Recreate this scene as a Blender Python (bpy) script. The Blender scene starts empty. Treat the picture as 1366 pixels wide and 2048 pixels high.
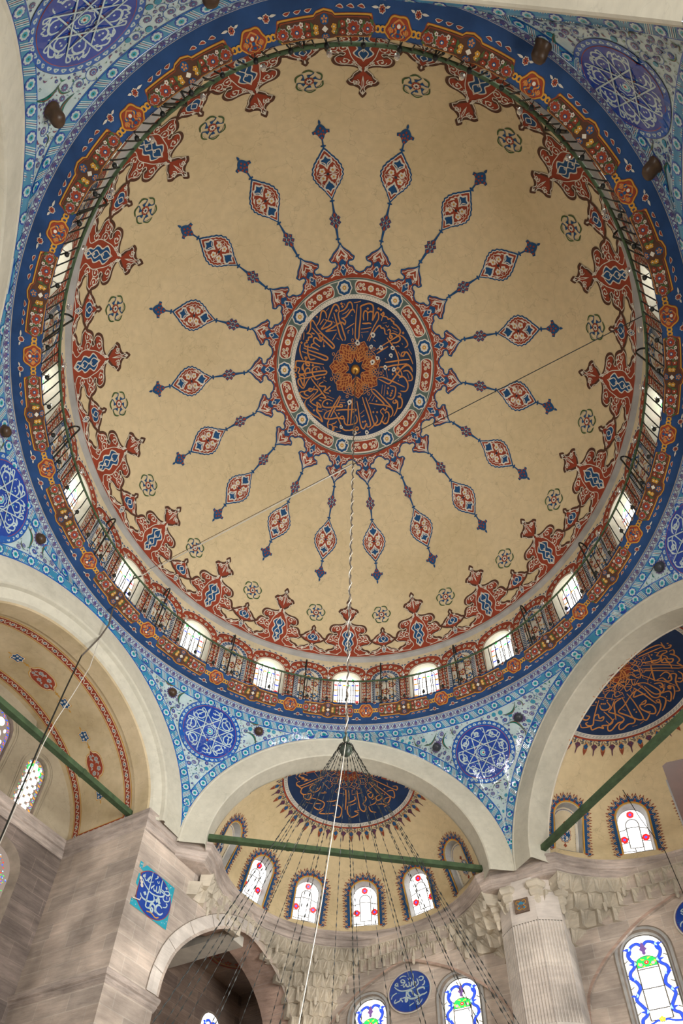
import bpy, math, random
import numpy as np
from mathutils.geometry import delaunay_2d_cdt
from mathutils import Vector, Matrix

random.seed(7)
rng = np.random.RandomState(11)
S = bpy.context.scene
PI = math.pi
ZO = 1.75                      # height of the eye above the floor
e30 = np.array([.5, .8660254]); e60 = np.array([-.8660254, .5])   # the hall's two axes

# ------------------------------------------------------------------ camera
cam = bpy.data.cameras.new('camera'); camo = bpy.data.objects.new('camera', cam)
S.collection.objects.link(camo); S.camera = camo
pit, yaw, roll = 0.8612, 0.0204, 0.0150
fwd = np.array([math.sin(pit)*math.sin(yaw), math.sin(pit)*math.cos(yaw), math.cos(pit)])
rt = np.array([math.cos(yaw), -math.sin(yaw), 0.]); up = np.cross(rt, fwd)
c_, s_ = math.cos(roll), math.sin(roll)
r2 = c_*rt + s_*up; u2 = -s_*rt + c_*up
camo.matrix_world = Matrix(((r2[0], u2[0], -fwd[0], 0.0455), (r2[1], u2[1], -fwd[1], -7.1633), (r2[2], u2[2], -fwd[2], ZO), (0, 0, 0, 1)))
cam.sensor_fit = 'VERTICAL'; cam.sensor_height = 24.0
cam.lens = 24.0*1445.41/2048
cam.shift_x = -(710.85-683)/2048; cam.shift_y = (1646.66-1024)/2048
cam.clip_start = 0.05; cam.clip_end = 200

# ------------------------------------------------------------------ light
W = bpy.data.worlds.new('sky'); S.world = W; W.use_nodes = True
W.node_tree.nodes['Background'].inputs[0].default_value = (0.92, 0.96, 1.0, 1)
W.node_tree.nodes['Background'].inputs[1].default_value = WORLD_STRENGTH = 1.0
PANE = 2.2          # daylight coming in through the window panes
LOWPANE = 30.0      # the large lower windows
S.view_settings.view_transform = 'Standard'; S.view_settings.look = 'None'
S.view_settings.exposure = 0.12; S.view_settings.gamma = 1.0; S.view_settings.use_curve_mapping = False
S.cycles.max_bounces = 6; S.cycles.diffuse_bounces = 4; S.cycles.glossy_bounces = 2
S.cycles.transmission_bounces = 4; S.cycles.use_denoising = True
S.cycles.sample_clamp_indirect = 6.0
S.cycles.caustics_reflective = False; S.cycles.caustics_refractive = False

# ------------------------------------------------------------------ materials
MATS = {}
def nodes(name):
    m = bpy.data.materials.new(name); m.use_nodes = True; MATS[name] = m
    nt = m.node_tree; return m, nt, nt.nodes['Principled BSDF']
def N(nt, t, **kw):
    n = nt.nodes.new(t)
    for k, v in kw.items():
        if k.startswith('i_'): n.inputs[int(k[2:])].default_value = v
        else: setattr(n, k, v)
    return n
def L(nt, a, b): nt.links.new(a, b)
def paint(name, col, rough=.75, var=.18, scale=2.5, spec=.3, jit=0.0, fade=None):
    """paint or glaze: colour with slight mottling; jit tilts each glazed tile a little"""
    m, nt, b = nodes(name)
    tc = N(nt, 'ShaderNodeTexCoord'); n1 = N(nt, 'ShaderNodeTexNoise'); n1.inputs['Scale'].default_value = scale
    n1.inputs['Detail'].default_value = 5
    L(nt, tc.outputs['Object'], n1.inputs['Vector'])
    mr = N(nt, 'ShaderNodeMapRange'); mr.inputs[1].default_value = .25; mr.inputs[2].default_value = .75
    mr.inputs[3].default_value = 1-var; mr.inputs[4].default_value = 1+var
    L(nt, n1.outputs[0], mr.inputs[0])
    vm = N(nt, 'ShaderNodeVectorMath', operation='SCALE'); vm.inputs[0].default_value = col
    L(nt, mr.outputs[0], vm.inputs['Scale'])
    if fade:
        n2 = N(nt, 'ShaderNodeTexNoise'); n2.inputs['Scale'].default_value = 9; n2.inputs['Detail'].default_value = 8
        L(nt, tc.outputs['Object'], n2.inputs['Vector'])
        cr = N(nt, 'ShaderNodeMapRange'); cr.inputs[1].default_value = .58; cr.inputs[2].default_value = .66
        L(nt, n2.outputs[0], cr.inputs[0])
        mx = N(nt, 'ShaderNodeMix', data_type='RGBA'); mx.inputs['B'].default_value = (*fade, 1)
        L(nt, cr.outputs[0], mx.inputs['Factor']); L(nt, vm.outputs[0], mx.inputs['A']); L(nt, mx.outputs['Result'], b.inputs['Base Color'])
    else: L(nt, vm.outputs[0], b.inputs['Base Color'])
    b.inputs['Roughness'].default_value = rough; b.inputs['Specular IOR Level'].default_value = spec
    if jit:
        sc = N(nt, 'ShaderNodeVectorMath', operation='SCALE'); sc.inputs['Scale'].default_value = 4.0
        L(nt, tc.outputs['Object'], sc.inputs[0])
        fl = N(nt, 'ShaderNodeVectorMath', operation='FLOOR'); L(nt, sc.outputs[0], fl.inputs[0])
        wn = N(nt, 'ShaderNodeTexWhiteNoise'); L(nt, fl.outputs[0], wn.inputs['Vector'])
        su = N(nt, 'ShaderNodeVectorMath', operation='SUBTRACT'); su.inputs[1].default_value = (.5, .5, .5)
        L(nt, wn.outputs['Color'], su.inputs[0])
        s2 = N(nt, 'ShaderNodeVectorMath', operation='SCALE'); s2.inputs['Scale'].default_value = jit; L(nt, su.outputs[0], s2.inputs[0])
        n3 = N(nt, 'ShaderNodeTexNoise'); n3.inputs['Scale'].default_value = 14; L(nt, tc.outputs['Object'], n3.inputs['Vector'])
        bp = N(nt, 'ShaderNodeBump'); bp.inputs['Strength'].default_value = .12; bp.inputs['Distance'].default_value = .02
        L(nt, n3.outputs[0], bp.inputs['Height'])
        ad = N(nt, 'ShaderNodeVectorMath', operation='ADD'); L(nt, bp.outputs[0], ad.inputs[0]); L(nt, s2.outputs[0], ad.inputs[1])
        no = N(nt, 'ShaderNodeVectorMath', operation='NORMALIZE'); L(nt, ad.outputs[0], no.inputs[0])
        L(nt, no.outputs[0], b.inputs['Normal'])
    return m
def plaster(name, col, stain=(.36, .30, .19), amt=.35, crack=.6, sc=.35):
    m, nt, b = nodes(name)
    tc = N(nt, 'ShaderNodeTexCoord')
    def noise(s, d=6, dist=0.):
        n = N(nt, 'ShaderNodeTexNoise'); n.inputs['Scale'].default_value = s; n.inputs['Detail'].default_value = d
        n.inputs['Distortion'].default_value = dist; L(nt, tc.outputs['Object'], n.inputs['Vector']); return n
    a = noise(sc, 7, .4); cr = N(nt, 'ShaderNodeMapRange'); cr.inputs[1].default_value = .42; cr.inputs[2].default_value = .72; cr.inputs[4].default_value = amt
    L(nt, a.outputs[0], cr.inputs[0])
    mx = N(nt, 'ShaderNodeMix', data_type='RGBA'); mx.inputs['A'].default_value = (*col, 1); mx.inputs['B'].default_value = (*stain, 1)
    L(nt, cr.outputs[0], mx.inputs['Factor'])
    f = noise(6, 8); mr = N(nt, 'ShaderNodeMapRange'); mr.inputs[1].default_value = .3; mr.inputs[2].default_value = .7; mr.inputs[3].default_value = .93; mr.inputs[4].default_value = 1.06
    L(nt, f.outputs[0], mr.inputs[0])
    vo = N(nt, 'ShaderNodeTexVoronoi', feature='DISTANCE_TO_EDGE'); vo.inputs['Scale'].default_value = 1.5
    nn = noise(3, 3); av = N(nt, 'ShaderNodeVectorMath', operation='MULTIPLY_ADD'); av.inputs[1].default_value = (.5, .5, .5)
    L(nt, nn.outputs['Color'], av.inputs[0]); L(nt, tc.outputs['Object'], av.inputs[2]); L(nt, av.outputs[0], vo.inputs['Vector'])
    c1 = N(nt, 'ShaderNodeMapRange'); c1.inputs[1].default_value = .0; c1.inputs[2].default_value = .012; c1.inputs[3].default_value = 1-.32*crack; c1.inputs[4].default_value = 1
    L(nt, vo.outputs['Distance'], c1.inputs[0])
    mu = N(nt, 'ShaderNodeMath', operation='MULTIPLY'); L(nt, mr.outputs[0], mu.inputs[0]); L(nt, c1.outputs[0], mu.inputs[1])
    vm = N(nt, 'ShaderNodeVectorMath', operation='SCALE'); L(nt, mx.outputs['Result'], vm.inputs[0]); L(nt, mu.outputs[0], vm.inputs['Scale'])
    L(nt, vm.outputs[0], b.inputs['Base Color']); b.inputs['Roughness'].default_value = .8; b.inputs['Specular IOR Level'].default_value = .25
    return m
def stone(name, axis, c1=(.55, .46, .385), c2=(.42, .36, .31), mortar=(.56, .50, .43), rowh=.42, w=.95, stain=.5):
    """ashlar courses in the plane of a wall; axis 'a' or 'b' = the horizontal direction the wall runs in"""
    m, nt, b = nodes(name)
    tc = N(nt, 'ShaderNodeTexCoord')
    e = e30 if axis == 'a' else e60
    dt = N(nt, 'ShaderNodeVectorMath', operation='DOT_PRODUCT'); dt.inputs[1].default_value = (e[0], e[1], 0); L(nt, tc.outputs['Object'], dt.inputs[0])
    sx = N(nt, 'ShaderNodeSeparateXYZ'); L(nt, tc.outputs['Object'], sx.inputs[0])
    cb = N(nt, 'ShaderNodeCombineXYZ'); L(nt, dt.outputs['Value'], cb.inputs[0]); L(nt, sx.outputs[2], cb.inputs[1])
    br = N(nt, 'ShaderNodeTexBrick'); br.offset = .37; br.squash = .8; br.squash_frequency = 3
    for k, v in dict(Scale=1.0).items(): br.inputs[k].default_value = v
    br.inputs['Color1'].default_value = (*c1, 1); br.inputs['Color2'].default_value = (*c2, 1); br.inputs['Mortar'].default_value = (*mortar, 1)
    br.inputs['Mortar Size'].default_value = .010; br.inputs['Brick Width'].default_value = w; br.inputs['Row Height'].default_value = rowh
    br.inputs['Mortar Smooth'].default_value = .4
    L(nt, cb.outputs[0], br.inputs['Vector'])
    n1 = N(nt, 'ShaderNodeTexNoise'); n1.inputs['Scale'].default_value = .9; n1.inputs['Detail'].default_value = 9; L(nt, tc.outputs['Object'], n1.inputs['Vector'])
    st = N(nt, 'ShaderNodeVectorMath', operation='MULTIPLY'); st.inputs[1].default_value = (1.2, 1.2, 9); L(nt, tc.outputs['Object'], st.inputs[0])
    n2 = N(nt, 'ShaderNodeTexNoise'); n2.inputs['Scale'].default_value = 1.; n2.inputs['Detail'].default_value = 8; n2.inputs['Roughness'].default_value = .7; L(nt, st.outputs[0], n2.inputs['Vector'])
    m1 = N(nt, 'ShaderNodeMapRange'); m1.inputs[1].default_value = .3; m1.inputs[2].default_value = .7; m1.inputs[3].default_value = .62; m1.inputs[4].default_value = 1.35; L(nt, n1.outputs[0], m1.inputs[0])
    m2 = N(nt, 'ShaderNodeMapRange'); m2.inputs[1].default_value = .3; m2.inputs[2].default_value = .7; m2.inputs[3].default_value = 1-stain*.45; m2.inputs[4].default_value = 1+stain*.35; L(nt, n2.outputs[0], m2.inputs[0])
    mu = N(nt, 'ShaderNodeMath', operation='MULTIPLY'); L(nt, m1.outputs[0], mu.inputs[0]); L(nt, m2.outputs[0], mu.inputs[1])
    vm = N(nt, 'ShaderNodeVectorMath', operation='SCALE'); L(nt, br.outputs['Color'], vm.inputs[0]); L(nt, mu.outputs[0], vm.inputs['Scale'])
    L(nt, vm.outputs[0], b.inputs['Base Color']); b.inputs['Roughness'].default_value = .85; b.inputs['Specular IOR Level'].default_value = .2
    bp = N(nt, 'ShaderNodeBump'); bp.inputs['Strength'].default_value = .8; bp.inputs['Distance'].default_value = .05
    L(nt, mu.outputs[0], bp.inputs['Height']); L(nt, bp.outputs[0], b.inputs['Normal'])
    return m
def glow(name, col, s):
    m, nt, b = nodes(name)
    b.inputs['Base Color'].default_value = (*col, 1); b.inputs['Roughness'].default_value = .3
    b.inputs['Emission Color'].default_value = (*col, 1); b.inputs['Emission Strength'].default_value = s
    return m
plaster('cream', (.60, .485, .295), (.50, .395, .215), .7)
plaster('cream2', (.62, .52, .35), (.42, .37, .24), .6, .4, .5)
plaster('grey_plaster', (.54, .52, .43), (.42, .405, .33), .7, .3, .8)
plaster('vault', (.56, .46, .30), (.36, .28, .15), .8, .4, .6)
plaster('tymp', (.36, .31, .22), (.24, .20, .14), .6, .5, .6)
RED, BLUE, NAVY = (.255, .040, .016), (.009, .062, .165), (.007, .024, .075)
fd = (.50, .42, .32)
paint('red', RED, fade=None); paint('blue', BLUE); paint('navy', NAVY, var=.35, scale=1.5); paint('white', (.60, .56, .47))
paint('brown', (.075, .032, .018)); paint('orange', (.46, .19, .05)); paint('gold', (.50, .26, .035)); paint('green', (.055, .095, .03))
paint('grgreen', (.085, .125, .11)); paint('ink', (.03, .03, .045)); paint('rust', (.22, .05, .02)); paint('plum', (.085, .03, .055)); paint('dkred', (.16, .03, .015))
paint('band', (.016, .055, .16), var=.3); paint('grey', (.34, .33, .31)); paint('wornstone', (.40, .37, .33), var=.3, scale=5)
T = dict(rough=.07, var=.15, scale=3, spec=.6, jit=.035)
paint('t_white', (.41, .53, .55), **T); paint('t_blue', (.010, .09, .36), **T); paint('t_cobalt', (.010, .05, .30), **T)
paint('t_turq', (.02, .30, .40), **T); paint('t_green', (.004, .12, .09), **T); paint('t_plum', (.10, .08, .20), **T)
paint('t_red', (.30, .05, .03), **T); paint('t_sky', (.035, .21, .36), **T); paint('t_ink', (.02, .04, .10), **T)
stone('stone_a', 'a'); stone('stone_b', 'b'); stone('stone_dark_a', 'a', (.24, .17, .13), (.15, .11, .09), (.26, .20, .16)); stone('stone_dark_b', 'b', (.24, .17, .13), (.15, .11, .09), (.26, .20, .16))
stone('stone_shaded_a', 'a', (.23, .185, .16), (.16, .13, .115), (.26, .21, .18), .45, 1.0, .8); stone('marble', 'a', (.64, .59, .53), (.56, .51, .46), (.58, .53, .47), 1.3, 2.2, .3)  # recess end wall: dirtier grey-brown stone, with the recess's shade put into its colour
stone('pinkstone', 'a', (.50, .36, .29), (.42, .30, .24), (.45, .35, .3), .7, .6, .7)
stone('muq', 'a', (.58, .52, .42), (.50, .45, .36), (.56, .50, .41), 3, 3, .3)
stone('cornice', 'b', (.52, .44, .385), (.43, .37, .33), (.46, .40, .35), 4, 2.4, .9)
paint('iron', (.012, .014, .012), .5, .3, 2.5); paint('hubgreen', (.035, .05, .035), .4, .4, 12); paint('beam_green', (.050, .085, .040), .6, .35, 6); paint('brass', (.60, .33, .08), .35); MATS['brass'].node_tree.nodes['Principled BSDF'].inputs['Metallic'].default_value = .8
paint('wood', (.10, .038, .018), .25, .4, 8, .6); paint('darkwood', (.03, .012, .008), .35); paint('knob', (.06, .035, .02), .35, .4, 6)
paint('knob_grey', (.035, .04, .05), .3, .3, 6); paint('cord', (.55, .52, .46), .6); paint('hempcord', (.10, .085, .07), .8); paint('carpet', (.40, .33, .25), .95, .3, 1.0); paint('leadcame', (.20, .19, .17), .6)
paint('framestone', (.22, .18, .14), .8, .3, 4); paint('sill', (.36, .36, .35), .7, .2, 4); paint('plaque', (.16, .11, .08), .6, .3, 20); paint('revplaster', (.55, .52, .45), .8)
glow('pane', (1, .985, .96), PANE); glow('lowpane', (1, .985, .96), LOWPANE)
for n_, c_2 in dict(red=(.75, .012, .015), blue=(.04, .08, .9), green=(.02, .75, .10), orange=(1, .30, .02), yellow=(1, .65, .05), sky=(.35, .62, .95), pink=(.9, .25, .35), ice=(.55, .85, .85)).items(): glow('g_'+n_, c_2, 1.1)
glow('g_cobalt', (.03, .09, .75), .75); glow('g_plum', (.20, .10, .35), .5); glow('g_cream', (1, .93, .74), 1.0); glow('g_glass', (1, .95, .82), 1.05); glow('g_dark', (.30, .25, .22), .12)
mg, nt, b = nodes('lamp_glass'); b.inputs['Base Color'].default_value = (.85, .88, .9, 1); b.inputs['Roughness'].default_value = .05
b.inputs['Transmission Weight'].default_value = .85; b.inputs['IOR'].default_value = 1.3

# ------------------------------------------------------------------ mesh tools
def col(o): S.collection.objects.link(o); return o
class MB:
    def __init__(s): s.V = []; s.F = []; s.n = 0; s.mats = []; s.sm = []
    def mi(s, m):
        if m not in s.mats: s.mats.append(m)
        return s.mats.index(m)
    def add(s, V, F, m, smooth=False):
        V = np.asarray(V, float).reshape(-1, 3)
        if isinstance(m, str): m = s.mi(m)
        if isinstance(F, np.ndarray): groups = [F]
        else:
            d = {}
            for f in F: d.setdefault(len(f), []).append(f)
            groups = [np.array(x) for x in d.values()]
        for G in groups:
            if len(G): s.F.append((G + s.n, m, smooth))
        s.V.append(V); s.n += len(V)
    def grid(s, P, m, smooth=False, closed_u=False):
        """P: (nu, nv, 3) array"""
        nu, nv = P.shape[:2]; I = np.arange(nu*nv).reshape(nu, nv)
        if closed_u: I = np.vstack([I, I[:1]])
        Q = np.stack([I[:-1, :-1], I[1:, :-1], I[1:, 1:], I[:-1, 1:]], -1).reshape(-1, 4)
        s.add(P.reshape(-1, 3), Q, m, smooth)
    def box(s, lo, hi, m, ax=None, o=(0, 0, 0)):
        """box in a frame ax (3 rows) at o"""
        ax = np.eye(3) if ax is None else np.array(ax, float)
        c = np.array([[x, y, z] for x in (lo[0], hi[0]) for y in (lo[1], hi[1]) for z in (lo[2], hi[2])], float)
        s.add(c @ ax + np.array(o, float), np.array([[0, 1, 3, 2], [4, 6, 7, 5], [0, 4, 5, 1], [2, 3, 7, 6], [0, 2, 6, 4], [1, 5, 7, 3]]), m)
    def tube(s, pts, r, m, k=6, closed=False, smooth=True):
        pts = np.asarray(pts, float); n = len(pts)
        r = np.broadcast_to(np.asarray(r, float), (n,))
        T_ = np.roll(pts, -1, 0)-np.roll(pts, 1, 0) if closed else np.gradient(pts, axis=0)
        T_ /= np.linalg.norm(T_, axis=1)[:, None]+1e-12
        ref = np.array([0, 0, 1.]) if abs(T_[0][2]) < .9 else np.array([1., 0, 0])
        A = np.cross(T_, ref); A /= np.linalg.norm(A, axis=1)[:, None]+1e-12; B = np.cross(T_, A)
        th = np.linspace(0, 2*PI, k, endpoint=False)
        P = pts[:, None] + r[:, None, None]*(np.cos(th)[None, :, None]*A[:, None]+np.sin(th)[None, :, None]*B[:, None])
        I = np.arange(n*k).reshape(n, k)
        if closed: I = np.vstack([I, I[:1]])
        J = np.roll(I, -1, 1)
        s.add(P.reshape(-1, 3), np.stack([I[:-1], I[1:], J[1:], J[:-1]], -1).reshape(-1, 4), m, smooth)
        if not closed: s.F.append((np.array([list(range(s.n-n*k, s.n-n*k+k))]), s.mi(m), False)); s.F.append((np.array([list(range(s.n-k, s.n))]), s.mi(m), False))
    def lathe(s, prof, m, o=(0, 0, 0), k=24, smooth=True, a0=0, a1=2*PI, axis=None):
        prof = np.array(prof, float); full = abs(a1-a0-2*PI) < 1e-6
        th = np.linspace(a0, a1, k, endpoint=not full)
        P = np.stack([np.sin(th)[:, None]*prof[None, :, 0], np.cos(th)[:, None]*prof[None, :, 0], np.broadcast_to(prof[None, :, 1], (k if full else k, len(prof)))], -1)
        if axis is not None: P = P @ np.array(axis, float)
        s.grid(P+np.array(o, float), m, smooth, closed_u=full)
    def build(s, name, parent=None, centre=False):
        V = np.concatenate(s.V).copy(); V[:, 2] += ZO
        me = bpy.data.meshes.new(name); loc = np.zeros(3)
        if parent is not None: loc = np.array(parent['_o'])
        elif centre is not False:
            loc = (V.min(0)+V.max(0))/2 if centre is True else np.array(centre)+np.array([0, 0, ZO])
        V -= loc
        me.vertices.add(len(V)); me.vertices.foreach_set('co', V.ravel())
        loops = np.concatenate([g.ravel() for g, _, _ in s.F]); cnt = np.concatenate([np.full(len(g), g.shape[1]) for g, _, _ in s.F])
        mi = np.concatenate([np.broadcast_to(np.asarray(m), (len(g),)) for g, m, _ in s.F]); sm = np.concatenate([np.full(len(g), bool(x)) for g, _, x in s.F])
        st = np.concatenate([[0], np.cumsum(cnt)[:-1]])
        me.loops.add(len(loops)); me.loops.foreach_set('vertex_index', loops.astype(np.int32))
        me.polygons.add(len(cnt)); me.polygons.foreach_set('loop_start', st.astype(np.int32)); me.polygons.foreach_set('loop_total', cnt.astype(np.int32))
        me.polygons.foreach_set('material_index', mi.astype(np.int32)); me.polygons.foreach_set('use_smooth', sm)
        for m in s.mats: me.materials.append(MATS[m])
        me.update(); me.validate()
        o = bpy.data.objects.new(name, me); col(o)
        if parent is not None: o.parent = parent
        else: o.location = loc
        return o
def empty(name, P, label=None, cat=None, group=None, kind=None):
    o = bpy.data.objects.new(name, None); col(o); o.empty_display_size = .1
    loc = np.array(P, float)+np.array([0, 0, ZO]); o.location = loc; o['_o'] = list(loc)
    return tag(o, label, cat, group, kind)
def tag(o, label=None, cat=None, group=None, kind=None):
    if label: o['label'] = label
    if cat: o['category'] = cat
    if group: o['group'] = group
    if kind: o['kind'] = kind
    return o
def ab(a, b, z): return np.array([a*e30[0]+b*e60[0], a*e30[1]+b*e60[1], z])
def abv(a, b, z): a, b, z = np.broadcast_arrays(a, b, z); return np.stack([a*e30[0]+b*e60[0], a*e30[1]+b*e60[1], z], -1)
AX_A = np.array([e30[0], e30[1], 0]); AX_B = np.array([e60[0], e60[1], 0]); AX_Z = np.array([0, 0, 1.])

# ------------------------------------------------------------------ flat ornament, later laid onto a surface
def sm(pts, n=6, closed=True):
    """Catmull-Rom through pts; a point given with a third value 1 is kept sharp"""
    P = [tuple(p)+((0,) if len(p) == 2 else ()) for p in pts]; m = len(P); out = []
    rngk = range(m) if closed else range(m-1)
    for i in rngk:
        p1, p2 = P[i], P[(i+1) % m]
        p0 = P[(i-1) % m] if (closed or i > 0) else p1; p3 = P[(i+2) % m] if (closed or i+2 < m) else p2
        if p1[2]: p0 = p1
        if p2[2]: p3 = p2
        for j in range(n):
            t = j/n; t2, t3 = t*t, t*t*t
            out.append([.5*((2*p1[k])+(-p0[k]+p2[k])*t+(2*p0[k]-5*p1[k]+4*p2[k]-p3[k])*t2+(-p0[k]+3*p1[k]-3*p2[k]+p3[k])*t3) for k in (0, 1)])
    if not closed: out.append(list(P[-1][:2]))
    return np.array(out)
def mir(half, n=5):
    """half outline from (0,y) to (0,y') on the +x side, mirrored to a closed smooth outline"""
    h = [tuple(p)+((0,) if len(p) == 2 else ()) for p in half]
    return sm(h+[(-p[0], p[1], p[2]) for p in h[-2:0:-1]], n)
def shrink(P, d):
    P = np.asarray(P, float); a = P-np.roll(P, 1, 0); b = np.roll(P, -1, 0)-P
    na = np.stack([a[:, 1], -a[:, 0]], 1); nb = np.stack([b[:, 1], -b[:, 0]], 1)
    na /= np.linalg.norm(na, axis=1)[:, None]+1e-12; nb /= np.linalg.norm(nb, axis=1)[:, None]+1e-12
    n = na+nb; n /= np.maximum(np.linalg.norm(n, axis=1)[:, None], .6)
    area = .5*np.sum(P[:, 0]*np.roll(P[:, 1], -1)-np.roll(P[:, 0], -1)*P[:, 1])
    return P-n*d*(1 if area > 0 else -1)
class Art:
    def __init__(s): s.V = []; s.F = []; s.M = []; s.H = []; s.mn = []; s.n = 0; s.c = None
    def _add(s, V, F, m, lay):
        if m not in s.mn: s.mn.append(m)
        V = np.asarray(V, float); F = np.asarray(F)
        if not len(F): return s
        s.V.append(V); s.F.append(F+s.n); s.M.append(np.full(len(F), s.mn.index(m))); s.H.append(np.full(len(V), lay)); s.n += len(V); s.c = None
        return s
    def fill(s, P, m, lay=1, g=None):
        P = np.asarray(P, float)
        if g is None: g = .16
        ext = P.max(0)-P.min(0)
        if max(ext) > g*1.5:      # long edges are divided so that they can follow a curved surface
            Q = []
            for i in range(len(P)):
                a, b = P[i], P[(i+1) % len(P)]; k = max(1, int(np.linalg.norm(b-a)/g)); Q += [a+(b-a)*j/k for j in range(k)]
            P = np.array(Q)
        n = len(P); pts = [Vector(p) for p in P]
        if max(ext) > g*1.5:
            nx, ny = int(ext[0]/g)+1, int(ext[1]/g)+1
            X, Y = np.meshgrid(P[:, 0].min()+(np.arange(nx)+.5)*ext[0]/nx, P[:, 1].min()+(np.arange(ny)+.5)*ext[1]/ny)
            Q = np.stack([X.ravel(), Y.ravel()], 1)
            a = P; b = np.roll(P, -1, 0); ins = np.zeros(len(Q), bool)
            for i in range(n):
                c = (a[i, 1] > Q[:, 1]) != (b[i, 1] > Q[:, 1])
                xi = a[i, 0]+(Q[:, 1]-a[i, 1])*(b[i, 0]-a[i, 0])/(b[i, 1]-a[i, 1]+1e-15)
                ins ^= c & (Q[:, 0] < xi)
            pts += [Vector(q) for q in Q[ins]]
        r = delaunay_2d_cdt(pts, [], [list(range(n))], 1, 1e-6)
        return s._add(np.array([(v.x, v.y) for v in r[0]]), np.array([f for f in r[2] if len(f) == 3]).reshape(-1, 3), m, lay)
    def line(s, P, w, m, lay=2, closed=False, taper=False):
        P = np.asarray(P, float); n = len(P)
        d = (np.roll(P, -1, 0)-np.roll(P, 1, 0)) if closed else np.gradient(P, axis=0)
        d /= np.linalg.norm(d, axis=1)[:, None]+1e-12
        N_ = np.stack([-d[:, 1], d[:, 0]], 1); ww = np.full(n, w/2)
        if taper: ww = w/2*(.35+.65*np.sin(np.linspace(.12, PI-.12, n))**.6)
        V = np.vstack([P+N_*ww[:, None], P-N_*ww[:, None]]); i = np.arange(n if closed else n-1); j = (i+1) % n
        F = np.vstack([np.stack([i, j, i+n], 1), np.stack([j, j+n, i+n], 1)])
        return s._add(V, F, m, lay)
    def disc(s, c, r, m, lay=1, n=14, r2=None, g=None):
        th = np.linspace(0, 2*PI, n, endpoint=False); r2 = r if r2 is None else r2
        P = np.stack([c[0]+r*np.cos(th), c[1]+r2*np.sin(th)], 1)
        if r < .12: return s._add(P, [[0, i, i+1] for i in range(1, n-1)], m, lay)
        return s.fill(P, m, lay, g)
    def ring(s, c, r, w, m, lay=2, n=24):
        th = np.linspace(0, 2*PI, n, endpoint=False)
        return s.line(np.stack([c[0]+r*np.cos(th), c[1]+r*np.sin(th)], 1), w, m, lay, True)
    def petals(s, c, r, k, m, lay=2, w=.55, ph=0., r0=.15):
        for i in range(k):
            t = ph+2*PI*i/k; u = np.array([math.cos(t), math.sin(t)]); v = np.array([-u[1], u[0]]); c_ = np.array(c)
            P = np.array([c_+u*r*r0, c_+u*r*.6+v*r*w*.5, c_+u*r*.9+v*r*w*.3, c_+u*r, c_+u*r*.9-v*r*w*.3, c_+u*r*.6-v*r*w*.5])
            s._add(P, [[0, 1, 2], [0, 2, 3], [0, 3, 4], [0, 4, 5]], m, lay)
        return s
    def leaf(s, p, q, w, m, lay=2, bend=.0, n=7):
        p = np.array(p, float); q = np.array(q, float); d = q-p; nn = np.array([-d[1], d[0]]); t = np.linspace(0, 1, n)
        c = p+d*t[:, None]+nn*(bend*np.sin(PI*t))[:, None]; h = (w/2*np.sin(PI*t**.8))[:, None]*nn/(np.linalg.norm(nn)+1e-12)
        V = np.vstack([c+h, c-h]); i = np.arange(n-1)
        return s._add(V, np.vstack([np.stack([i, i+1, i+n], 1), np.stack([i+1, i+1+n, i+n], 1)]), m, lay)
    def comp(s):
        if s.c is None: s.c = (np.concatenate(s.V), np.concatenate(s.F), np.concatenate(s.M), np.concatenate(s.H).astype(float))
        return s.c
    def put(s, o, dx=0, dy=0, sc=1, rot=0, dl=0, flip=False):
        V, F, M, H = o.comp(); V = V*[-sc if flip else sc, sc]; c, n_ = math.cos(rot), math.sin(rot)
        V = np.stack([V[:, 0]*c-V[:, 1]*n_+dx, V[:, 0]*n_+V[:, 1]*c+dy], 1)
        for i, m in enumerate(o.mn):
            if m not in s.mn: s.mn.append(m)
        mp = np.array([s.mn.index(m) for m in o.mn])
        s.V.append(V); s.F.append(F+s.n); s.M.append(mp[M]); s.H.append(H+dl); s.n += len(V); s.c = None
        return s
    def emit(s, mb, f, base=.006, step=.0022, keep=None):
        V, F, M, H = s.comp(); mp = np.array([mb.mi(m) for m in s.mn])
        P = f(V[:, 0], V[:, 1], base+H*step)
        if keep is not None: ok = keep(P[F].mean(1)); F = F[ok]; M = M[ok]
        mb.V.append(P); mb.F.append((F+mb.n, mp[M], False)); mb.n += len(P)
def frame(P, Tx, Ny, Nn):
    P, Tx, Ny, Nn = map(lambda v: np.asarray(v, float), (P, Tx, Ny, Nn))
    return lambda u, v, h: P+u[:, None]*Tx+v[:, None]*Ny+h[:, None]*Nn

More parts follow.
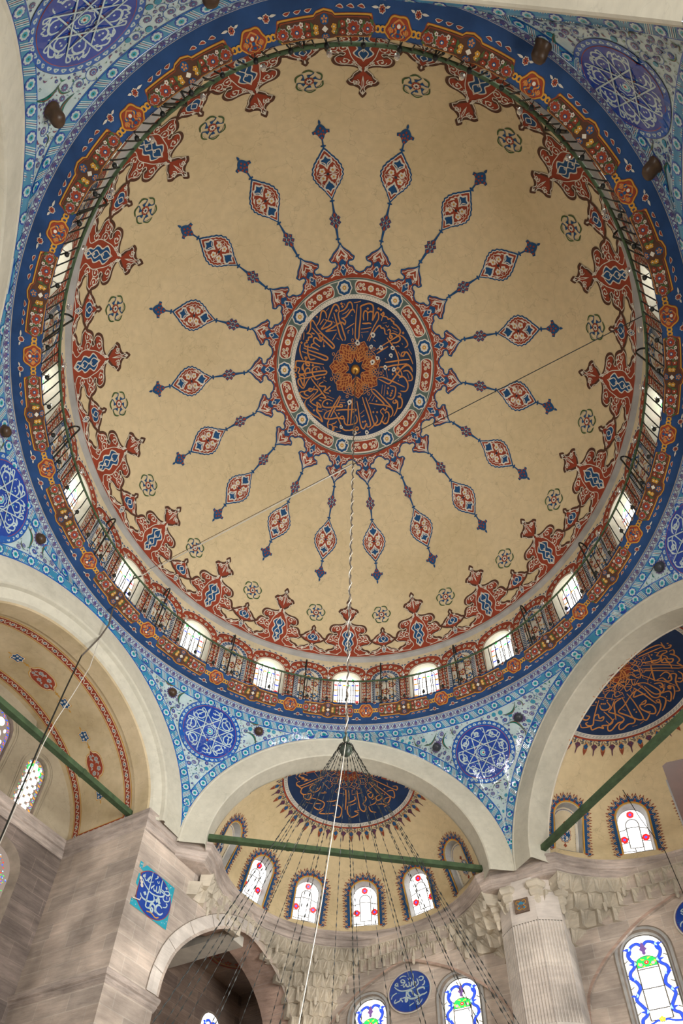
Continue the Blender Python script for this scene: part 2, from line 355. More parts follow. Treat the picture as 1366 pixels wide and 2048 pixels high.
# ink strokes of the painted inscriptions, in units of 1/200 m (width code, x, y, x, y ...)
TR_DOME=[[5,[-97,-282,-71,-292,-56,-308,-49,-324,-37,-330,-27,-318,-24,-297]],[5,[-84,-251,-63,-255,-45,-274,-31,-292,-18,-293,-12,-279]],[5,[-84,-251,-71,-245,-61,-236,-65,-220,-76,-229,-89,-229,-109,-219,-135,-203,-169,-186,-140,-189,-109,-193]],[5,[-97,-282,-101,-268,-94,-240,-83,-217,-70,-180,-60,-155,-64,-141]],[5,[-125,-277,-112,-236,-101,-199,-88,-161,-74,-141]],[5,[-158,-238,-146,-270,-130,-305,-118,-317,-105,-312,-97,-296,-97,-282]],[5,[-174,-245,-161,-238,-138,-233,-138,-222,-158,-208,-192,-197,-182,-212,-164,-235]],[5,[-221,-213,-202,-240,-194,-277,-184,-287,-171,-279,-166,-265,-165,-252]],[5,[-221,-213,-213,-199,-187,-173,-156,-147,-129,-124,-121,-110,-129,-102,-142,-112,-172,-138,-198,-159,-216,-178,-244,-204]],[4,[-216,-178,-203,-157,-195,-135,-185,-166,-208,-178]],[5,[-274,-177,-260,-186,-252,-209,-252,-230,-244,-241,-234,-234,-223,-215]],[5,[-274,-177,-253,-174,-245,-160,-263,-158,-266,-144,-277,-142,-269,-132]],[5,[-195,-135,-211,-145,-224,-155,-235,-150,-235,-134,-219,-122,-201,-110]],[5,[-235,-127,-248,-122,-248,-110,-230,-103,-209,-94]],[5,[-269,-132,-285,-130,-285,-116,-270,-112,-251,-106]],[5,[-267,-123,-270,-97,-268,-73,-257,-49,-244,-48,-228,-50]],[5,[-294,-107,-257,-92,-209,-77,-166,-62,-157,-51,-169,-43,-198,-53,-246,-70,-302,-89]],[5,[-309,-124,-314,-98,-308,-69,-298,-48]],[5,[-289,-59,-281,-61,-275,-55,-281,-50,-289,-59]],[5,[-345,-4,-338,-30,-335,-42,-311,-42,-263,-35,-220,-28,-180,-22]],[5,[-281,-50,-283,-35,-279,-21,-263,-16,-263,-28,-282,-31]],[5,[-302,5,-303,-12,-290,-31]],[3,[-151,-302,-166,-286]],[3,[-179,-247,-195,-226,-201,-218]],[3,[-267,-221,-278,-191]],[3,[-302,-178,-308,-145]],[3,[-289,-186,-290,-163,-294,-147]],[3,[-42,-297,-58,-280,-79,-270]],[3,[-109,-178,-122,-159,-133,-142]],[3,[-13,-228,-36,-214,-61,-198]],[3,[-23,-205,-20,-182,-22,-170]],[3,[-179,-138,-182,-114]],[3,[-130,-235,-117,-226]],[3,[-72,-324,-64,-312]],[3,[-46,-176,-46,-190,-37,-193]],[3,[-109,-154,-93,-145]],[3,[-223,-259,-215,-259,-217,-250]],[9,[-112,-290,-112,-285]],[8,[-85,-323,-84,-319]],[8,[-79,-309,-79,-306]],[8,[-304,-134,-304,-131]],[8,[-242,-20,-242,-17]],[7,[-179,-115,-179,-112]],[4,[-247,-181,-239,-176,-229,-174]],[4,[-30,-267,-25,-263]],[4,[-133,-256,-130,-249]],[5,[0,-321,-2,-293,-5,-247,-6,-201,-6,-159,5,-147,14,-159,15,-202,19,-248,20,-294,19,-310,38,-320,63,-327,81,-322,87,-309,88,-293,87,-260,85,-246,96,-268,106,-287,116,-283,118,-258,108,-239,89,-205,70,-164,60,-145]],[5,[38,-244,35,-265,39,-286,49,-290,57,-280,59,-243]],[5,[57,-280,70,-288,85,-287,88,-277]],[5,[71,-143,85,-172,105,-204,120,-221,130,-221,136,-212,149,-211,155,-200,158,-186,171,-183]],[5,[137,-282,142,-289,146,-280,140,-273,129,-279,137,-282]],[5,[140,-273,134,-247]],[5,[140,-268,158,-269,169,-261,169,-257,182,-260,191,-251,201,-247,202,-238,218,-230,235,-215,241,-202,234,-185,217,-172,189,-153,151,-129,115,-103]],[5,[170,-201,178,-208,186,-202,184,-188,190,-179,198,-173,191,-165,183,-171,187,-186]],[5,[187,-188,208,-190,227,-182,240,-174,241,-160,224,-147,198,-142]],[5,[240,-185,261,-176,281,-156,286,-138,271,-125]],[5,[170,-166,184,-150,204,-128,224,-102,237,-74,242,-51,240,-29]],[5,[116,-84,147,-105,178,-124]],[5,[167,-43,204,-50,246,-60,302,-70]],[5,[141,-19,179,-22,211,-31,248,-39,291,-47]],[5,[275,-106,259,-100,255,-88,266,-82,273,-97,283,-105,298,-92,313,-70,324,-49]],[5,[239,-10,238,-24,252,-18]],[5,[255,-11,270,-29,291,-43,308,-35,320,-17]],[3,[24,-201,53,-205,81,-212]],[3,[25,-184,66,-190]],[3,[184,-269,208,-259]],[3,[190,-224,201,-217,222,-212]],[3,[196,-205,226,-196]],[3,[142,-236,165,-241]],[3,[158,-228,169,-219,176,-227]],[3,[235,-103,256,-76]],[3,[292,-122,313,-96]],[3,[-18,-327,2,-331,20,-337]],[3,[29,-176,35,-158]],[3,[94,-152,108,-144]],[3,[220,-125,233,-131,241,-127]],[8,[57,-303,58,-300]],[8,[115,-306,116,-304]],[8,[128,-302,129,-299]],[8,[256,-199,257,-196]],[5,[30,-229,41,-229,54,-230,67,-232,80,-229]],[4,[253,-147,259,-140]],[5,[165,-64,168,-59]],[5,[-352,4,-342,-14,-336,-12,-337,7,-348,7]],[5,[-336,-12,-318,-6,-321,8,-326,17,-310,25,-264,19,-210,13,-172,11,-164,18,-174,28,-221,34,-256,41,-292,46,-314,47]],[5,[-298,-20,-296,-1,-288,19,-281,36]],[5,[-288,21,-283,2,-272,-5,-261,0,-259,17]],[5,[-209,-9,-228,-11,-245,0,-245,22,-237,39,-224,54,-205,49,-194,44]],[5,[-300,47,-319,37,-319,31,-302,30,-292,38,-293,59,-298,84,-311,59,-319,47,-329,58,-323,78,-301,97,-290,86,-276,62,-262,46]],[5,[-256,43,-235,70,-210,97,-189,124,-169,147,-178,149,-200,146]],[5,[-183,66,-199,73,-208,83,-194,89,-172,90,-172,103,-180,115,-166,122,-150,125]],[5,[-189,124,-211,136,-239,153,-258,168]],[4,[-177,115,-155,100,-142,88]],[5,[-235,87,-241,102,-255,114,-268,109,-265,99,-246,102,-216,108,-227,124,-258,155]],[5,[-257,104,-285,111,-294,120,-288,130,-269,138]],[5,[-293,113,-318,117,-319,129,-302,144,-280,150,-266,145,-238,124]],[5,[-280,152,-292,169,-290,189,-271,214,-246,235,-212,253,-189,273,-203,240,-223,215,-217,191,-222,171,-206,181,-197,198,-222,190,-247,178,-261,165,-258,153]],[5,[-222,190,-217,210,-206,217,-189,217]],[5,[-127,166,-155,156,-178,164,-189,181,-178,196,-141,198,-99,193,-74,195,-74,183,-85,183,-88,193]],[5,[-86,136,-111,171,-130,201,-150,235,-158,255]],[5,[-82,141,-99,176,-119,208,-141,250]],[5,[-110,213,-71,209,-15,207]],[5,[-119,218,-101,245,-84,277,-69,307,-52,317,-38,317,-23,317,7,314]],[5,[-141,213,-166,223,-178,240,-175,255,-138,258,-99,252,-67,257,-65,244,-79,245,-82,255]],[5,[-33,169,-36,204,-36,249,-40,286]],[5,[-16,154,-15,199,-18,243,-21,283]],[5,[-56,252,-59,269,-47,287,-18,286,6,278]],[5,[-149,263,-158,283,-155,306]],[5,[-152,288,-138,288,-127,298,-129,316,-121,315,-118,298,-98,303]],[4,[-135,285,-115,280,-104,270]],[3,[-275,180,-245,201]],[3,[-192,208,-161,213]],[3,[-164,137,-119,154]],[3,[-205,146,-178,149]],[3,[-342,75,-325,98]],[3,[-317,154,-300,160]],[3,[-213,61,-216,76]],[3,[-183,56,-164,66]],[3,[-88,173,-55,172]],[3,[-83,159,-55,159]],[3,[-108,325,-78,322]],[3,[-211,159,-194,164,-205,156]],[7,[-223,0,-223,3]],[7,[-178,42,-178,45]],[7,[-344,23,-344,26]],[7,[-341,36,-341,38]],[7,[-145,110,-144,114]],[7,[-160,175,-160,179]],[7,[-239,210,-239,214]],[6,[-92,228,-91,230]],[5,[-140,176,-139,180]],[3,[-207,-13,-199,3]],[3,[-185,-11,-177,4]],[4,[-57,190,-49,187]],[5,[138,-18,171,-21,203,-28]],[5,[133,35,155,32,188,41,230,53,287,72]],[5,[134,43,162,53,195,63,211,47,235,14,260,-18,286,-37,302,-38,319,-28,325,-9]],[5,[253,-12,238,-20,228,-8,235,6,255,19,265,21,265,6,256,-10]],[5,[250,29,274,20,292,33,305,56,304,80,291,94,264,94]],[5,[272,-7,293,-13,310,-5,326,15,325,32,303,39]],[5,[201,72,232,77,236,101,230,128,212,142,186,134]],[5,[98,96,99,108,127,131,174,169,147,174,85,169]],[5,[101,96,120,102,152,127,185,154,214,179,227,200,226,220,215,234]],[5,[152,173,186,176,217,184]],[5,[229,146,224,156,235,160,246,152,237,143,251,151,254,178,247,204,235,227]],[5,[251,105,265,108,266,120,252,124,272,130,280,151,276,176,263,185,254,183]],[5,[45,140,54,166,69,200,88,244,99,279,96,291,79,295]],[5,[64,141,76,168,92,204,105,241,118,270,124,282,141,281,158,270,168,244,172,227,154,208,170,190]],[5,[170,190,179,201,190,193,189,183]],[5,[183,218,188,208,202,212,207,232,200,262,184,271,166,260,157,258]],[5,[91,309,111,293,127,277,140,256,127,230]],[5,[13,161,20,190,28,234,37,276,48,301,62,303,70,285,76,277,79,295]],[5,[-15,149,-14,186,-18,236,-20,286]],[5,[9,233,18,252,16,272,-1,283,-24,286]],[5,[5,308,19,297,28,307,17,315,0,310,-23,315]],[5,[-26,208,11,206,-9,221]],[3,[171,-13,185,32]],[3,[297,1,310,31]],[3,[157,70,156,117]],[3,[174,69,170,128]],[3,[102,120,81,158]],[3,[116,131,101,159]],[3,[58,208,35,228]],[3,[190,238,177,261]],[3,[-4,295,11,292]],[3,[43,322,15,335]],[4,[155,-7,159,7]],[4,[186,97,193,116,184,110]],[6,[120,156,137,157]],[7,[192,84,193,87]],[7,[217,95,217,99]],[7,[213,108,213,111]],[7,[208,120,209,124]],[7,[213,11,214,14]],[6,[189,-9,190,-7]],[7,[112,213,113,216]],[7,[135,212,135,215]],[7,[52,268,53,271]],[7,[66,264,67,267]],[5,[43,244,60,234]],[5,[46,177,47,179]],[5,[120,193,120,196]],[5,[157,20,165,23]],[5,[246,42,251,44]]]
TR_RIGHT=[[5,[67,-112,102,-162,141,-201,174,-198]],[5,[76,-99,118,-141,164,-192]],[5,[145,-222,178,-186,198,-199,195,-217,186,-208]],[5,[205,-170,219,-187,233,-161,215,-154,244,-152,271,-133,269,-108,287,-103,303,-98]],[5,[141,-146,162,-145,160,-127,181,-126,177,-102,156,-91,153,-79,169,-77,190,-100,180,-138,196,-161,188,-171,165,-158,162,-145]],[5,[180,-138,206,-134,219,-120,241,-127,242,-104,221,-103,203,-121,198,-90,233,-95,260,-64]],[5,[108,-65,147,-83,172,-95]],[4,[117,-50,214,-78,305,-98,291,-81,258,-69,120,-28]],[4,[128,-16,189,-32,273,-52]],[5,[156,-57,179,-13,206,33]],[4,[129,13,164,17,209,27,248,22,309,29]],[5,[220,-2,234,-33,259,-30,279,1,263,17,234,4,212,26]],[5,[262,1,267,-33,290,-36,299,0,316,26,337,50,320,62]],[5,[291,-58,314,-50,330,-23,324,1,304,3]],[5,[124,65,163,53,213,68,248,84,254,118,223,126,169,88,130,70]],[5,[207,49,236,36,254,52,242,66]],[5,[165,73,225,106,258,92,262,65,233,52]],[5,[274,51,283,37,293,55,280,54,299,37,319,72,324,112]],[5,[256,97,290,72,307,87,315,125,298,125]],[5,[245,146,258,132,268,150,250,149,273,153,280,191,273,227]],[5,[252,114,288,119,297,161,293,192]],[5,[115,92,164,114,213,139,253,159]],[5,[91,130,131,164,178,214,211,256,196,268,165,264,118,252,74,238,96,198,115,137,131,105]],[5,[131,105,130,145,156,130,185,115]],[5,[177,176,196,152,197,172,175,186,190,207,222,215,238,211]],[5,[198,191,211,174,236,173,258,192,261,215,236,221,199,210]],[5,[238,226,230,261,212,260]],[5,[71,152,110,201,149,253,171,273,167,292,142,301,117,332,99,334,95,311,113,291]],[5,[37,174,31,222,22,242,64,253,109,272,108,291,84,303,60,342,42,348,34,325,51,296,61,277]],[5,[69,162,42,193,59,249,71,285]],[5,[-47,177,-50,224,-53,281,-52,318,-80,322,-96,308,-83,304]],[5,[0,186,24,213,6,233,-22,229,-36,205]],[5,[-103,265,-79,271,-90,289,-115,283,-124,259,-108,241]],[5,[-55,272,-35,258,-21,281,0,271,-4,294,-47,290]],[5,[-5,243,21,261,55,292,41,316,1,322,12,336,-16,332,-52,346,-64,327,-88,331,-117,330,-125,311]],[5,[18,294,40,311]],[3,[-91,209,-59,205]],[3,[115,-105,114,-82]],[3,[118,-118,145,-100]],[3,[115,137,121,96]],[3,[202,291,218,269]],[3,[166,311,190,298]],[3,[257,35,266,64]],[3,[307,-82,318,-63]],[3,[167,27,178,55]],[3,[93,222,112,229]],[6,[134,-129,137,-124]],[6,[176,-225,179,-220]],[6,[308,-20,311,-16]],[6,[316,-23,318,-18]],[6,[-29,196,-27,200]],[6,[-19,196,-17,199]],[6,[-9,195,-8,199]],[6,[152,214,154,218]],[6,[166,226,168,230]],[6,[-2,176,0,181]],[6,[-61,186,-59,191]],[5,[189,43,191,47]],[5,[241,176,243,181]],[4,[287,104,291,108]],[3,[42,-90,83,-66,72,-48,52,-57]],[3,[84,-50,115,-17,92,-13,67,-26]],[3,[117,-12,130,28,99,23,74,10]],[3,[125,40,115,77,97,59,87,40]],[3,[105,88,87,116,68,93,56,79]],[3,[70,132,41,154,28,136,24,106]],[3,[26,165,-14,162,-12,137,-2,122]],[3,[-23,162,-65,157,-56,138,-46,123]],[3,[-57,98,-46,58,-21,37,-6,-15,19,-44,45,-67]],[3,[-43,118,-8,98,-14,47,25,30,27,-17,65,-31]],[3,[-21,118,18,117,29,76,67,58,62,12,79,-1]],[3,[-43,68,-13,98,23,86,33,45,56,23,30,-7,0,5,-15,58]],[3,[-32,42,9,67,52,64,42,19,10,-6]],[3,[37,105,38,75,67,88,82,51,59,33,78,10]]]
TR_FRONT=[[5,[-252,-7,-282,-32,-304,-18,-273,8,-289,10,-253,28,-274,36,-232,34]],[5,[-150,24,-206,41,-264,60,-311,64,-321,33,-299,27]],[5,[-150,38,-201,62,-248,77,-285,86,-297,116,-277,141,-234,146,-246,187,-278,166,-282,140]],[5,[-316,49,-296,83,-275,83]],[5,[-202,82,-228,83,-239,106,-218,137,-187,130,-171,101]],[5,[-230,178,-188,199,-151,228,-162,262,-189,270,-216,248,-210,225,-172,231]],[5,[-171,152,-140,156,-151,143]],[5,[-157,274,-184,294,-141,305,-87,304]],[5,[-135,218,-98,221,-67,211]],[5,[-98,251,-61,253,-40,282,-50,328,-77,333,-98,320]],[5,[-17,138,-15,212,-18,282]],[5,[-1,144,6,211]],[5,[50,141,64,219,77,271,105,285,113,248,91,240]],[5,[36,185,42,209,12,229,-4,235]],[5,[49,232,28,245,-3,259,-2,305,21,332,53,319,68,300,41,291,72,283]],[5,[124,72,168,122,208,162,184,193,172,171,196,146]],[5,[134,64,187,97,243,133,261,153,248,194,221,190,235,161,260,147]],[5,[132,37,200,60,259,75,297,80]],[5,[236,109,271,90,285,118,282,145,254,136]],[5,[268,58,294,47,297,74,270,77]],[5,[117,132,149,151,141,184,118,163,143,140]],[5,[147,195,172,177,169,214,134,239]],[5,[176,225,212,211,240,215,225,231]],[5,[91,234,110,201,104,178]],[5,[129,246,147,278,180,278]],[3,[-211,-24,-186,25]],[3,[-325,-19,-310,16]],[3,[-268,200,-226,222]],[3,[230,230,260,197]],[3,[169,49,177,94]],[3,[230,37,237,62]],[6,[-192,110,-191,117]],[6,[-219,156,-218,162]],[6,[117,132,118,138]],[6,[218,92,220,98]],[6,[206,131,207,137]],[6,[222,133,223,139]]]
TR_PANEL=[[5,[-70,220,-70,114,-71,6,-72,-82,-68,-132,-65,-160,-32,-162,-8,-152]],[5,[-178,116,-163,131,-155,122,-172,107,-180,115]],[4,[-155,150,-157,112,-139,88,-120,96,-107,127,-89,159,-83,156,-102,112,-103,93,-77,101,-36,132]],[5,[-176,82,-144,49,-98,24,-49,6,16,11,92,41,128,72,123,92,81,97,62,104]],[5,[70,219,70,159,73,106,74,61]],[5,[-18,107,-32,80,-48,57,-39,48]],[5,[46,139,52,101,51,65,26,54,18,80,14,114]],[5,[17,84,13,59,-7,51,-18,71]],[5,[118,111,150,140,183,147,194,127,172,104,138,101,110,116,82,116]],[4,[126,62,126,40,148,26,179,36,207,62,203,105]],[6,[-162,-69,-144,-92,-114,-104,-62,-98,-12,-81,18,-54,15,-24,0,-3]],[7,[139,-64,101,-52,73,-69,60,-103,69,-132,94,-143,132,-139,161,-104]],[7,[94,-143,62,-145,53,-116,41,-93,12,-88,-9,-110,-6,-138,15,-173,28,-161,26,-136,-7,-135,-32,-162]],[4,[-1,205,-4,217,7,215,-4,194,-25,171]],[3,[9,170,19,154,34,163,28,183]],[4,[183,2,180,14,192,12,192,-10,176,-33,145,-47]],[12,[-111,-43,-105,-44]],[12,[50,-28,55,-29]],[12,[66,2,72,2]],[12,[83,-27,89,-28]],[9,[139,168,142,167]],[4,[165,86,175,60]]]
TR_ROUNDEL=[[5,[54,206,55,138,54,53]],[5,[-179,92,-153,59,-105,25,-34,13,28,20,86,41,114,70,107,103,99,131]],[5,[-142,133,-160,124,-169,108,-143,97,-137,127,-134,81]],[5,[-47,132,-73,156,-96,149,-88,124,-66,118,-48,127]],[4,[-39,125,-71,93,-102,92]],[5,[-71,88,-63,60,-45,77,-35,93,-23,59,-1,58,4,92,-4,112]],[5,[3,66,25,56,35,85,32,108]],[4,[76,101,66,90,84,82,76,101,78,48]],[5,[120,108,150,96,173,109,170,136,139,144,121,126]],[5,[185,88,188,65,178,41,155,33]],[7,[104,-47,97,-14,115,3,146,9,176,2,183,-22]],[7,[-81,-68,-46,-68,-20,-74,14,-95,58,-101,101,-94,145,-78,180,-74,211,-59]],[7,[104,-47,120,-72,93,-83,68,-64,43,-37,35,-13,5,3,-17,-9,-10,-46,15,-74]],[6,[-34,4,-36,-40,-37,-79,-25,-103,-43,-121,-51,-93,-46,-77]],[5,[-81,-68,-107,-67,-117,-91,-148,-101,-179,-107,-179,-85,-165,-66]],[4,[-112,-66,-91,-97,-83,-116]],[4,[104,-133,91,-126,86,-146,103,-159,89,-173,106,-181,137,-154,151,-127]],[3,[-11,163,-2,143,11,140,16,161,24,141]],[4,[-218,-54,-209,-21,-177,2,-150,9]],[4,[-6,-176,20,-165,51,-151]],[4,[-113,180,-95,194,-63,199,-28,186]]]
# ------------------------------------------------------------------ surfaces of the place
Z0, RHO = 15.93, 7.21
def f_dome(tc):
    def f(u, v, h):
        ph = v/RHO; az = tc+u/(RHO*np.maximum(np.sin(ph), 1e-4)); r = (RHO-h)*np.sin(ph)
        return np.stack([r*np.sin(az), r*np.cos(az), Z0+(RHO-h)*np.cos(ph)], -1)
    return f
def f_cap(c, z0, R):
    """a disc laid on the crown of a sphere; u, v along world X, Y"""
    def f(u, v, h):
        a = np.hypot(u, v); ph = a/R; r = (R-h)*np.sin(ph); k = r/np.maximum(a, 1e-9)
        return np.stack([c[0]+u*k, c[1]+v*k, z0+(R-h)*np.cos(ph)], -1)
    return f
def f_sph(c, z0, R, az0):
    """u sideways, v = height as arc above the springing"""
    def f(u, v, h):
        el = v/R; az = az0+u/(R*np.cos(el)); r = (R-h)*np.cos(el)
        return np.stack([c[0]+r*np.sin(az), c[1]+r*np.cos(az), z0+(R-h)*np.sin(el)], -1)
    return f
def f_cyl(R, tc):
    return lambda u, v, h: np.stack([(R-h)*np.sin(tc+u/R), (R-h)*np.cos(tc+u/R), v+0*u], -1)
def prof_fn(pts, n=60):
    P = sm(pts, 8, False); d = np.r_[0, np.cumsum(np.linalg.norm(np.diff(P, axis=0), axis=1))]
    t = np.linspace(0, d[-1], n); Q = np.stack([np.interp(t, d, P[:, 0]), np.interp(t, d, P[:, 1])], 1)
    g = np.gradient(Q, axis=0); g /= np.linalg.norm(g, axis=1)[:, None]
    return t, Q, np.stack([g[:, 1], -g[:, 0]], 1)
def f_prof(pr, tc, Rref):
    t, Q, nn = pr
    def f(u, v, h):
        r = np.interp(v, t, Q[:, 0])+h*np.interp(v, t, nn[:, 0]); z = np.interp(v, t, Q[:, 1])+h*np.interp(v, t, nn[:, 1])
        az = tc+u/Rref
        return np.stack([r*np.sin(az), r*np.cos(az), z], -1)
    return f
# the six corners of the hexagon (a, b) and the arches between them
KA = {30: (9.12, 0.0), 90: (4.03, -7.10), 150: (-3.98, -6.98), -150: (-8.32, 0.0), -90: (-4.03, 7.10), -30: (4.03, 7.10)}
K = {k: ab(*v, 0) for k, v in KA.items()}
ZC = 11.46; ZS = 11.70
SIDES = []          # (corner, corner, mid, along, outward, half chord)
for a_, b_ in ((-30, 30), (30, 90), (90, 150), (150, -150), (-150, -90), (-90, -30)):
    A, B = K[a_], K[b_]; t = B-A; Lc = np.linalg.norm(t); t = t/Lc; n = np.array([-t[1], t[0], 0]); M_ = (A+B)/2
    if n @ M_ < 0: n = -n
    rec = (a_, b_) in ((90, 150), (-90, -30))
    az = lambda v: math.atan2(v[0], v[1])
    t0_, t1_ = az(A), az(B); t1_ += 2*PI if t1_ < t0_ else 0
    SIDES.append(dict(k=(a_, b_), M=M_, t=t, n=n, r=Lc/2, ro=Lc/2+.01, th=(t0_, t1_), zc=ZC+(.10 if rec else 0.), rec=rec))
RING_R, RING_Z = 7.17, 15.86
def side_at(th):
    """for each azimuth: arch plane distance, place on the chord, and that side's own numbers"""
    dx, dy = np.sin(th), np.cos(th); best = np.full(th.shape, 1e9); o = [np.zeros(th.shape) for _ in range(5)]
    for s in SIDES:
        den = dx*s['n'][0]+dy*s['n'][1]; d = (s['M'] @ s['n'])/np.where(den > 1e-6, den, 1e-6); use = (den > 1e-6) & (d < best)
        sx = d*dx*s['t'][0]+d*dy*s['t'][1]-s['M'] @ s['t']
        vals = (sx, np.full(th.shape, s['ro']), np.full(th.shape, s['zc']), s['M'] @ s['M']+s['ro']**2+2*sx*(s['M'] @ s['t']), np.full(th.shape, s['zc']+s['ro']))
        best = np.where(use, d, best); o = [np.where(use, v, w) for v, w in zip(vals, o)]
    return (best,)+tuple(o)
def psurf(th, z):
    """inner face of the pendentives at an azimuth and a height: a sphere through the arches, drawn to the round ring above"""
    th, z = np.broadcast_arrays(np.asarray(th, float), np.asarray(z, float))
    d, sx, ro, zc, S2, zcr = side_at(th)
    B = lambda zz: np.sqrt(np.maximum(S2-(zz-zc)**2, 1.))
    g = np.cos(np.clip(np.abs(sx)/ro, 0, 1)*PI/2)**2; zb = 12.9+(np.minimum(zcr, 15.7)-12.9)*g
    w = np.clip((z-zb)/(RING_Z-zb), 0, 1)**2
    za = zc+np.sqrt(np.maximum(ro**2-sx**2, .04)); q = np.clip((z-za)/np.minimum(.7, .9*np.maximum(RING_Z-za, .02)), 0, 1); w = w*q*q*(3-2*q)
    r = B(z)+(RING_R-B(np.full(z.shape, RING_Z)))*w
    return np.stack([r*np.sin(th), r*np.cos(th), z], -1)
def pz(th, t):
    th, t = np.broadcast_arrays(np.asarray(th, float), np.asarray(t, float))
    d, sx, ro, zc, S2, zcr = side_at(th); za = np.minimum(zc+np.sqrt(np.maximum(ro**2-sx**2, .04)), RING_Z-.05)
    return RING_Z+(za-RING_Z)*t
def pend(th, t): return psurf(th, pz(th, t))
def psurf_n(th, z, e=4e-3):
    a = psurf(th+e, z)-psurf(th-e, z); b = psurf(th, np.minimum(z+e, RING_Z))-psurf(th, z-e)
    n = np.cross(a, b); n /= np.linalg.norm(n, axis=-1, keepdims=True)+1e-12
    P = psurf(th, z); s = np.sign(np.sum(n*(np.array([0, 0, 12.])-P), -1)); return n*s[..., None]
def pend_n(th, t): return psurf_n(th, pz(th, t))
def f_pend(th0, z0):
    e = 2e-3; lt = np.linalg.norm(psurf(th0+e, z0)-psurf(th0-e, z0))/(2*e); lv = np.linalg.norm(psurf(th0, z0-e)-psurf(th0, z0+e))/(2*e)
    def f(u, v, h):
        z = z0-v/lv
        for _ in range(2):     # keep distances true where the slope changes
            zm = (z+z0)/2; lz = np.linalg.norm(psurf(np.full(zm.shape, th0), zm-e)-psurf(np.full(zm.shape, th0), zm+e), axis=-1)/(2*e); z = z0-v/lz
        z = np.minimum(z, RING_Z); r = np.linalg.norm(psurf(np.full(z.shape, th0), z)[:, :2], axis=1); th = th0+u/r
        return psurf(th, z)+h[:, None]*psurf_n(th, z)
    return f

# ------------------------------------------------------------------ ornament
def scroll(A, c, r, rot=0, turn=1, m='white', w=.02, lay=4, leafm=None):
    t = np.linspace(0, 1, 18); an = rot+turn*t*2*PI*1.15; rr = r*(1-.72*t)
    A.line(np.stack([c[0]+rr*np.cos(an), c[1]+rr*np.sin(an)], 1), w, m, lay)
    for k in (3, 7, 11):
        p = np.array([c[0]+rr[k]*math.cos(an[k]), c[1]+rr[k]*math.sin(an[k])]); d = an[k]+turn*.9
        A.leaf(p, p+.38*r*np.array([math.cos(d), math.sin(d)]), w*2.2, leafm or m, lay, .25*turn)
    A.disc((c[0]+.25*r*math.cos(an[-1]), c[1]+.25*r*math.sin(an[-1])), w*1.5, leafm or m, lay, 6)
def flower(A, c, r, k=8, petal='white', core='gold', lay=4, dot='white', ph=0.):
    A.petals(c, r, k, petal, lay, .8*6/k+.25, ph); A.disc(c, r*.48, core, lay+1, 8); A.disc(c, r*.2, dot, lay+2, 6)
def Xd(deg, y): return math.radians(deg)*RHO*math.sin(y/RHO)
# crown of pendants round the centre disc
crown = Art()
h = [(0, 3.09, 1), (.04, 3.0), (.12, 2.92), (.20, 2.86), (.25, 2.79), (.315, 2.75, 1), (.27, 2.67), (.17, 2.65), (.14, 2.57), (.20, 2.52), (.25, 2.51), (.30, 2.42), (Xd(10, 2.37), 2.37, 1), (Xd(10, 2.24), 2.24, 1), (0, 2.24)]
o_ = mir(h[:-1]+[(Xd(5, 2.24), 2.24, 1), (0, 2.24, 1)], 4)
crown.fill(o_, 'red', 1)
top = sm(h[:13], 5, False); full = np.vstack([top[::-1]*[-1, 1], top[1:]])
crown.line(full, .035, 'blue', 4); crown.line(full*[.86, 1]-[0, .045], .016, 'white', 4)
crown.fill(mir([(0, 2.99, 1), (.07, 2.87), (.15, 2.78), (.12, 2.72), (.06, 2.74), (0, 2.80, 1)], 3), 'white', 2); crown.fill(mir([(0, 2.93, 1), (.05, 2.85), (.09, 2.79), (.05, 2.78), (0, 2.84, 1)], 3), 'red', 3)
crown.fill(mir([(0, 2.70), (.05, 2.66), (.10, 2.60), (.06, 2.55), (.03, 2.50), (.07, 2.44), (.05, 2.36), (0, 2.30)], 3), 'blue', 2)
for s in (-1, 1):
    scroll(crown, (s*.10, 2.70), .055, 0, s, w=.014); scroll(crown, (s*.16, 2.40), .07, PI/2, s, w=.014); crown.line([(s*.02, 2.3), (s*.09, 2.45), (s*.01, 2.58)], .014, 'white', 4); crown.line([(s*.0, 2.44), (s*.05, 2.5), (0, 2.56)], .014, 'white', 4)
    crown.line(sm([(s*.1, 2.32), (s*.22, 2.36), (s*.33, 2.32)], 4, False), .014, 'white', 4); crown.leaf((s*.24, 2.34), (s*.3, 2.42), .03, 'white', 4)
# pendant ray
ray = Art()
def node(y): ray.line([(-.055, y), (.055, y)], .035, 'blue', 4); ray.disc((0, y), .035, 'blue', 4, 8)
def bar(y0, y1, w0, w1):
    ray._add([(-w0, y0), (w0, y0), (w1, y1), (-w1, y1)], [[0, 1, 2], [0, 2, 3]], 'blue', 3)
node(3.18); bar(3.08, 3.47, .014, .032); bar(3.76, 4.08, .030, .014); node(4.09)
for dx, dy, s_ in ((0, -.13, 1), (0, .13, 1), (-.085, -.055, .8), (.085, -.055, .8), (-.085, .06, .8), (.085, .06, .8), (0, 0, .8)):
    c = (dx, 3.62+dy); q = .055*s_; qq = q*1.5 if abs(dy) > .1 else q
    ray._add([(c[0]-q*1.25, c[1]), (c[0], c[1]-qq*1.25), (c[0]+q*1.25, c[1]), (c[0], c[1]+qq*1.25)], [[0, 1, 2], [0, 2, 3]], 'blue', 3)
    ray._add([(c[0]-q*.6, c[1]), (c[0], c[1]-qq*.8), (c[0]+q*.6, c[1]), (c[0], c[1]+qq*.8)], [[0, 1, 2], [0, 2, 3]], 'red', 4)
for s in (-1, 1):
    for y in (3.55, 3.69): ray.leaf((s*.06, 3.62), (s*.125, y), .05, 'blue', 3)
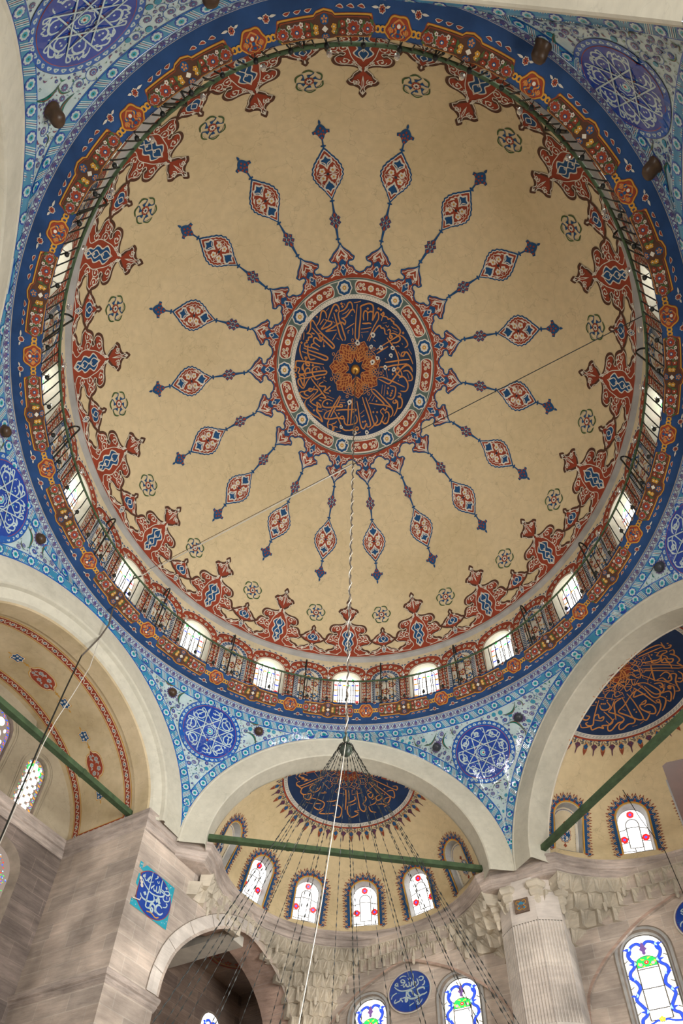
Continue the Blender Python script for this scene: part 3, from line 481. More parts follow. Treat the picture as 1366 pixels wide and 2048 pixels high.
base = [(0, 4.12), (.085, 4.26), (.14, 4.36), (.215, 4.45), (.275, 4.55), (.325, 4.65), (.345, 4.76), (.325, 4.88), (.275, 4.99), (.205, 5.09), (.13, 5.18), (.075, 5.26), (0, 5.35)]
hp = sm([(x, y, 1 if x == 0 else 0) for x, y in base], 6, False)
k_ = np.arange(len(hp)); hp[:, 0] *= 1+.035*np.sin(k_*2*PI/6)*(hp[:, 0] > .05)
med = np.vstack([hp, hp[-2:0:-1]*[-1, 1]]); ctr = np.array([0, 4.735])
sc_ = lambda s, sy=None: (med-ctr)*[s, sy or s]+ctr
ray.fill(sc_(1.04), 'blue', 1); ray.fill(sc_(.95), 'white', 2); ray.fill(sc_(.89, .90), 'red', 3); ray.line(sc_(.74, .77), .011, 'white', 4, True)
for s in (-1, 1):
    c = 4.735+s*.27
    ray.fill(mir([(0, c+s*.20, 1), (.06, c+s*.12), (.13, c+s*.10), (.14, c+s*.0), (.07, c-s*.06), (0, c-s*.17, 1)], 3), 'white', 4)
    ray.fill(mir([(0, c+s*.16, 1), (.045, c+s*.09), (.10, c+s*.07), (.10, c+s*.0), (.05, c-s*.04), (0, c-s*.10, 1)], 3), 'blue', 5)
    for q in (-1, 1): ray.leaf((q*.01, c-s*.10), (q*.11, c+s*.04), .05, 'white', 6, .1*q); ray.leaf((q*.02, c-s*.06), (q*.095, c+s*.02), .02, 'blue', 7)
    ray.fill(mir([(0, 4.735+s*.47, 1), (.03, 4.735+s*.43), (.0, 4.735+s*.40)], 3), 'white', 4)
    for q in (-1, 1):
        ray.petals((q*.12, 4.735+s*.085), .075, 5, 'white', 5, .9, s); ray.disc((q*.12, 4.735+s*.085), .025, 'gold', 6, 6)
        ray.leaf((q*.16, 4.735+s*.2), (q*.235, 4.735+s*.08), .05, 'white', 4, .2); ray.leaf((q*.17, 4.735+s*.28), (q*.2, 4.735+s*.2), .03, 'white', 4)
for q in (-1, 1): ray.line([(q*.02, 4.735), (q*.2, 4.76), (q*.24, 4.735), (q*.2, 4.71), (q*.02, 4.735)], .014, 'white', 5)
ray.disc((0, 4.735), .035, 'ink', 7, 8)
node(5.40); bar(5.35, 5.55, .014, .018)
ray.fill(mir([(0, 5.53, 1), (.05, 5.60), (.08, 5.67), (.13, 5.71), (.18, 5.70, 1), (.19, 5.78, 1), (.12, 5.80), (.09, 5.86), (.04, 5.92), (0, 5.94, 1)], 3), 'blue', 3)
for c in ((0, 5.60), (0, 5.70), (-.055, 5.68), (.055, 5.68), (-.05, 5.77), (.05, 5.77), (0, 5.84), (-.13, 5.745), (.13, 5.745)): ray.disc(c, .026, 'red', 4, 4, .036)
bar(5.92, 5.98, .012, .012); ray.leaf((0, 5.95), (0, 6.05), .05, 'blue', 3); ray.line([(-.03, 5.965), (.03, 5.965)], .02, 'blue', 3)
# six-leaf whirling rosette
ros = Art()
for i in range(6):
    t = i*PI/3; u = np.array([math.cos(t), math.sin(t)]); v = np.array([-u[1], u[0]])
    ros.line(sm([u*.13+v*.02, u*.20+v*.10, u*.255+v*.02, u*.25-v*.11], 5, False), .022, 'blue', 2)
    ros.leaf(u*.235-v*.13, u*.20+v*.13, .055, 'green', 3, -.22); ros.leaf(u*.23-v*.09, u*.205+v*.09, .014, 'cream2', 4, -.22)
    ros.leaf(u*.09, u*.17, .05, 'blue', 3); ros.leaf(u*.13+v*.0, u*.17+v*.035, .03, 'blue', 3); ros.leaf(u*.13, u*.17-v*.035, .03, 'blue', 3)
ros.disc((0, 0), .095, 'red', 3, 14); ros.petals((0, 0), .07, 8, 'white', 4, .5); ros.disc((0, 0), .026, 'ink', 5, 8)
# the large and small crests at the foot of the dome
big = Art()
bh = [(0, 6.54, 1), (.055, 6.63, 1), (.03, 6.70), (.07, 6.78), (.17, 6.84), (.25, 6.86), (.30, 6.93, 1), (.22, 6.99), (.19, 7.07), (.10, 7.16), (.045, 7.22), (.05, 7.27), (.16, 7.34), (.30, 7.37), (.44, 7.38), (.54, 7.44), (.57, 7.56), (.47, 7.64), (.40, 7.62), (.36, 7.68), (.45, 7.72), (.58, 7.70), (.66, 7.78), (.70, 7.88), (.77, 7.93, 1), (.68, 8.02), (.56, 8.04), (.44, 8.08), (.44, 8.16), (.53, 8.23), (.62, 8.25), (.72, 8.34, 1), (.80, 8.27), (.92, 8.24), (1.0, 8.18), (1.10, 8.17), (Xd(10, 8.17), 8.17, 1)]
tp = sm(bh, 4, False); fl = np.vstack([tp[::-1]*[-1, 1], tp[1:]])
big.fill(np.vstack([fl, [(Xd(10, 8.45)*(1-i/4), 8.45) for i in range(9)]]), 'red', 1)
big.line(fl, .055, 'brown', 4)
ins = np.array([(x*.93 if x < .9 else x, y+.06 if y < 7.3 else y+.03) for x, y in tp]); big.line(np.vstack([ins[::-1]*[-1, 1], ins[1:]]), .018, 'white', 5)
big.fill(mir([(0, 7.46, 1), (.05, 7.54), (.12, 7.58), (.20, 7.70), (.13, 7.82), (.17, 7.92), (.18, 8.02), (.10, 8.10), (.12, 8.22), (.05, 8.32), (0, 8.38, 1)], 4), 'white', 2)
big.fill(mir([(0, 7.49, 1), (.04, 7.56), (.10, 7.60), (.17, 7.70), (.10, 7.82), (.145, 7.93), (.15, 8.01), (.08, 8.10), (.09, 8.21), (.03, 8.30), (0, 8.34, 1)], 4), 'blue', 3)
for s in (-1, 1):
    big.line(sm([(0, 7.52), (s*.09, 7.70), (0, 7.85), (s*.08, 8.0), (0, 8.14), (s*.05, 8.24), (0, 8.32)], 5, False), .022, 'white', 5)
    for c, r, ro, tn in (((.34, 7.50), .10, 0, -1), ((.18, 7.42), .06, 1, 1), ((.56, 7.86), .10, 1, 1), ((.36, 7.86), .11, 2, -1), ((.34, 8.12), .10, 0, 1), ((.14, 6.92), .075, 2, 1), ((.6, 8.34), .05, 0, 1), ((.86, 8.34), .045, 0, -1)):
        scroll(big, (s*c[0], c[1]), r, ro if s > 0 else PI-ro, tn*s, w=.018, lay=5)
    big.line(sm([(s*.04, 7.3), (s*.2, 7.55), (s*.26, 7.75), (s*.3, 8.0), (s*.2, 8.25), (s*.35, 8.38)], 5, False), .018, 'white', 5)
    big.line(sm([(s*.3, 8.4), (s*.6, 8.38), (s*.8, 8.42), (s*1.0, 8.36), (s*1.14, 8.32)], 5, False), .018, 'white', 5)
    big.leaf((s*.02, 7.2), (s*.1, 7.34), .05, 'white', 5); big.leaf((s*.46, 7.7), (s*.5, 7.8), .04, 'white', 5)
big.disc((0, 7.78), .035, 'white', 6, 8); big.disc((0, 7.78), .016, 'blue', 7, 6); big.disc((0, 8.06), .03, 'white', 6, 8); big.leaf((0, 6.6), (0, 6.72), .035, 'white', 5); big.leaf((0, 6.75), (0, 7.1), .05, 'white', 5); big.leaf((0, 6.8), (0, 7.0), .02, 'red', 6)
small = Art()
sh = [(0, 7.49, 1), (.05, 7.56, 1), (.035, 7.61), (.09, 7.69), (.18, 7.74), (.25, 7.80), (.30, 7.86), (.39, 7.90, 1), (.31, 7.98), (.23, 8.03), (.12, 8.07), (.05, 8.13), (.08, 8.20), (.12, 8.24)]
tp = sm(sh, 4, False); fl = np.vstack([tp[::-1]*[-1, 1], tp[1:]])
small.fill(np.vstack([fl, [(.12, 8.3), (-.12, 8.3)]]), 'red', 2); small.line(fl[4:-4], .05, 'brown', 5); small.line(fl[6:-6]*[.86, 1]+[0, .03], .018, 'white', 5)
small.fill(mir([(0, 7.74, 1), (.06, 7.80), (.14, 7.85), (.15, 7.93), (.08, 7.99), (0, 8.01)], 3), 'blue', 4); small.fill(mir([(0, 8.12, 1), (.06, 8.22), (.05, 8.31), (0, 8.37, 1)], 3), 'blue', 4)
for s in (-1, 1):
    small.line(sm([(0, 7.78), (s*.07, 7.87), (0, 7.97), (s*.12, 7.99), (s*.16, 7.88), (s*.06, 7.76)], 4, False), .02, 'white', 6); small.line(sm([(0, 8.1), (s*.06, 8.22), (0, 8.36)], 4, False), .02, 'white', 6); small.line([(0, 8.16), (s*.03, 8.23), (0, 8.3)], .014, 'white', 6)
    scroll(small, (s*.25, 7.91), .055, 0, s, w=.016, lay=6); scroll(small, (s*.09, 7.72), .04, 1, -s, w=.014, lay=6)
    small.line(sm([(s*.08, 8.14), (s*.2, 8.3), (s*.4, 8.36)], 4, False), .018, 'white', 6)
small.leaf((0, 7.55), (0, 7.66), .035, 'white', 6)

# centre disc
cd = Art(); RD = 1.735
cd.disc((0, 0), 2.27, 'white', 0, 120, g=.22); cd.disc((0, 0), 2.235, 'grgreen', 1, 120, g=.22)
cd.ring((0, 0), 2.19, .018, 'white', 2, 120); cd.disc((0, 0), RD+.105, 'white', 2, 96, g=.22)
for i in range(150):
    t = i*2*PI/150
    for k, o in ((RD+.028, 0), (RD+.075, .5)):
        t2 = t+o*2*PI/150; cd.leaf((k*math.cos(t2)-.018*math.sin(t2), k*math.sin(t2)+.018*math.cos(t2)), (k*math.cos(t2)+.03*math.cos(t2+1), k*math.sin(t2)+.03*math.sin(t2+1)), .022, 'brown', 3, 0, 4)
cd.disc((0, 0), RD, 'navy', 3, 96, g=.22)
RM = 2.02
for i in range(9):
    t = PI/2-math.radians(-10+40*i)     # direction from +Y toward +X
    c = np.array([RM*math.cos(t), RM*math.sin(t)])
    th = np.linspace(0, 2*PI, 48, endpoint=False); q = lambda r, am: np.stack([c[0]+(r+am*np.cos(8*th))*np.cos(th), c[1]+(r+am*np.cos(8*th))*np.sin(th)], 1)
    cd.fill(q(.205, .008), 'white', 2); cd.fill(q(.175, .01), 'blue', 3); flower(cd, c, .115, 8, 'white', 'gold', 4)
    t = PI/2-math.radians(10+40*i); u = np.array([math.cos(t), math.sin(t)]); v = np.array([-u[1], u[0]])
    ang = np.linspace(-1, 1, 15)
    def cart(w, l, bump=0):
        P = [];
        for a in ang: P.append((RM+w)*np.array([math.cos(t+a*l/RM), math.sin(t+a*l/RM)]))
        for a in np.linspace(0, PI, 9)[1:-1]: P.append((RM+w*math.cos(a))*np.array([math.cos(t+(l+.10*math.sin(a))/RM), math.sin(t+(l+.10*math.sin(a))/RM)]))
        for a in ang[::-1]: P.append((RM-w)*np.array([math.cos(t+a*l/RM), math.sin(t+a*l/RM)]))
        for a in np.linspace(PI, 0, 9)[1:-1]: P.append((RM+w*math.cos(a))*np.array([math.cos(t-(l+.10*math.sin(a))/RM), math.sin(t-(l+.10*math.sin(a))/RM)]))
        return np.array(P)
    cd.fill(cart(.165, .33), 'white', 2); cd.fill(cart(.14, .31), 'red', 3)
    flower(cd, c*0+RM*u, .085, 8, 'white', 'gold', 4)
    for s in (-1, 1):
        for d, rr, r in ((.17, .03, .045), (.27, -.05, .04), (.35, .04, .045), (.2, -.07, .035)):
            a = t+s*d/RM; flower(cd, ((RM+rr*s)*math.cos(a), (RM+rr*s)*math.sin(a)), r, 6, 'white', 'gold', 4)
        a = t+s*.27/RM; scroll(cd, (RM*math.cos(a), RM*math.sin(a)), .10, a, s, w=.014, lay=4)
# interlaced star in the middle
P7 = lambda r, k, o=0.: np.array([(r*math.cos(PI/2-math.radians(8)-(k+o)*2*PI/7), r*math.sin(PI/2-math.radians(8)-(k+o)*2*PI/7)) for _ in (0,)])[0]
for k in range(7):
    a_ = PI/2-math.radians(8)-k*2*PI/7; u = np.array([math.cos(a_), math.sin(a_)]); v = np.array([-u[1], u[0]])
    q = lambda x, y: u*y+v*x
    cd.fill(np.array([q(0, .16), q(.10, .24), (q(.21, .34)), q(.13, .47), q(.17, .60), q(.07, .66), q(0, .74), q(-.07, .66), q(-.17, .60), q(-.13, .47), q(-.21, .34), q(-.10, .24)]), 'dkred', 5)
    for s in (-1, 1):
        for pts in ([(0, .18), (.21, .36), (.13, .48), (.17, .60), (.0, .74)], [(0, .24), (.13, .42), (.02, .55), (.12, .66)], [(.2, .34), (.04, .44), (.15, .56)], [(0, .30), (.08, .36), (0, .48), (.07, .56), (0, .68)], [(.05, .2), (.0, .38), (.1, .5), (0, .6)]):
            cd.line(np.array([q(s*x, y) for x, y in pts]), .018, 'orange', 6)
    a2 = a_-PI/7; u = np.array([math.cos(a2), math.sin(a2)]); v = np.array([-u[1], u[0]])
    for dx, dy in ((0, 0), (.05, .05), (-.05, .05), (.05, -.05), (-.05, -.05), (0, .09), (0, -.09), (.09, 0), (-.09, 0)): cd.ring(u*(.52+dy)+v*dx, .034, .014, 'orange', 6, 8)
    cd.line(np.array([q(-.2, .60), q(-.13, .66), q(0, .66), q(.13, .66), q(.2, .60)]), .016, 'orange', 6); cd.ring(u*.73, .035, .016, 'orange', 6, 8)
cd.disc((0, 0), .19, 'navy', 7, 24)
def strokes(A, TR, sc, m='orange', wk=.0078, lay=5):
    for w, q in TR:
        P = np.array(q, float).reshape(-1, 2)*sc
        if len(P) < 2: continue
        if w >= 6 and len(P) == 2:
            c = P.mean(0); r = w*wk*.62; A._add([(c[0]-r, c[1]), (c[0], c[1]-r), (c[0]+r, c[1]), (c[0], c[1]+r)], [[0, 1, 2], [0, 2, 3]], m, lay)
        else: A.line(sm(P, 4, False) if len(P) > 2 else P, w*wk, m, lay, taper=True)
strokes(cd, TR_DOME, 1/200.)
holes = [(812, 345), (677, 420), (800, 450), (890, 452), (995, 447), (983, 515), (862, 548), (818, 588), (937, 627), (1017, 638), (617, 965), (540, 1200), (672, 1250), (792, 1243), (598, 1345)]
for x, y in holes:
    c = ((x-665)/560*1.735, (y-660)/625*1.735+.0); r = .05+.02*((x*7+y) % 5)/5
    th = np.linspace(0, 2*PI, 9, endpoint=False); cd.fill(np.stack([c[0]+r*(1+.2*np.cos(3*th+x))*np.cos(th), c[1]+r*(1+.2*np.sin(2*th+y))*np.sin(th)], 1), 'revplaster', 7); cd.disc(c, r*.4, 'ink', 8, 7)

# ------------------------------------------------------------------ dome
mb = MB()
aa = np.linspace(0, 8.46, 72); th = np.linspace(0, 2*PI, 216, endpoint=False)
AA, TT = np.meshgrid(aa, th, indexing='ij'); ph = AA/RHO
mb.grid(np.transpose(np.stack([RHO*np.sin(ph)*np.sin(TT), RHO*np.sin(ph)*np.cos(TT), Z0+RHO*np.cos(ph)], -1), (1, 0, 2)), 'cream', True, closed_u=True)
for k in range(18):
    t = math.radians(20*k)
    big.emit(mb, f_dome(t)); crown.emit(mb, f_dome(t+math.radians(9))); ray.emit(mb, f_dome(t+math.radians(9.6)))
    small.emit(mb, f_dome(t+math.radians(10))); a = Art().put(ros, 0, 7.05, rot=k*.3); a.emit(mb, f_dome(t+math.radians(10)))
cd.emit(mb, f_cap((0, 0), Z0, RHO))
dome = mb.build('ceiling'); tag(dome, 'painted main dome with a blue calligraphy roundel, radiating pendants and red crests', kind='structure')

# ring moulding at the foot of the dome
mb = MB(); mb.lathe([(6.72, 18.50), (6.68, 18.53), (6.66, 18.56), (6.60, 18.58), (6.585, 18.61), (6.62, 18.635), (6.59, 18.66), (6.60, 18.69), (6.64, 18.72), (6.68, 18.76)], 'grey', k=144); mb.build('trim_1', ).__setitem__('kind', 'structure')

# ------------------------------------------------------------------ drum
RDm = 6.70; HW = .43; BAYW = math.radians(5)*RDm*2/2*1.0
def archpts(hw, z0, zs, n=14, rise=1.0, cx=0.):
    a = np.linspace(0, PI, n); return np.vstack([[(cx+hw, z0)], np.stack([cx+hw*np.cos(a), zs+hw*rise*np.sin(a)], 1), [(cx-hw, z0)]])
def frame_patch(mb, rect, hole, f, m, rings=3, dd=None):
    x0, x1, y0, y1 = rect; H = np.asarray(hole); seg = []
    H2 = []
    for i in range(len(H)):
        a, b = H[i], H[(i+1) % len(H)]; n = max(1, int(np.linalg.norm(b-a)/(dd or .12))); H2 += [a+(b-a)*j/n for j in range(n)]
    H2 = np.array(H2); c = np.array([(H2[:, 0].min()+H2[:, 0].max())/2, (H2[:, 1].min()+H2[:, 1].max())/2])
    d = H2-c; tx = np.where(d[:, 0] > 0, (x1-c[0])/np.maximum(d[:, 0], 1e-9), (x0-c[0])/np.minimum(d[:, 0], -1e-9)); ty = np.where(d[:, 1] > 0, (y1-c[1])/np.maximum(d[:, 1], 1e-9), (y0-c[1])/np.minimum(d[:, 1], -1e-9))
    O = c+d*np.minimum(tx, ty)[:, None]
    for cx, cy in ((x0, y0), (x0, y1), (x1, y0), (x1, y1)): O[np.argmin(np.linalg.norm(O-[cx, cy], axis=1))] = (cx, cy)
    P = np.stack([H2*(1-t)+O*t for t in np.linspace(0, 1, rings+1)], 1); n, k = P.shape[:2]
    Q = f(P[..., 0].ravel(), P[..., 1].ravel(), np.zeros(n*k)).reshape(n, k, 3); mb.grid(Q, m, closed_u=True)
def reveal(mb, A, fA, B, fB, m):
    z = np.zeros(len(A)); P = np.stack([fA(A[:, 0], A[:, 1], z), fB(B[:, 0], B[:, 1], z)], 1); mb.grid(P, m, closed_u=True)
crest = Art(); crest.disc((0, .035), .022, 'blue', 1, 6); crest.disc((-.02, .018), .018, 'blue', 1, 6); crest.disc((.02, .018), .018, 'blue', 1, 6); crest._add([(-.03, -.012), (.03, -.012), (.03, 0.004), (-.03, .004)], [[0, 1, 2], [0, 2, 3]], 'blue', 1)
fl6 = Art(); fl6.petals((0, 0), .06, 6, 'white', 4, .9); fl6.petals((0, 0), .04, 6, 'blue', 5, .7, .5); fl6.disc((0, 0), .02, 'gold', 6, 6); fl6.leaf((.05, 0), (.09, .04), .025, 'white', 4); fl6.leaf((-.05, 0), (-.09, .03), .025, 'white', 4)
fl7 = Art(); fl7.petals((0, 0), .055, 6, 'white', 4, .9); fl7.petals((0, 0), .035, 6, 'gold', 5, .8, .5); fl7.disc((0, 0), .018, 'red', 6, 6)
HB = math.radians(5)*RDm*.999   # half bay
sc1 = np.array([(HB*math.sin(a*PI/2)*1.0, 17.95+.40*math.cos(a*PI/2)**.9) for a in np.linspace(-1, 1, 21)])
surround = Art()
surround.fill(np.vstack([sc1, [(HB, 16.42), (-HB, 16.42)]]), 'red', 1)
surround.line(sc1, .022, 'white', 3); surround.line(sc1*[.97, 1]-[0, .03], .012, 'ink', 3)
for i in range(1, 20, 2):
    d = sc1[min(i+1, 20)]-sc1[i-1]; surround.put(crest, sc1[i][0], sc1[i][1]+.012, 1.05, math.atan2(d[1], d[0]))
for i in range(9):
    a = PI*(i+.5)/9; surround.put(fl6 if i % 2 else fl7, .515*math.cos(a)*1.0, 17.66+.515*math.sin(a)*1.05, 1.0, a, 1)
for s in (-1, 1):
    for j in range(8): surround.put(fl7 if j % 2 else fl6, s*.515, 17.55-j*.145, .95, j, 1)
niche = Art().put(surround)
niche.fill(archpts(.44, 16.42, 17.60), 'white', 3); niche.fill(archpts(.415, 16.42, 17.60), 't_sky' if False else 'blue', 4)
niche.fill(archpts(.405, 16.42, 17.60), 'white', 5); niche.line(archpts(.32, 16.42, 17.60), .018, 'blue', 6)
for s in (-1, 1):
    for j in range(15): niche._add([(s*.335, 17.58-j*.08), (s*.40, 17.61-j*.08), (s*.40, 17.57-j*.08), (s*.335, 17.53-j*.08)], [[0, 1, 2], [0, 2, 3]], 'blue', 6)
for i in range(11):
    a = PI*(i+.5)/11; niche.put(crest, .345*math.cos(a), 17.6+.345*math.sin(a), 1.3, a-PI/2, 6)
for (x, y, r, m1, m2) in ((0, 17.62, .13, 'blue', 'gold'), (0, 17.02, .12, 'red', 'gold'), (-.2, 17.3, .10, 'red', 'blue'), (.2, 17.3, .10, 'red', 'blue'), (-.2, 16.75, .10, 'blue', 'gold'), (.2, 16.75, .10, 'blue', 'gold'), (0, 16.6, .1, 'red', 'gold'), (0, 17.83, .07, 'red', 'gold')):
    th = np.linspace(0, 2*PI, 32, endpoint=False); niche.fill(np.stack([x+(r+r*.22*np.cos(5*th))*np.cos(th), y+(r+r*.22*np.cos(5*th))*np.sin(th)*1.1], 1), m1, 7); niche.put(fl7, x, y, r/.085, 0, 4)
for (x, y) in ((-.13, 17.45), (.13, 17.45), (-.14, 17.12), (.14, 17.12), (-.1, 16.9), (.1, 16.9), (-.14, 17.72), (.14, 17.72), (-.24, 17.0), (.24, 17.0), (-.24, 17.52), (.24, 17.52)):
    niche.put(fl7, x, y, .85, x*9, 4); niche.leaf((x, y), (x*.3, y+.14), .03, 'grey', 7, .3*np.sign(x)); niche.leaf((x, y), (x*1.3, y-.12), .03, 'gold', 7, .3)
for s in (-1, 1):
    niche.line(sm([(0, 16.5), (s*.16, 16.72), (s*.05, 17.0), (s*.2, 17.25), (s*.06, 17.5), (s*.16, 17.7), (0, 17.9)], 6, False), .02, 'plum', 7)
winsur = surround
mb = MB(); 
O = archpts(HW, 16.46, 17.60); Iw = archpts(.40, 16.75, 17.98)
for k in range(36):
    t = math.radians(10*k)
    if k % 2 == 0:
        frame_patch(mb, (-HB, HB, 16.40, 18.55), O, f_cyl(RDm, t), 'cream2'); reveal(mb, O, f_cyl(RDm, t), Iw, f_cyl(7.15, t), 'grey_plaster')
    else:
        X, Y = np.meshgrid(np.linspace(-HB, HB, 9), np.linspace(16.40, 18.55, 9), indexing='ij'); mb.grid(f_cyl(RDm, t)(X.ravel(), Y.ravel(), np.zeros(81)).reshape(9, 9, 3), 'cream2')
        niche.emit(mb, f_cyl(RDm, t), .004, .0018)
# red surrounds at the windows are cut round the opening
ws = Art()
for arr in (1,):
    ang_ = np.linspace(PI, 0, 21); inner = np.vstack([[(-HW-.01, 16.42)], np.stack([(HW+.01)*np.cos(ang_), 17.6+(HW+.01)*np.sin(ang_)], 1), [(HW+.01, 16.42)]])
    outer = np.vstack([[(-HB, 16.42)], sc1, [(HB, 16.42)]]); n_ = len(inner)
    ws._add(np.vstack([inner, outer]), np.array([[i, i+1, i+n_] for i in range(n_-1)]+[[i+1, i+1+n_, i+n_] for i in range(n_-1)]), 'red', 1)
    ws.line(sc1, .022, 'white', 3); ws.line(archpts(HW+.03, 16.42, 17.6), .02, 'white', 3)
    for i in range(1, 20, 2):
        d = sc1[min(i+1, 20)]-sc1[i-1]; ws.put(crest, sc1[i][0], sc1[i][1]+.012, 1.05, math.atan2(d[1], d[0]))
    for i in range(9): a = PI*(i+.5)/9; ws.put(fl6 if i % 2 else fl7, .515*math.cos(a), 17.66+.515*math.sin(a)*1.05, .9, a, 1)
    for s in (-1, 1):
        for j in range(8): ws.put(fl7 if j % 2 else fl6, s*.515, 17.55-j*.145, .9, j, 1)
for k in range(0, 36, 2): ws.emit(mb, f_cyl(RDm, math.radians(10*k)), .004, .0018)
mb.build('wall_drum')['kind'] = 'structure'
# drum windows
pane_ = Art(); pane_.fill(archpts(.405, 16.74, 17.98), 'pane', 0)
came = Art()
a9 = np.linspace(0, PI, 13); came.line(np.vstack([[(.27, 16.75)], np.stack([.27*np.cos(a9), 17.93+.27*np.sin(a9)], 1), [(-.27, 16.75)]]), .028, 'leadcame', 2)
for y in (16.95, 17.2, 17.45, 17.7): came.line([(-.4, y), (.4, y)], .024, 'leadcame', 2)
for x in (-.13, 0, .13): came.line([(x, 16.75), (x, 17.93)], .024, 'leadcame', 2)
came.line(archpts(.395, 16.75, 17.98), .02, 'leadcame', 2)
cols = ['g_red', 'g_orange', 'g_blue', 'g_green']
bits = [(-.335, 17.93, 0, 'g_red'), (.335, 17.93, 0, 'g_red'), (-.335, 17.68, 0, 'g_orange'), (.335, 17.68, 0, 'g_orange'), (-.335, 17.43, 0, 'g_blue'), (.335, 17.43, 0, 'g_blue'), (-.2, 17.93, 0, 'g_blue'), (.2, 17.93, 0, 'g_blue'), (-.07, 17.93, 0, 'g_orange'), (.07, 17.93, 0, 'g_green'), (-.2, 18.2, .8, 'g_green'), (.2, 18.2, -.8, 'g_green'), (-.335, 17.15, 0, 'g_orange'), (.335, 17.15, 0, 'g_red'), (-.2, 16.98, 0, 'g_green'), (.2, 16.98, 0, 'g_green'), (-.335, 16.9, 0, 'g_orange'), (.335, 16.9, 0, 'g_orange')]
for x, y, r, m in bits:
    came.leaf((x-.066*math.cos(r), y-.066*math.sin(r)), (x+.066*math.cos(r), y+.066*math.sin(r)), .075, m, 3, 0, 6)
for k in range(18):
    t = math.radians(20*k); m1 = MB(); pane_.emit(m1, f_cyl(7.15, t), 0); P = f_cyl(7.0, t)(np.array([0.]), np.array([17.4]), np.zeros(1))[0]
    w_ = empty('window_%d' % (k+1), P, kind='structure'); o = m1.build('glass_pane', w_); m2 = MB(); came.emit(m2, f_cyl(7.15, t), .01, .002); m2.build('coloured_leading', w_)

# ------------------------------------------------------------------ painted ledge under the drum
PR = prof_fn([(6.72, 16.47), (6.62, 16.50), (6.615, 16.40), (6.67, 16.29), (6.76, 16.20), (6.87, 16.14), (6.98, 16.11), (7.09, 16.085)])
tv = PR[0]; RR = 6.85
th = np.linspace(0, 2*PI, 288, endpoint=False); mb = MB()
V_, T_ = np.meshgrid(np.interp(np.linspace(0, 59, 22), np.arange(60), tv), th, indexing='ij'); mb.grid(np.transpose(f_prof(PR, 0, 1.)(T_.ravel(), V_.ravel(), np.zeros(T_.size)).reshape(T_.shape+(3,)), (1, 0, 2)), 'band', True, closed_u=True)
vc = .40
led = Art()      # one repeat: x along, y across, roundel at 0, long cartouche centred half a pitch away
PIT = 2*PI*RR/19
th_ = np.linspace(0, 2*PI, 48, endpoint=False); rq = lambda r, am=.012: np.stack([(r+am*np.cos(6*th_))*np.cos(th_), (r*.92+am*np.cos(6*th_))*np.sin(th_)], 1)
led.fill(rq(.222), 'rust', 1); led.fill(rq(.212), 'gold', 2); led.fill(rq(.19), 'rust', 3); led.fill(rq(.18), 'red', 4)
for s in (-1, 1):
    led.line(sm([(s*.0, -.15), (s*.09, -.08), (s*.03, 0), (s*.09, .08), (0, .15)], 4, False), .022, 'orange', 6)
    for q in (-1, 1): led.disc((s*.085, q*.065), .035, 'blue', 6, 10); led.disc((s*.085, q*.065), .015, 'gold', 7, 6); scroll(led, (s*.12, q*.01), .04, 0, s, 'orange', .012, 6)
led.disc((0, .07), .03, 'white', 6, 8); led.disc((0, -.07), .03, 'blue', 6, 8); led.disc((0, 0), .03, 'blue', 6, 8)
for s in (-1, 1):
    led.line(sm([(s*.21, .035), (s*.26, .04), (s*.30, -.04), (s*.35, -.03)], 4, False), .03, 'gold', 5); led.line(sm([(s*.21, -.035), (s*.26, -.04), (s*.30, .04), (s*.35, .03)], 4, False), .03, 'gold', 4)
    for q in (-1, 1):
        for dx in (.27,): 
            led.petals((s*dx, q*.235), .055, 7, 'white', 3, .8); led.petals((s*dx, q*.235), .045, 7, 'red', 4, .6); led.leaf((s*dx+s*.05, q*.25), (s*dx+s*.16, q*.25), .03, 'white', 3); led.leaf((s*dx-s*.05, q*.25), (s*dx-s*.12, q*.27), .03, 'white', 3)
        for dx in (.52, .68, .84): led.leaf((s*dx, q*.235), (s*(dx+.12), q*.25), .045, 'white', 3, .1); led.leaf((s*(dx+.01), q*.236), (s*(dx+.11), q*.249), .03, 'red', 4, .1)
H_ = PIT/2; hl = H_-.32
cart_ = Art()
def lozenge(w, e):
    return np.array([(-hl+e, 0)]+[(-hl+.10+e, w)]+[(x, w) for x in np.linspace(-hl+.2, -.16, 6)]+[(-.12, w+.035), (0, w+.06), (.12, w+.035)]+[(x, w) for x in np.linspace(.16, hl-.2, 6)]+[(hl-.10-e, w), (hl-e, 0), (hl-.10-e, -w)]+[(x, -w) for x in np.linspace(hl-.2, .16, 6)]+[(.12, -w-.035), (0, -w-.06), (-.12, -w-.035)]+[(x, -w) for x in np.linspace(-.16, -hl+.2, 6)]+[(-hl+.10+e, -w)])
cart_.fill(lozenge(.185, 0), 'rust', 1); cart_.fill(lozenge(.178, .01), 'gold', 2); cart_.fill(lozenge(.158, .03), 'brown', 3); cart_.fill(lozenge(.146, .042), 'rust', 4); cart_.fill(lozenge(.132, .055), 'brown', 5)
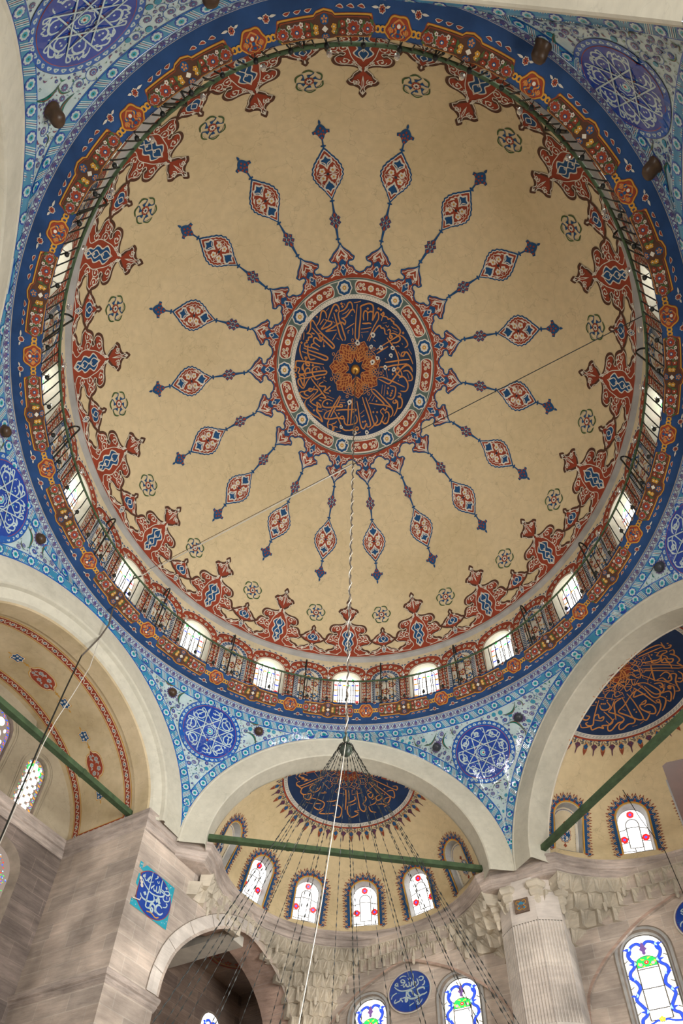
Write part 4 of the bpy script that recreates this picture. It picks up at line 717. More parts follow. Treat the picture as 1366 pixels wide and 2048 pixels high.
for s in (-1, 1):
    cart_.disc((0, s*.125), .065, 'blue', 6, 14); cart_.petals((0, s*.125), .05, 5, 'orange', 7, .6, s*PI/2)
    for x, y, r, m in ((.66, 0, .085, 'red'), (.44, 0, .10, 'red'), (.27, .06, .05, 'red'), (.27, -.06, .05, 'red'), (.14, .03, .045, 'gold'), (.14, -.04, .045, 'gold'), (.36, .09, .035, 'white'), (.36, -.09, .035, 'white'), (.55, .085, .03, 'white'), (.55, -.085, .03, 'white')):
        x = s*x; 
        if r > .07: cart_.petals((x, y), r*1.12, 9, 'grey', 6, .7); cart_.petals((x, y), r, 9, m, 7, .62); cart_.disc((x, y), r*.35, 'blue', 8, 8); cart_.disc((x, y), r*.18, 'white', 9, 6)
        else: cart_.petals((x, y), r, 5, m, 6, .9); cart_.disc((x, y), r*.3, 'red' if m == 'white' else 'white', 7, 5)
    for x, y, x2, y2 in ((.55, .0, .60, .12), (.55, 0, .50, -.12), (.35, 0, .30, .12), (.35, 0, .40, -.12), (.2, .0, .22, .11), (.2, 0, .17, -.11), (.74, .05, .68, .12), (.74, -.05, .69, -.12)): cart_.leaf((s*x, y), (s*x2, y2), .05, 'green', 6, .15)
cart_._add([(-.05, 0), (0, -.05), (.05, 0), (0, .05)], [[0, 1, 2], [0, 2, 3]], 'white', 6)
led.put(cart_, H_, 0)
for k in range(19): led.emit(mb, lambda u, v, h, k=k: f_prof(PR, math.radians(5.0)+k*2*PI/19, RR)(u, v+vc, h), .004, .0016)
mb.lathe([(7.09, 16.085), (7.13, 16.09), (7.13, 16.04), (7.10, 16.03)], 'wornstone', k=144)
mb.build('trim_2')['kind'] = 'structure'
# white tile frieze with plum motifs
PF = prof_fn([(7.10, 16.035), (7.13, 15.95), (7.165, 15.85)])
mb = MB(); V_, T_ = np.meshgrid(np.linspace(0, PF[0][-1], 10), th, indexing='ij'); mb.grid(np.transpose(f_prof(PF, 0, 1.)(T_.ravel(), V_.ravel(), np.zeros(T_.size)).reshape(T_.shape+(3,)), (1, 0, 2)), 't_white', True, closed_u=True)
fz = Art()
fz.petals((0, .10), .055, 5, 't_plum', 2, .9, PI/2); fz.disc((0, .09), .03, 't_plum', 2, 8); fz.leaf((0, .02), (0, .07), .035, 't_blue', 2)
for s in (-1, 1): fz.line(sm([(0, .165), (s*.07, .14), (s*.10, .07), (s*.07, .03)], 4, False), .018, 't_plum', 2); fz.leaf((s*.07, .03), (s*.03, .06), .02, 't_plum', 2)
fz.line([(-.12, .182), (.12, .182)], .008, 't_blue', 2); fz.line([(-.12, .008), (.12, .008)], .012, 't_blue', 2)
nf = 216
for k in range(nf): fz.emit(mb, f_prof(PF, k*2*PI/nf, 7.13), .003, .0015)
mb.build('trim_3')['kind'] = 'structure'
# ------------------------------------------------------------------ tiled pendentives
NTH = 42
def arch_edge(s, n=160):
    """the arch line under the tiles: points with azimuths"""
    th = np.linspace(s['th'][0]+.001, s['th'][1]-.001, n); return th, pend(th, np.ones(n))
unit_a = Art()   # strokes of one eighth of a roundel; y outward, radius 1
for s in (-1, 1): pass
def oct_line(A, rot, flip=1):
    q = lambda x, y: (x*math.cos(rot)-y*math.sin(rot), x*math.sin(rot)+y*math.cos(rot))
    A.line([q(-.60, .255), q(.78, .255)], .034, 't_white', 4)
    A.line(sm([q(.78, .255), q(.86, .24), q(.86, .16), q(.78, .17)], 4, False), .034, 't_white', 4)
    A.line(sm([q(-.60, .255), q(-.66, .30), q(-.62, .42), q(-.50, .52), q(-.44, .60), q(-.50, .66), q(-.40, .70), q(-.30, .64)], 5, False), .04, 't_white', 4, taper=True)
def roundel(kind):
    A = Art(); A.disc((0, 0), 1.16, 't_ink', 0, 64, g=.3); A.disc((0, 0), 1.15, 't_blue', 1, 64, g=.3)
    for i in range(36):
        t = i*PI/18; u = np.array([math.cos(t), math.sin(t)]); v = np.array([-u[1], u[0]])
        A.disc(u*1.075, .045, 't_white', 2, 7); A.disc(u*1.06+v*.04, .028, 't_white', 2, 6); A.disc(u*1.06-v*.04, .028, 't_white', 2, 6); A.disc(u*1.07, .02, 't_sky', 3, 6)
    A.disc((0, 0), .985, 't_red', 3, 64, g=.3); A.disc((0, 0), .97, 't_cobalt', 4, 64, g=.3)
    B = Art()
    for k in range(8):
        r = k*PI/4; oct_line(B, r)
        c, n_ = math.cos(r), math.sin(r); q = lambda x, y: (x*c-y*n_, x*n_+y*c)
        if kind == 0:     # round bowls with three dots
            B.line(sm([q(.10, .86), q(-.08, .84), q(-.20, .72), q(-.14, .58), q(.02, .55), q(.13, .64), q(.06, .72), q(-.03, .68)], 5, False), .042, 't_white', 4, taper=True)
            for x, y in ((.0, .79), (.05, .75), (-.05, .76)): B.disc(q(x*.8+.0, y-.03), .016, 't_white', 4, 4)
            B.line(sm([q(.16, .60), q(.26, .74), q(.20, .86)], 4, False), .036, 't_white', 4, taper=True)
        elif kind == 1:   # comma heads and folded waves
            B.line(sm([q(-.16, .78), q(-.10, .66), q(.02, .62), q(.12, .70), q(.04, .78), q(-.03, .72), q(.06, .64), q(.20, .62)], 5, False), .042, 't_white', 4, taper=True)
            B.line(sm([q(-.22, .86), q(-.04, .90), q(.12, .84), q(.22, .72)], 4, False), .04, 't_white', 4, taper=True)
        else:             # open bowls with one or two lozenges, teeth along the rim
            B.line(sm([q(-.15, .52), q(-.13, .66), q(0, .74), q(.13, .66), q(.12, .50)], 5, False), .045, 't_white', 4, taper=True)
            d = [(0, .58)] if k % 2 else [(-.03, .58), (.04, .60)]
            for x, y in d: B._add([q(x-.03, y), q(x, y-.03), q(x+.03, y), q(x, y+.03)], [[0, 1, 2], [0, 2, 3]], 't_white', 4)
            if k % 2: B.line(sm([q(-.24, .70), q(-.16, .80), q(-.12, .76), q(-.07, .86), q(-.02, .80), q(.03, .88), q(.08, .82), q(.15, .86), q(.22, .76)], 3, False), .032, 't_white', 4)
            else: B.line(sm([q(-.22, .74), q(-.06, .88), q(.06, .84), q(.02, .78), q(.12, .80), q(.22, .70)], 4, False), .038, 't_white', 4)
        B._add([q(0, .30), q(.055, .37), (q(.02, .36)), q(0, .42), q(-.02, .36), q(-.055, .37)], [[0, 1, 2], [0, 2, 3], [0, 3, 4], [0, 4, 5]], 't_red' if kind else 't_red', 4)
        B.ring(q(.11, .265), .045, .015, 't_white', 5, 8); B.disc(q(0, .47), .035, 't_sky', 4, 7); B.disc(q(0, .47), .015, 't_white', 5, 5)
        B.line([q(-.1, .16), q(0, .22), q(.1, .16)], .022, 't_white', 4)
    B.disc((0, 0), .12, 't_turq', 4, 12); B.ring((0, 0), .12, .02, 't_white', 5, 12); B.petals((0, 0), .08, 8, 't_white', 5, .6); B.disc((0, 0), .03, 't_red', 6, 7)
    A.put(B, dl=1); return A
RND = [roundel(0), roundel(1), roundel(2)]
# small tile flowers
def tflow(kind):
    A = Art()
    if kind == 0: A.petals((0, 0), 1, 8, 't_plum', 1, .8); A.disc((0, 0), .55, 't_white', 2, 8); A.disc((0, 0), .42, 't_blue', 3, 8); A.disc((0, 0), .16, 't_red', 4, 6)
    if kind == 1: A.disc((0, 0), .95, 't_ink', 1, 12); A.disc((0, 0), .85, 't_turq', 2, 12); A.petals((0, 0), .6, 6, 't_sky', 3, .8)
    if kind == 2: A.petals((0, 0), 1, 6, 't_blue', 1, 1.); A.petals((0, 0), .75, 6, 't_plum', 2, .8); A.disc((0, 0), .2, 't_white', 3, 6)
    if kind == 3: A.leaf((-.9, 0), (.9, .2), .55, 't_plum', 1, .3); A.leaf((-.6, .05), (.6, .2), .2, 't_red', 2, .3)
    if kind == 4: A.leaf((-.9, 0), (.9, 0), .45, 't_green', 1, .35)
    if kind == 5: A.ring((0, 0), .8, .2, 't_green', 1, 10); A.leaf((.5, .5), (1.3, .9), .3, 't_plum', 1, .2)
    if kind == 6: A.petals((0, 0), 1, 10, 't_plum', 1, .5); A.disc((0, 0), .6, 't_plum', 1, 10); A.disc((0, 0), .38, 't_sky', 2, 8); A.disc((0, 0), .15, 't_white', 3, 6)
    return A
TF = [tflow(i) for i in range(7)]
saz = Art(); saz.leaf((-1, 0), (1, 0), .26, 't_green', 2, .28, 12); saz.leaf((-.9, .02), (.9, .02), .05, 't_red', 3, .34, 10)
vine = Art(); tt = np.linspace(0, 1, 20); vine.line(np.stack([(1-.6*tt)*np.cos(tt*5.2), (1-.6*tt)*np.sin(tt*5.2)], 1), .07, 't_blue', 1)
for k_ in range(2, 19, 3):
    p = np.array([(1-.6*tt[k_])*math.cos(tt[k_]*5.2), (1-.6*tt[k_])*math.sin(tt[k_]*5.2)]); vine.leaf(p, p*1.28+[.05, .1], .13, 't_green' if k_ % 2 else 't_blue', 1, .2)
bfl = Art(); bfl.disc((0, 0), .105, 't_cobalt', 2, 16); bfl.petals((0, 0), .088, 8, 't_white', 3, .75); bfl.disc((0, 0), .048, 't_turq', 4, 8); bfl.disc((0, 0), .02, 't_green', 5, 6)
bsl = Art()
for i in (-1.5, -.5, .5, 1.5): bsl.line([(-.05+i*.038, -.10), (.05+i*.038, .10)], .017, 't_white', 2)
bsl.line([(-.055, -.10), (.045, .10)], .006, 't_red', 3)
BW = .25     # border width
rr_ = random.Random(5)
RPOS = {-30: (419.7, 1465.3), 30: (967.5, 1505), 150: (1249.5, 167.5), -150: (169, 30), -90: (2, 999), 90: (1385, 1075)}
BPOS = {-30: [(342.5, 1384.6), (516, 1462.5)], 30: [(874, 1493.5), (1038, 1433)], 150: [(1080, 95.5), (1314, 328)], -150: [(100, 219), (420, -35)], -90: [(8, 861), (79, 1077)], 90: [(1320, 1135), (1400, 930)]}
CAMP = np.array([0.0455, -7.1633, 0]); FPX, PPX = 1445.41, (710.85, 1646.66)
def proj(P):
    d = np.asarray(P)-CAMP; z = d @ fwd; return np.stack([PPX[0]+FPX*(d @ r2)/z, PPX[1]-FPX*(d @ u2)/z], -1)
def find_tt(k, px):
    """where on the pendentive a feature measured in the photograph sits"""
    th, t = np.meshgrid(math.radians(k)+np.linspace(-.48, .48, 97), np.linspace(0.02, 1, 60), indexing='ij')
    q = proj(pend(th, t)); e = np.hypot(q[..., 0]-px[0], q[..., 1]-px[1]); i = np.unravel_index(np.argmin(e), e.shape); return th[i], float(pz(th[i], t[i]))
edges = np.vstack([arch_edge(s)[1] for s in SIDES])
for kk, side in ((-30, 'front'), (30, 'right'), (90, 'right'), (150, 'rear'), (-150, 'rear'), (-90, 'left')):
    mb = MB(); thk = math.radians(kk); w_ = math.radians(30)
    # which azimuths belong to this corner: up to the crowns of its two arches
    tg = np.linspace(thk-w_, thk+w_, 97); tv_ = np.linspace(0, 1, 33); TH, TV = np.meshgrid(tg, tv_, indexing='ij'); mb.grid(pend(TH, TV), 't_white', True)
    # borders: along the ring and along the arches
    def strip(pt, nrm, tan, n_vec_dir):
        """pt: line points, builds a band BW wide on the tile side with flowers"""
        d = np.r_[0, np.cumsum(np.linalg.norm(np.diff(pt, axis=0), axis=1))]
        L_ = d[-1]; bi = n_vec_dir
        # walk from the line inwards over the curved surface in small steps
        NR = 9; rails = [pt]; nr = [nrm]; Pc = pt.copy(); dirn = bi.copy()
        for k_ in range(NR-1):
            nn = psurf_n(np.arctan2(Pc[:, 0], Pc[:, 1]), np.minimum(Pc[:, 2], RING_Z)); dd_ = dirn-np.sum(dirn*nn, 1)[:, None]*nn; dd_ /= np.linalg.norm(dd_, axis=1)[:, None]+1e-9; dirn = dd_
            Pc = Pc+dd_*BW/(NR-1)
            for _ in range(3):
                az_ = np.arctan2(Pc[:, 0], Pc[:, 1]); zz_ = np.minimum(Pc[:, 2], RING_Z); nn = psurf_n(az_, zz_); Pc = Pc-nn*np.sum((Pc-psurf(az_, zz_))*nn, 1)[:, None]
            rails.append(Pc.copy()); nr.append(nn)
        rails = np.stack(rails, 1); nr = np.stack(nr, 1)
        for w0, w1, m, h in ((0, BW, 't_blue', .006), (.025, BW-.025, 't_sky', .0085)):
            k0 = np.linspace(w0, w1, 7)/BW*(NR-1); i0 = np.clip(k0.astype(int), 0, NR-2); f_ = (k0-i0)[None, :, None]
            mb.grid(rails[:, i0]*(1-f_)+rails[:, i0+1]*f_+(nr[:, i0]*(1-f_)+nr[:, i0+1]*f_)*h, m)
        def onrail(x0):
            def g(u, v, h):
                si = np.interp(x0+u, d, np.arange(len(d))); vi = np.clip((v+BW/2)/BW*(NR-1), 0, NR-1.001); a_ = np.clip(si.astype(int), 0, len(d)-2); b_ = vi.astype(int); fs = (si-a_)[:, None]; fv = (vi-b_)[:, None]
                q = lambda R_: (R_[a_, b_]*(1-fs)+R_[a_+1, b_]*fs)*(1-fv)+(R_[a_, b_+1]*(1-fs)+R_[a_+1, b_+1]*fs)*fv
                return q(rails)+q(nr)*h[:, None]
            return g
        cnt = max(1, int(L_/.40)); st = L_/cnt
        for i in range(cnt):
            for o_, A_ in ((.5, bfl), (1.0, bsl)):
                x = (i+o_)*st
                if x > L_-.05: continue
                A_.emit(mb, onrail(x), .0095, .0015)
    tg2 = np.linspace(thk-w_, thk+w_, 140); p0 = pend(tg2, np.full(140, 0.002)); n0 = pend_n(tg2, np.full(140, .01)); tn = np.gradient(p0, axis=0); tn /= np.linalg.norm(tn, axis=1)[:, None]
    bi = np.cross(n0, tn); bi *= -np.sign(bi[:, 2])[:, None]; strip(p0, n0, tn, bi)
    for sgn in (-1, 1):
        tg2 = thk+sgn*np.linspace(.004, w_, 150); p1 = pend(tg2, np.full(150, .999)); n1 = pend_n(tg2, np.full(150, .985)); tn = np.gradient(p1, axis=0); tn /= np.linalg.norm(tn, axis=1)[:, None]
        bi = np.cross(n1, tn); ins = pend(tg2, np.full(150, .93))-p1; bi *= np.sign(np.sum(bi*ins, 1))[:, None]
        cut = np.linalg.norm(pend(tg2, np.full(150, 0.))-p1, axis=1) > BW*1.02; strip(p1[cut], n1[cut], tn[cut], bi[cut])
    # roundel
    th0, t0 = find_tt(kk, RPOS[kk]); RR0 = .78
    RND[{-30: 0, 30: 1, 90: 1, 150: 2, -150: 2, -90: 2}[kk]].emit(mb, (lambda f: lambda u, v, h: f(u*RR0, v*RR0, h))(f_pend(th0, t0)), .008, .0022)
    bp = [find_tt(kk, p) for p in BPOS[kk]]; bP = [psurf(*q) for q in bp]; rP = psurf(th0, t0)
    # leaves swept round the bosses and below the roundel
    placed = []
    def emitA(A_, th_, t_, sc, rot):
        f = f_pend(th_, t_); c, n_ = math.cos(rot), math.sin(rot)
        A_.emit(mb, lambda u, v, h: f((u*c-v*n_)*sc, (u*n_+v*c)*sc, h), .005, .0016)
    for (tb, ub) in bp:
        for a_ in (0, 2.2, 4.3):
            f = f_pend(tb, ub); q = f(np.array([.36*math.cos(a_)]), np.array([.36*math.sin(a_)]), np.zeros(1))[0]
            th_ = math.atan2(q[0], q[1]); t_ = q[2]
            P = psurf(th_, t_)
            if t_ < pz(th_, 1.)+.1: continue
            if np.min(np.linalg.norm(edges-P, axis=1)) < BW+.12 or np.linalg.norm(P-rP) < RR0*1.16+.08: continue
            emitA(saz, th_, t_, .26, a_+PI/2); placed.append((P, .12))
    tries = 0; target = 0
    while tries < 9000:
        tries += 1
        th_ = thk+rr_.uniform(-.46, .46); t_ = float(pz(th_, rr_.random()**.9)); P = psurf(th_, t_)
        de = np.min(np.linalg.norm(edges-P, axis=1)); dr = np.linalg.norm(P-rP); dt = np.linalg.norm(P-pend(th_, 0.))
        phase = 0 if tries < 900 else (1 if tries < 2600 else 2)
        r = (rr_.uniform(.12, .17), rr_.uniform(.05, .07), rr_.uniform(.02, .036))[phase]
        if de < BW+r*.8 or dt < BW+r*.9 or dr < RR0*1.16+r*.8: continue
        if any(np.linalg.norm(P-b) < .17+r for b in bP): continue
        if phase == 0:
            if any(np.linalg.norm(P-q) < (r+s)*.8 for q, s in placed): continue
            emitA(vine if rr_.random() < .62 else saz, th_, t_, r, rr_.uniform(0, 6.28)); 
            emitA(TF[rr_.choice((0, 2, 6))], th_, t_, r*.42, rr_.uniform(0, 6)); placed.append((P, r*.55)); continue
        if any(np.linalg.norm(P-q) < r+s+.004 for q, s in placed): continue
        placed.append((P, r)); emitA(TF[rr_.choice((0, 1, 2, 6, 3, 4) if phase == 1 else (3, 4, 5, 0, 2, 4))], th_, t_, r, rr_.uniform(0, 6.28))
    # ring of dark glaze round each boss
    for (tb, ub) in bp:
        A_ = Art(); A_.disc((0, 0), .135, 't_plum', 2, 16); A_.petals((0, 0), .17, 14, 't_plum', 2, .4); A_.emit(mb, f_pend(tb, ub), .006, .002)
    tag(mb.build('wall_'+side), 'blue and white tiled pendentive with a round inscription', kind='structure')
    for i, (tb, ub) in enumerate(bp):
        P = psurf(tb, ub); n = psurf_n(tb, ub); m2 = MB(); dark = kk in (30, 90)
        b1 = np.cross(n, [0, 0, 1.]); b1 /= np.linalg.norm(b1); b2 = np.cross(b1, n)
        pr_ = [(.125, 0), (.125, .015), (.105, .03), (.112, .06), (.105, .095), (.08, .125), (.04, .14), (0, .143)] if kk not in (150, -150) else [(.13, 0), (.14, .03), (.12, .05), (.125, .12), (.12, .18), (.085, .22), (.04, .235), (0, .237)]
        m2.lathe(pr_, 'knob_grey' if dark else 'knob', P, 20, axis=[b1, b2, n] if False else None) if False else None
        th_ = np.linspace(0, 2*PI, 20, endpoint=False); G = np.array([[P+n*z+(b1*math.cos(a)+b2*math.sin(a))*r for r, z in pr_] for a in th_]); m2.grid(G, 'knob_grey' if dark else 'knob', True, True)
        ob = m2.build('wall_boss', centre=P)
        where = {-30: ('round brown boss on the tiles between the middle drum windows and the barrel-vaulted recess', 'round brown boss on the tiles above the middle arch, beside the sunlit roundel'),
                 30: ('dark glossy boss on the tiles above the middle arch, nearer the fluted pilaster', 'dark glossy boss on the tiles above the fluted pilaster, towards the large half-dome inscription'),
                 90: ('dark glossy boss on the tiles over the half-dome with the dark clock case', 'dark boss on the tiles cut by the picture edge at the side'),
                 150: ('brown jutting boss above the uppermost complete roundel, near the arch above', 'brown jutting boss on the tiles below the uppermost complete roundel'),
                 -150: ('large brown boss on the dark tiles below the glaring roundel', 'brown boss on the tiles beyond the upper picture edge'),
                 -90: ('brown boss on the tiles just above the cut-off roundel of the recess side', 'brown boss on the tiles just below the cut-off roundel of the recess side')}[kk][i]
        tag(ob, where, 'boss', 'round bosses on the tiled pendentives')

# ------------------------------------------------------------------ the six arches
def arc_profile(mb, s, prof, m, n=64, cut=0.):
    z0 = s['zc']
    """prof: (radius, offset outward, material?)"""
    th = np.linspace(cut, PI-cut, n)
    pr = np.array([(p[0], p[1]) for p in prof], float)
    G = s['M'][None, None]+pr[None, :, 0, None]*np.cos(th)[:, None, None]*s['t']+pr[None, :, 1, None]*s['n']
    G = G+np.stack([0*pr[None, :, 0]*th[:, None], 0*th[:, None]*pr[None, :, 0], z0+pr[None, :, 0]*np.sin(th)[:, None]], -1)
    G0, G1 = G[:1].copy(), G[-1:].copy(); G0[..., 2] -= .02; G1[..., 2] -= .02; G = np.concatenate([G0, G, G1]) if not cut else G
    mb.grid(G, m, False)
for i, s in enumerate(SIDES):
    mb = MB(); r = s['r']; recess = s['rec']; arc_profile(mb, s, [(r+.55, .32), (r+.02, .03)], 'grey_plaster', cut=.35)
    if not recess:
        ri = r-.69
        arc_profile(mb, s, [(r+.03, .02), (r+.015, -.015), (r-.03, -.025), (r-.06, -.005), (ri+.03, 0), (ri, .03), (ri, .62)], 'grey_plaster')
        arc_profile(mb, s, [(ri, .62), (ri-.012, .635), (ri-.012, .66), (ri+.05, .68), (ri+.30, .70)], 'white')
    else:
        arc_profile(mb, s, [(r+.03, .02), (r-.0, -.015), (r-.05, -.02), (3.42, -.05), (3.38, -.12), (3.33, -.125), (3.30, -.09), (3.27, .0), (3.06, .08), (3.02, .14)], 'grey_plaster')
        arc_profile(mb, s, [(3.02, .14), (2.99, .18), (2.99, .62), (3.05, .65)], 'vault')
    tag(mb.build('trim_%d' % (4+i)), kind='structure')

# ------------------------------------------------------------------ half-domes behind four of the arches
RS = 3.65
def semi_windows(ax): return [(ax+math.radians(d), abs(d) > 60) for d in (-75, -45, -15, 15, 45, 75)]
spike = Art()      # one tooth of the painted flame border round an opening
spike.fill(np.array([(-.085, 0), (-.075, .07), (-.03, .11), (0, .19), (.03, .11), (.075, .07), (.085, 0)]), 'rust', 1); spike.fill(np.array([(-.068, .0), (-.06, .06), (-.02, .09), (0, .14), (.02, .09), (.06, .06), (.068, 0)]), 'cream2', 2)
spike.fill(np.array([(-.055, .0), (-.045, .055), (0, .115), (.045, .055), (.055, 0)]), 'blue', 3); spike.disc((0, .025), .018, 'orange', 4, 5)
spk2 = Art(); spk2.line([(0, .09), (0, .17)], .02, 'rust', 1); spk2.leaf((0, .10), (0, .19), .04, 'rust', 1)
def flame(hw, z0, zs):
    A = Art(); P = archpts(hw+.045, z0, zs, 22); d = np.r_[0, np.cumsum(np.linalg.norm(np.diff(P, axis=0), axis=1))]
    inn = archpts(hw, z0, zs, 22); out = archpts(hw+.10, z0, zs, 22); n = len(inn)
    def band(a, b, m, lay): A._add(np.vstack([a, b]), np.array([[i, i+1, i+n] for i in range(n-1)]+[[i+1, i+1+n, i+n] for i in range(n-1)]), m, lay)
    band(archpts(hw+.002, z0, zs, 22), archpts(hw+.04, z0, zs, 22), 'gold', 2); band(archpts(hw+.04, z0, zs, 22), archpts(hw+.115, z0, zs, 22), 'blue', 2)
    Q = archpts(hw+.10, z0, zs, 22); d = np.r_[0, np.cumsum(np.linalg.norm(np.diff(Q, axis=0), axis=1))]; cnt = int(d[-1]/.165)
    for i in range(cnt+1):
        x = d[-1]*i/cnt; c = np.array([np.interp(x, d, Q[:, 0]), np.interp(x, d, Q[:, 1])]); e = np.array([np.interp(x+.02, d, Q[:, 0]), np.interp(x+.02, d, Q[:, 1])])-np.array([np.interp(x-.02, d, Q[:, 0]), np.interp(x-.02, d, Q[:, 1])])
        an = math.atan2(e[1], e[0])-PI; A.put(spike, c[0], c[1], .98, an); 
        A.disc(c-.03*np.array([-math.sin(an), math.cos(an)]), .035, 'red', 3, 7)
        if i < cnt:
            x += d[-1]/cnt/2; c = np.array([np.interp(x, d, Q[:, 0]), np.interp(x, d, Q[:, 1])]); A.put(spk2, c[0], c[1], .9, an)
    return A
SW0, SWS, SHW = .57, 1.58, .40
FL = flame(SHW+.02, SW0-.02, SWS)
tw1 = Art(); tw1.line(archpts(.385, SW0, SWS, 20), .03, 'leadcame', 2)
tw1.line(np.vstack([[(.17, .85)], archpts(.17, 1.2, 1.52, 10)[1:-1], [(-.17, .85)]]), .028, 'leadcame', 2)
for a, b in (((-.39, 1.36), (-.17, 1.42)), ((.17, 1.42), (.39, 1.36)), ((-.17, 1.45), (.17, 1.45)), ((-.39, 1.0), (-.17, 1.03)), ((.17, 1.05), (.39, 1.0)), ((-.17, .85), (.17, .85)), ((-.05, .85), (-.05, .57)), ((-.39, .76), (-.05, .76)), ((.17, .95), (.17, .72)), ((-.05, .72), (.39, .72))): tw1.line([a, b], .024, 'leadcame', 2)
for c in ((0, 1.82), (-.28, 1.12), (.28, 1.12)): tw1.disc(c, .10, 'leadcame', 3, 10); tw1.petals(c, .105, 6, 'g_red', 4, 1.0, .3, .1); tw1.disc(c, .034, 'g_blue', 5, 8)
sm_med = Art(); th_ = np.linspace(0, 2*PI, 56, endpoint=False)
mq = lambda a, b, am: np.stack([(a+am*np.cos(12*th_))*np.sin(th_)*(1-.0), (b+am*np.cos(12*th_))*np.cos(th_)], 1)
sm_med.fill(mq(.185, .25, .012), 'red', 1); sm_med.fill(mq(.17, .235, .01), 'cream2', 2); sm_med.fill(mq(.155, .22, .01), 'blue', 3)
for s in (-1, 1):
    sm_med.fill(mir([(0, s*.40, 1), (.03, s*.36), (.055, s*.34), (.03, s*.30), (0, s*.25, 1)], 3), 'rust', 3)
    for q in (-1, 1): scroll(sm_med, (s*.07, q*.09), .05, 0, s*q, 'white', .012, 4); scroll(sm_med, (s*.05, q*.16), .03, 0, -s*q, 'white', .010, 4)
sm_med.line(sm([(0, -.2), (.06, -.08), (-.06, .02), (.06, .1), (0, .2)], 4, False), .012, 'white', 4); sm_med.disc((0, 0), .03, 'red', 5, 6)
halfpend = Art()    # fringe hung from the roundel of a half-dome, y outward
def fringe(R0, R, n, tr):
    A = Art(); A.disc((0, 0), R0+.17, 'red', 1, 96, g=.11); A.disc((0, 0), R0+.12, 'grey', 2, 96, g=.11); A.ring((0, 0), R0+.105, .016, 'white', 3, 96); A.ring((0, 0), R0+.015, .02, 'white', 3, 96)
    for i in range(120):
        t = i*2*PI/120; A.leaf(((R0+.03)*math.cos(t), (R0+.03)*math.sin(t)), ((R0+.09)*math.cos(t+.04), (R0+.09)*math.sin(t+.04)), .03, 'white', 3, 0, 4)
    A.disc((0, 0), R0, 'navy', 3, 96, g=.11)
    st = Art(); st2 = Art()
    for s, x in ((st, 0), (st2, 0)):
        pass
    st.leaf((0, .27), (0, .60), .13, 'rust', 3, 0, 5); st.fill(np.array([(-.075, .34), (0, .26), (.075, .34), (.0, .44)]), 'blue', 4); st.line([(-.06, .31), (0, .235), (.06, .31)], .03, 'orange', 5); st.disc((-.03, .43), .02, 'orange', 5, 5); st.disc((.03, .43), .02, 'orange', 5, 5)
    st2.fill(mir([(0, .26, 1), (.05, .28), (.095, .33, 1), (.05, .38), (.02, .44), (.015, .54), (0, .60, 1)], 3), 'plum', 3); st2.disc((-.035, .33), .014, 'blue', 4, 4); st2.disc((.035, .33), .014, 'blue', 4, 4); st2.disc((0, .29), .014, 'red', 4, 4); st2.disc((0, .36), .014, 'red', 4, 4)
    for i in range(n):
        t = 2*PI*i/n; A.put(st if i % 2 else st2, R0*math.cos(t), R0*math.sin(t), 1.0, t-PI/2)
    for i in range(n):
        t = 2*PI*(i+.5)/n; q = Art()
        q.line(sm([(-.10, .19), (-.06, .24), (.0, .22), (.03, .27), (-.02, .29), (0, .24)], 4, False), .016, 'ink', 3); q.line(sm([(.10, .17), (.08, .24), (.10, .28)], 4, False), .016, 'ink', 3); q.fill(np.array([(-.05, .17), (.05, .17), (0, .21)]), 'blue', 3)
        A.put(q, R0*math.cos(t), R0*math.sin(t), 1.0, t-PI/2)
    strokes(A, tr, 1/200., 'orange')
    for k in range(10):
        a = 2*PI*k/10
        u = np.array([math.cos(a), math.sin(a)]); v = np.array([-u[1], u[0]]); q = lambda x, y: u*y+v*x
        A.fill(np.array([q(0, .06), q(.13, .22), q(0, .40), q(-.13, .22)]), 'dkred', 4)
        for s in (-1, 1): A.line(np.array([q(0, .18), q(s*.14, .32), q(s*.04, .46), q(s*.16, .56), q(s*.05, .66)]), .018, 'orange', 5); A.line(np.array([q(0, .40), q(s*.10, .50), q(s*.02, .60)]), .016, 'orange', 5)
        A.line(np.array([q(-.12, .70), q(-.17, .86), q(.17, .86), q(.12, .70), q(.05, .70), q(.03, .64), q(-.03, .64), q(-.05, .70), q(-.12, .70)]), .018, 'orange', 5)
    return A
CS = {0: (7.1, 3.82), 60: (7.1, -3.82), 180: (-7.1, -3.82), -120: (-7.1, 3.82)}
AXS = {0: math.radians(-5.0), 60: math.radians(61.0), 180: math.radians(174.5), -120: math.radians(-119)}
wn = 18
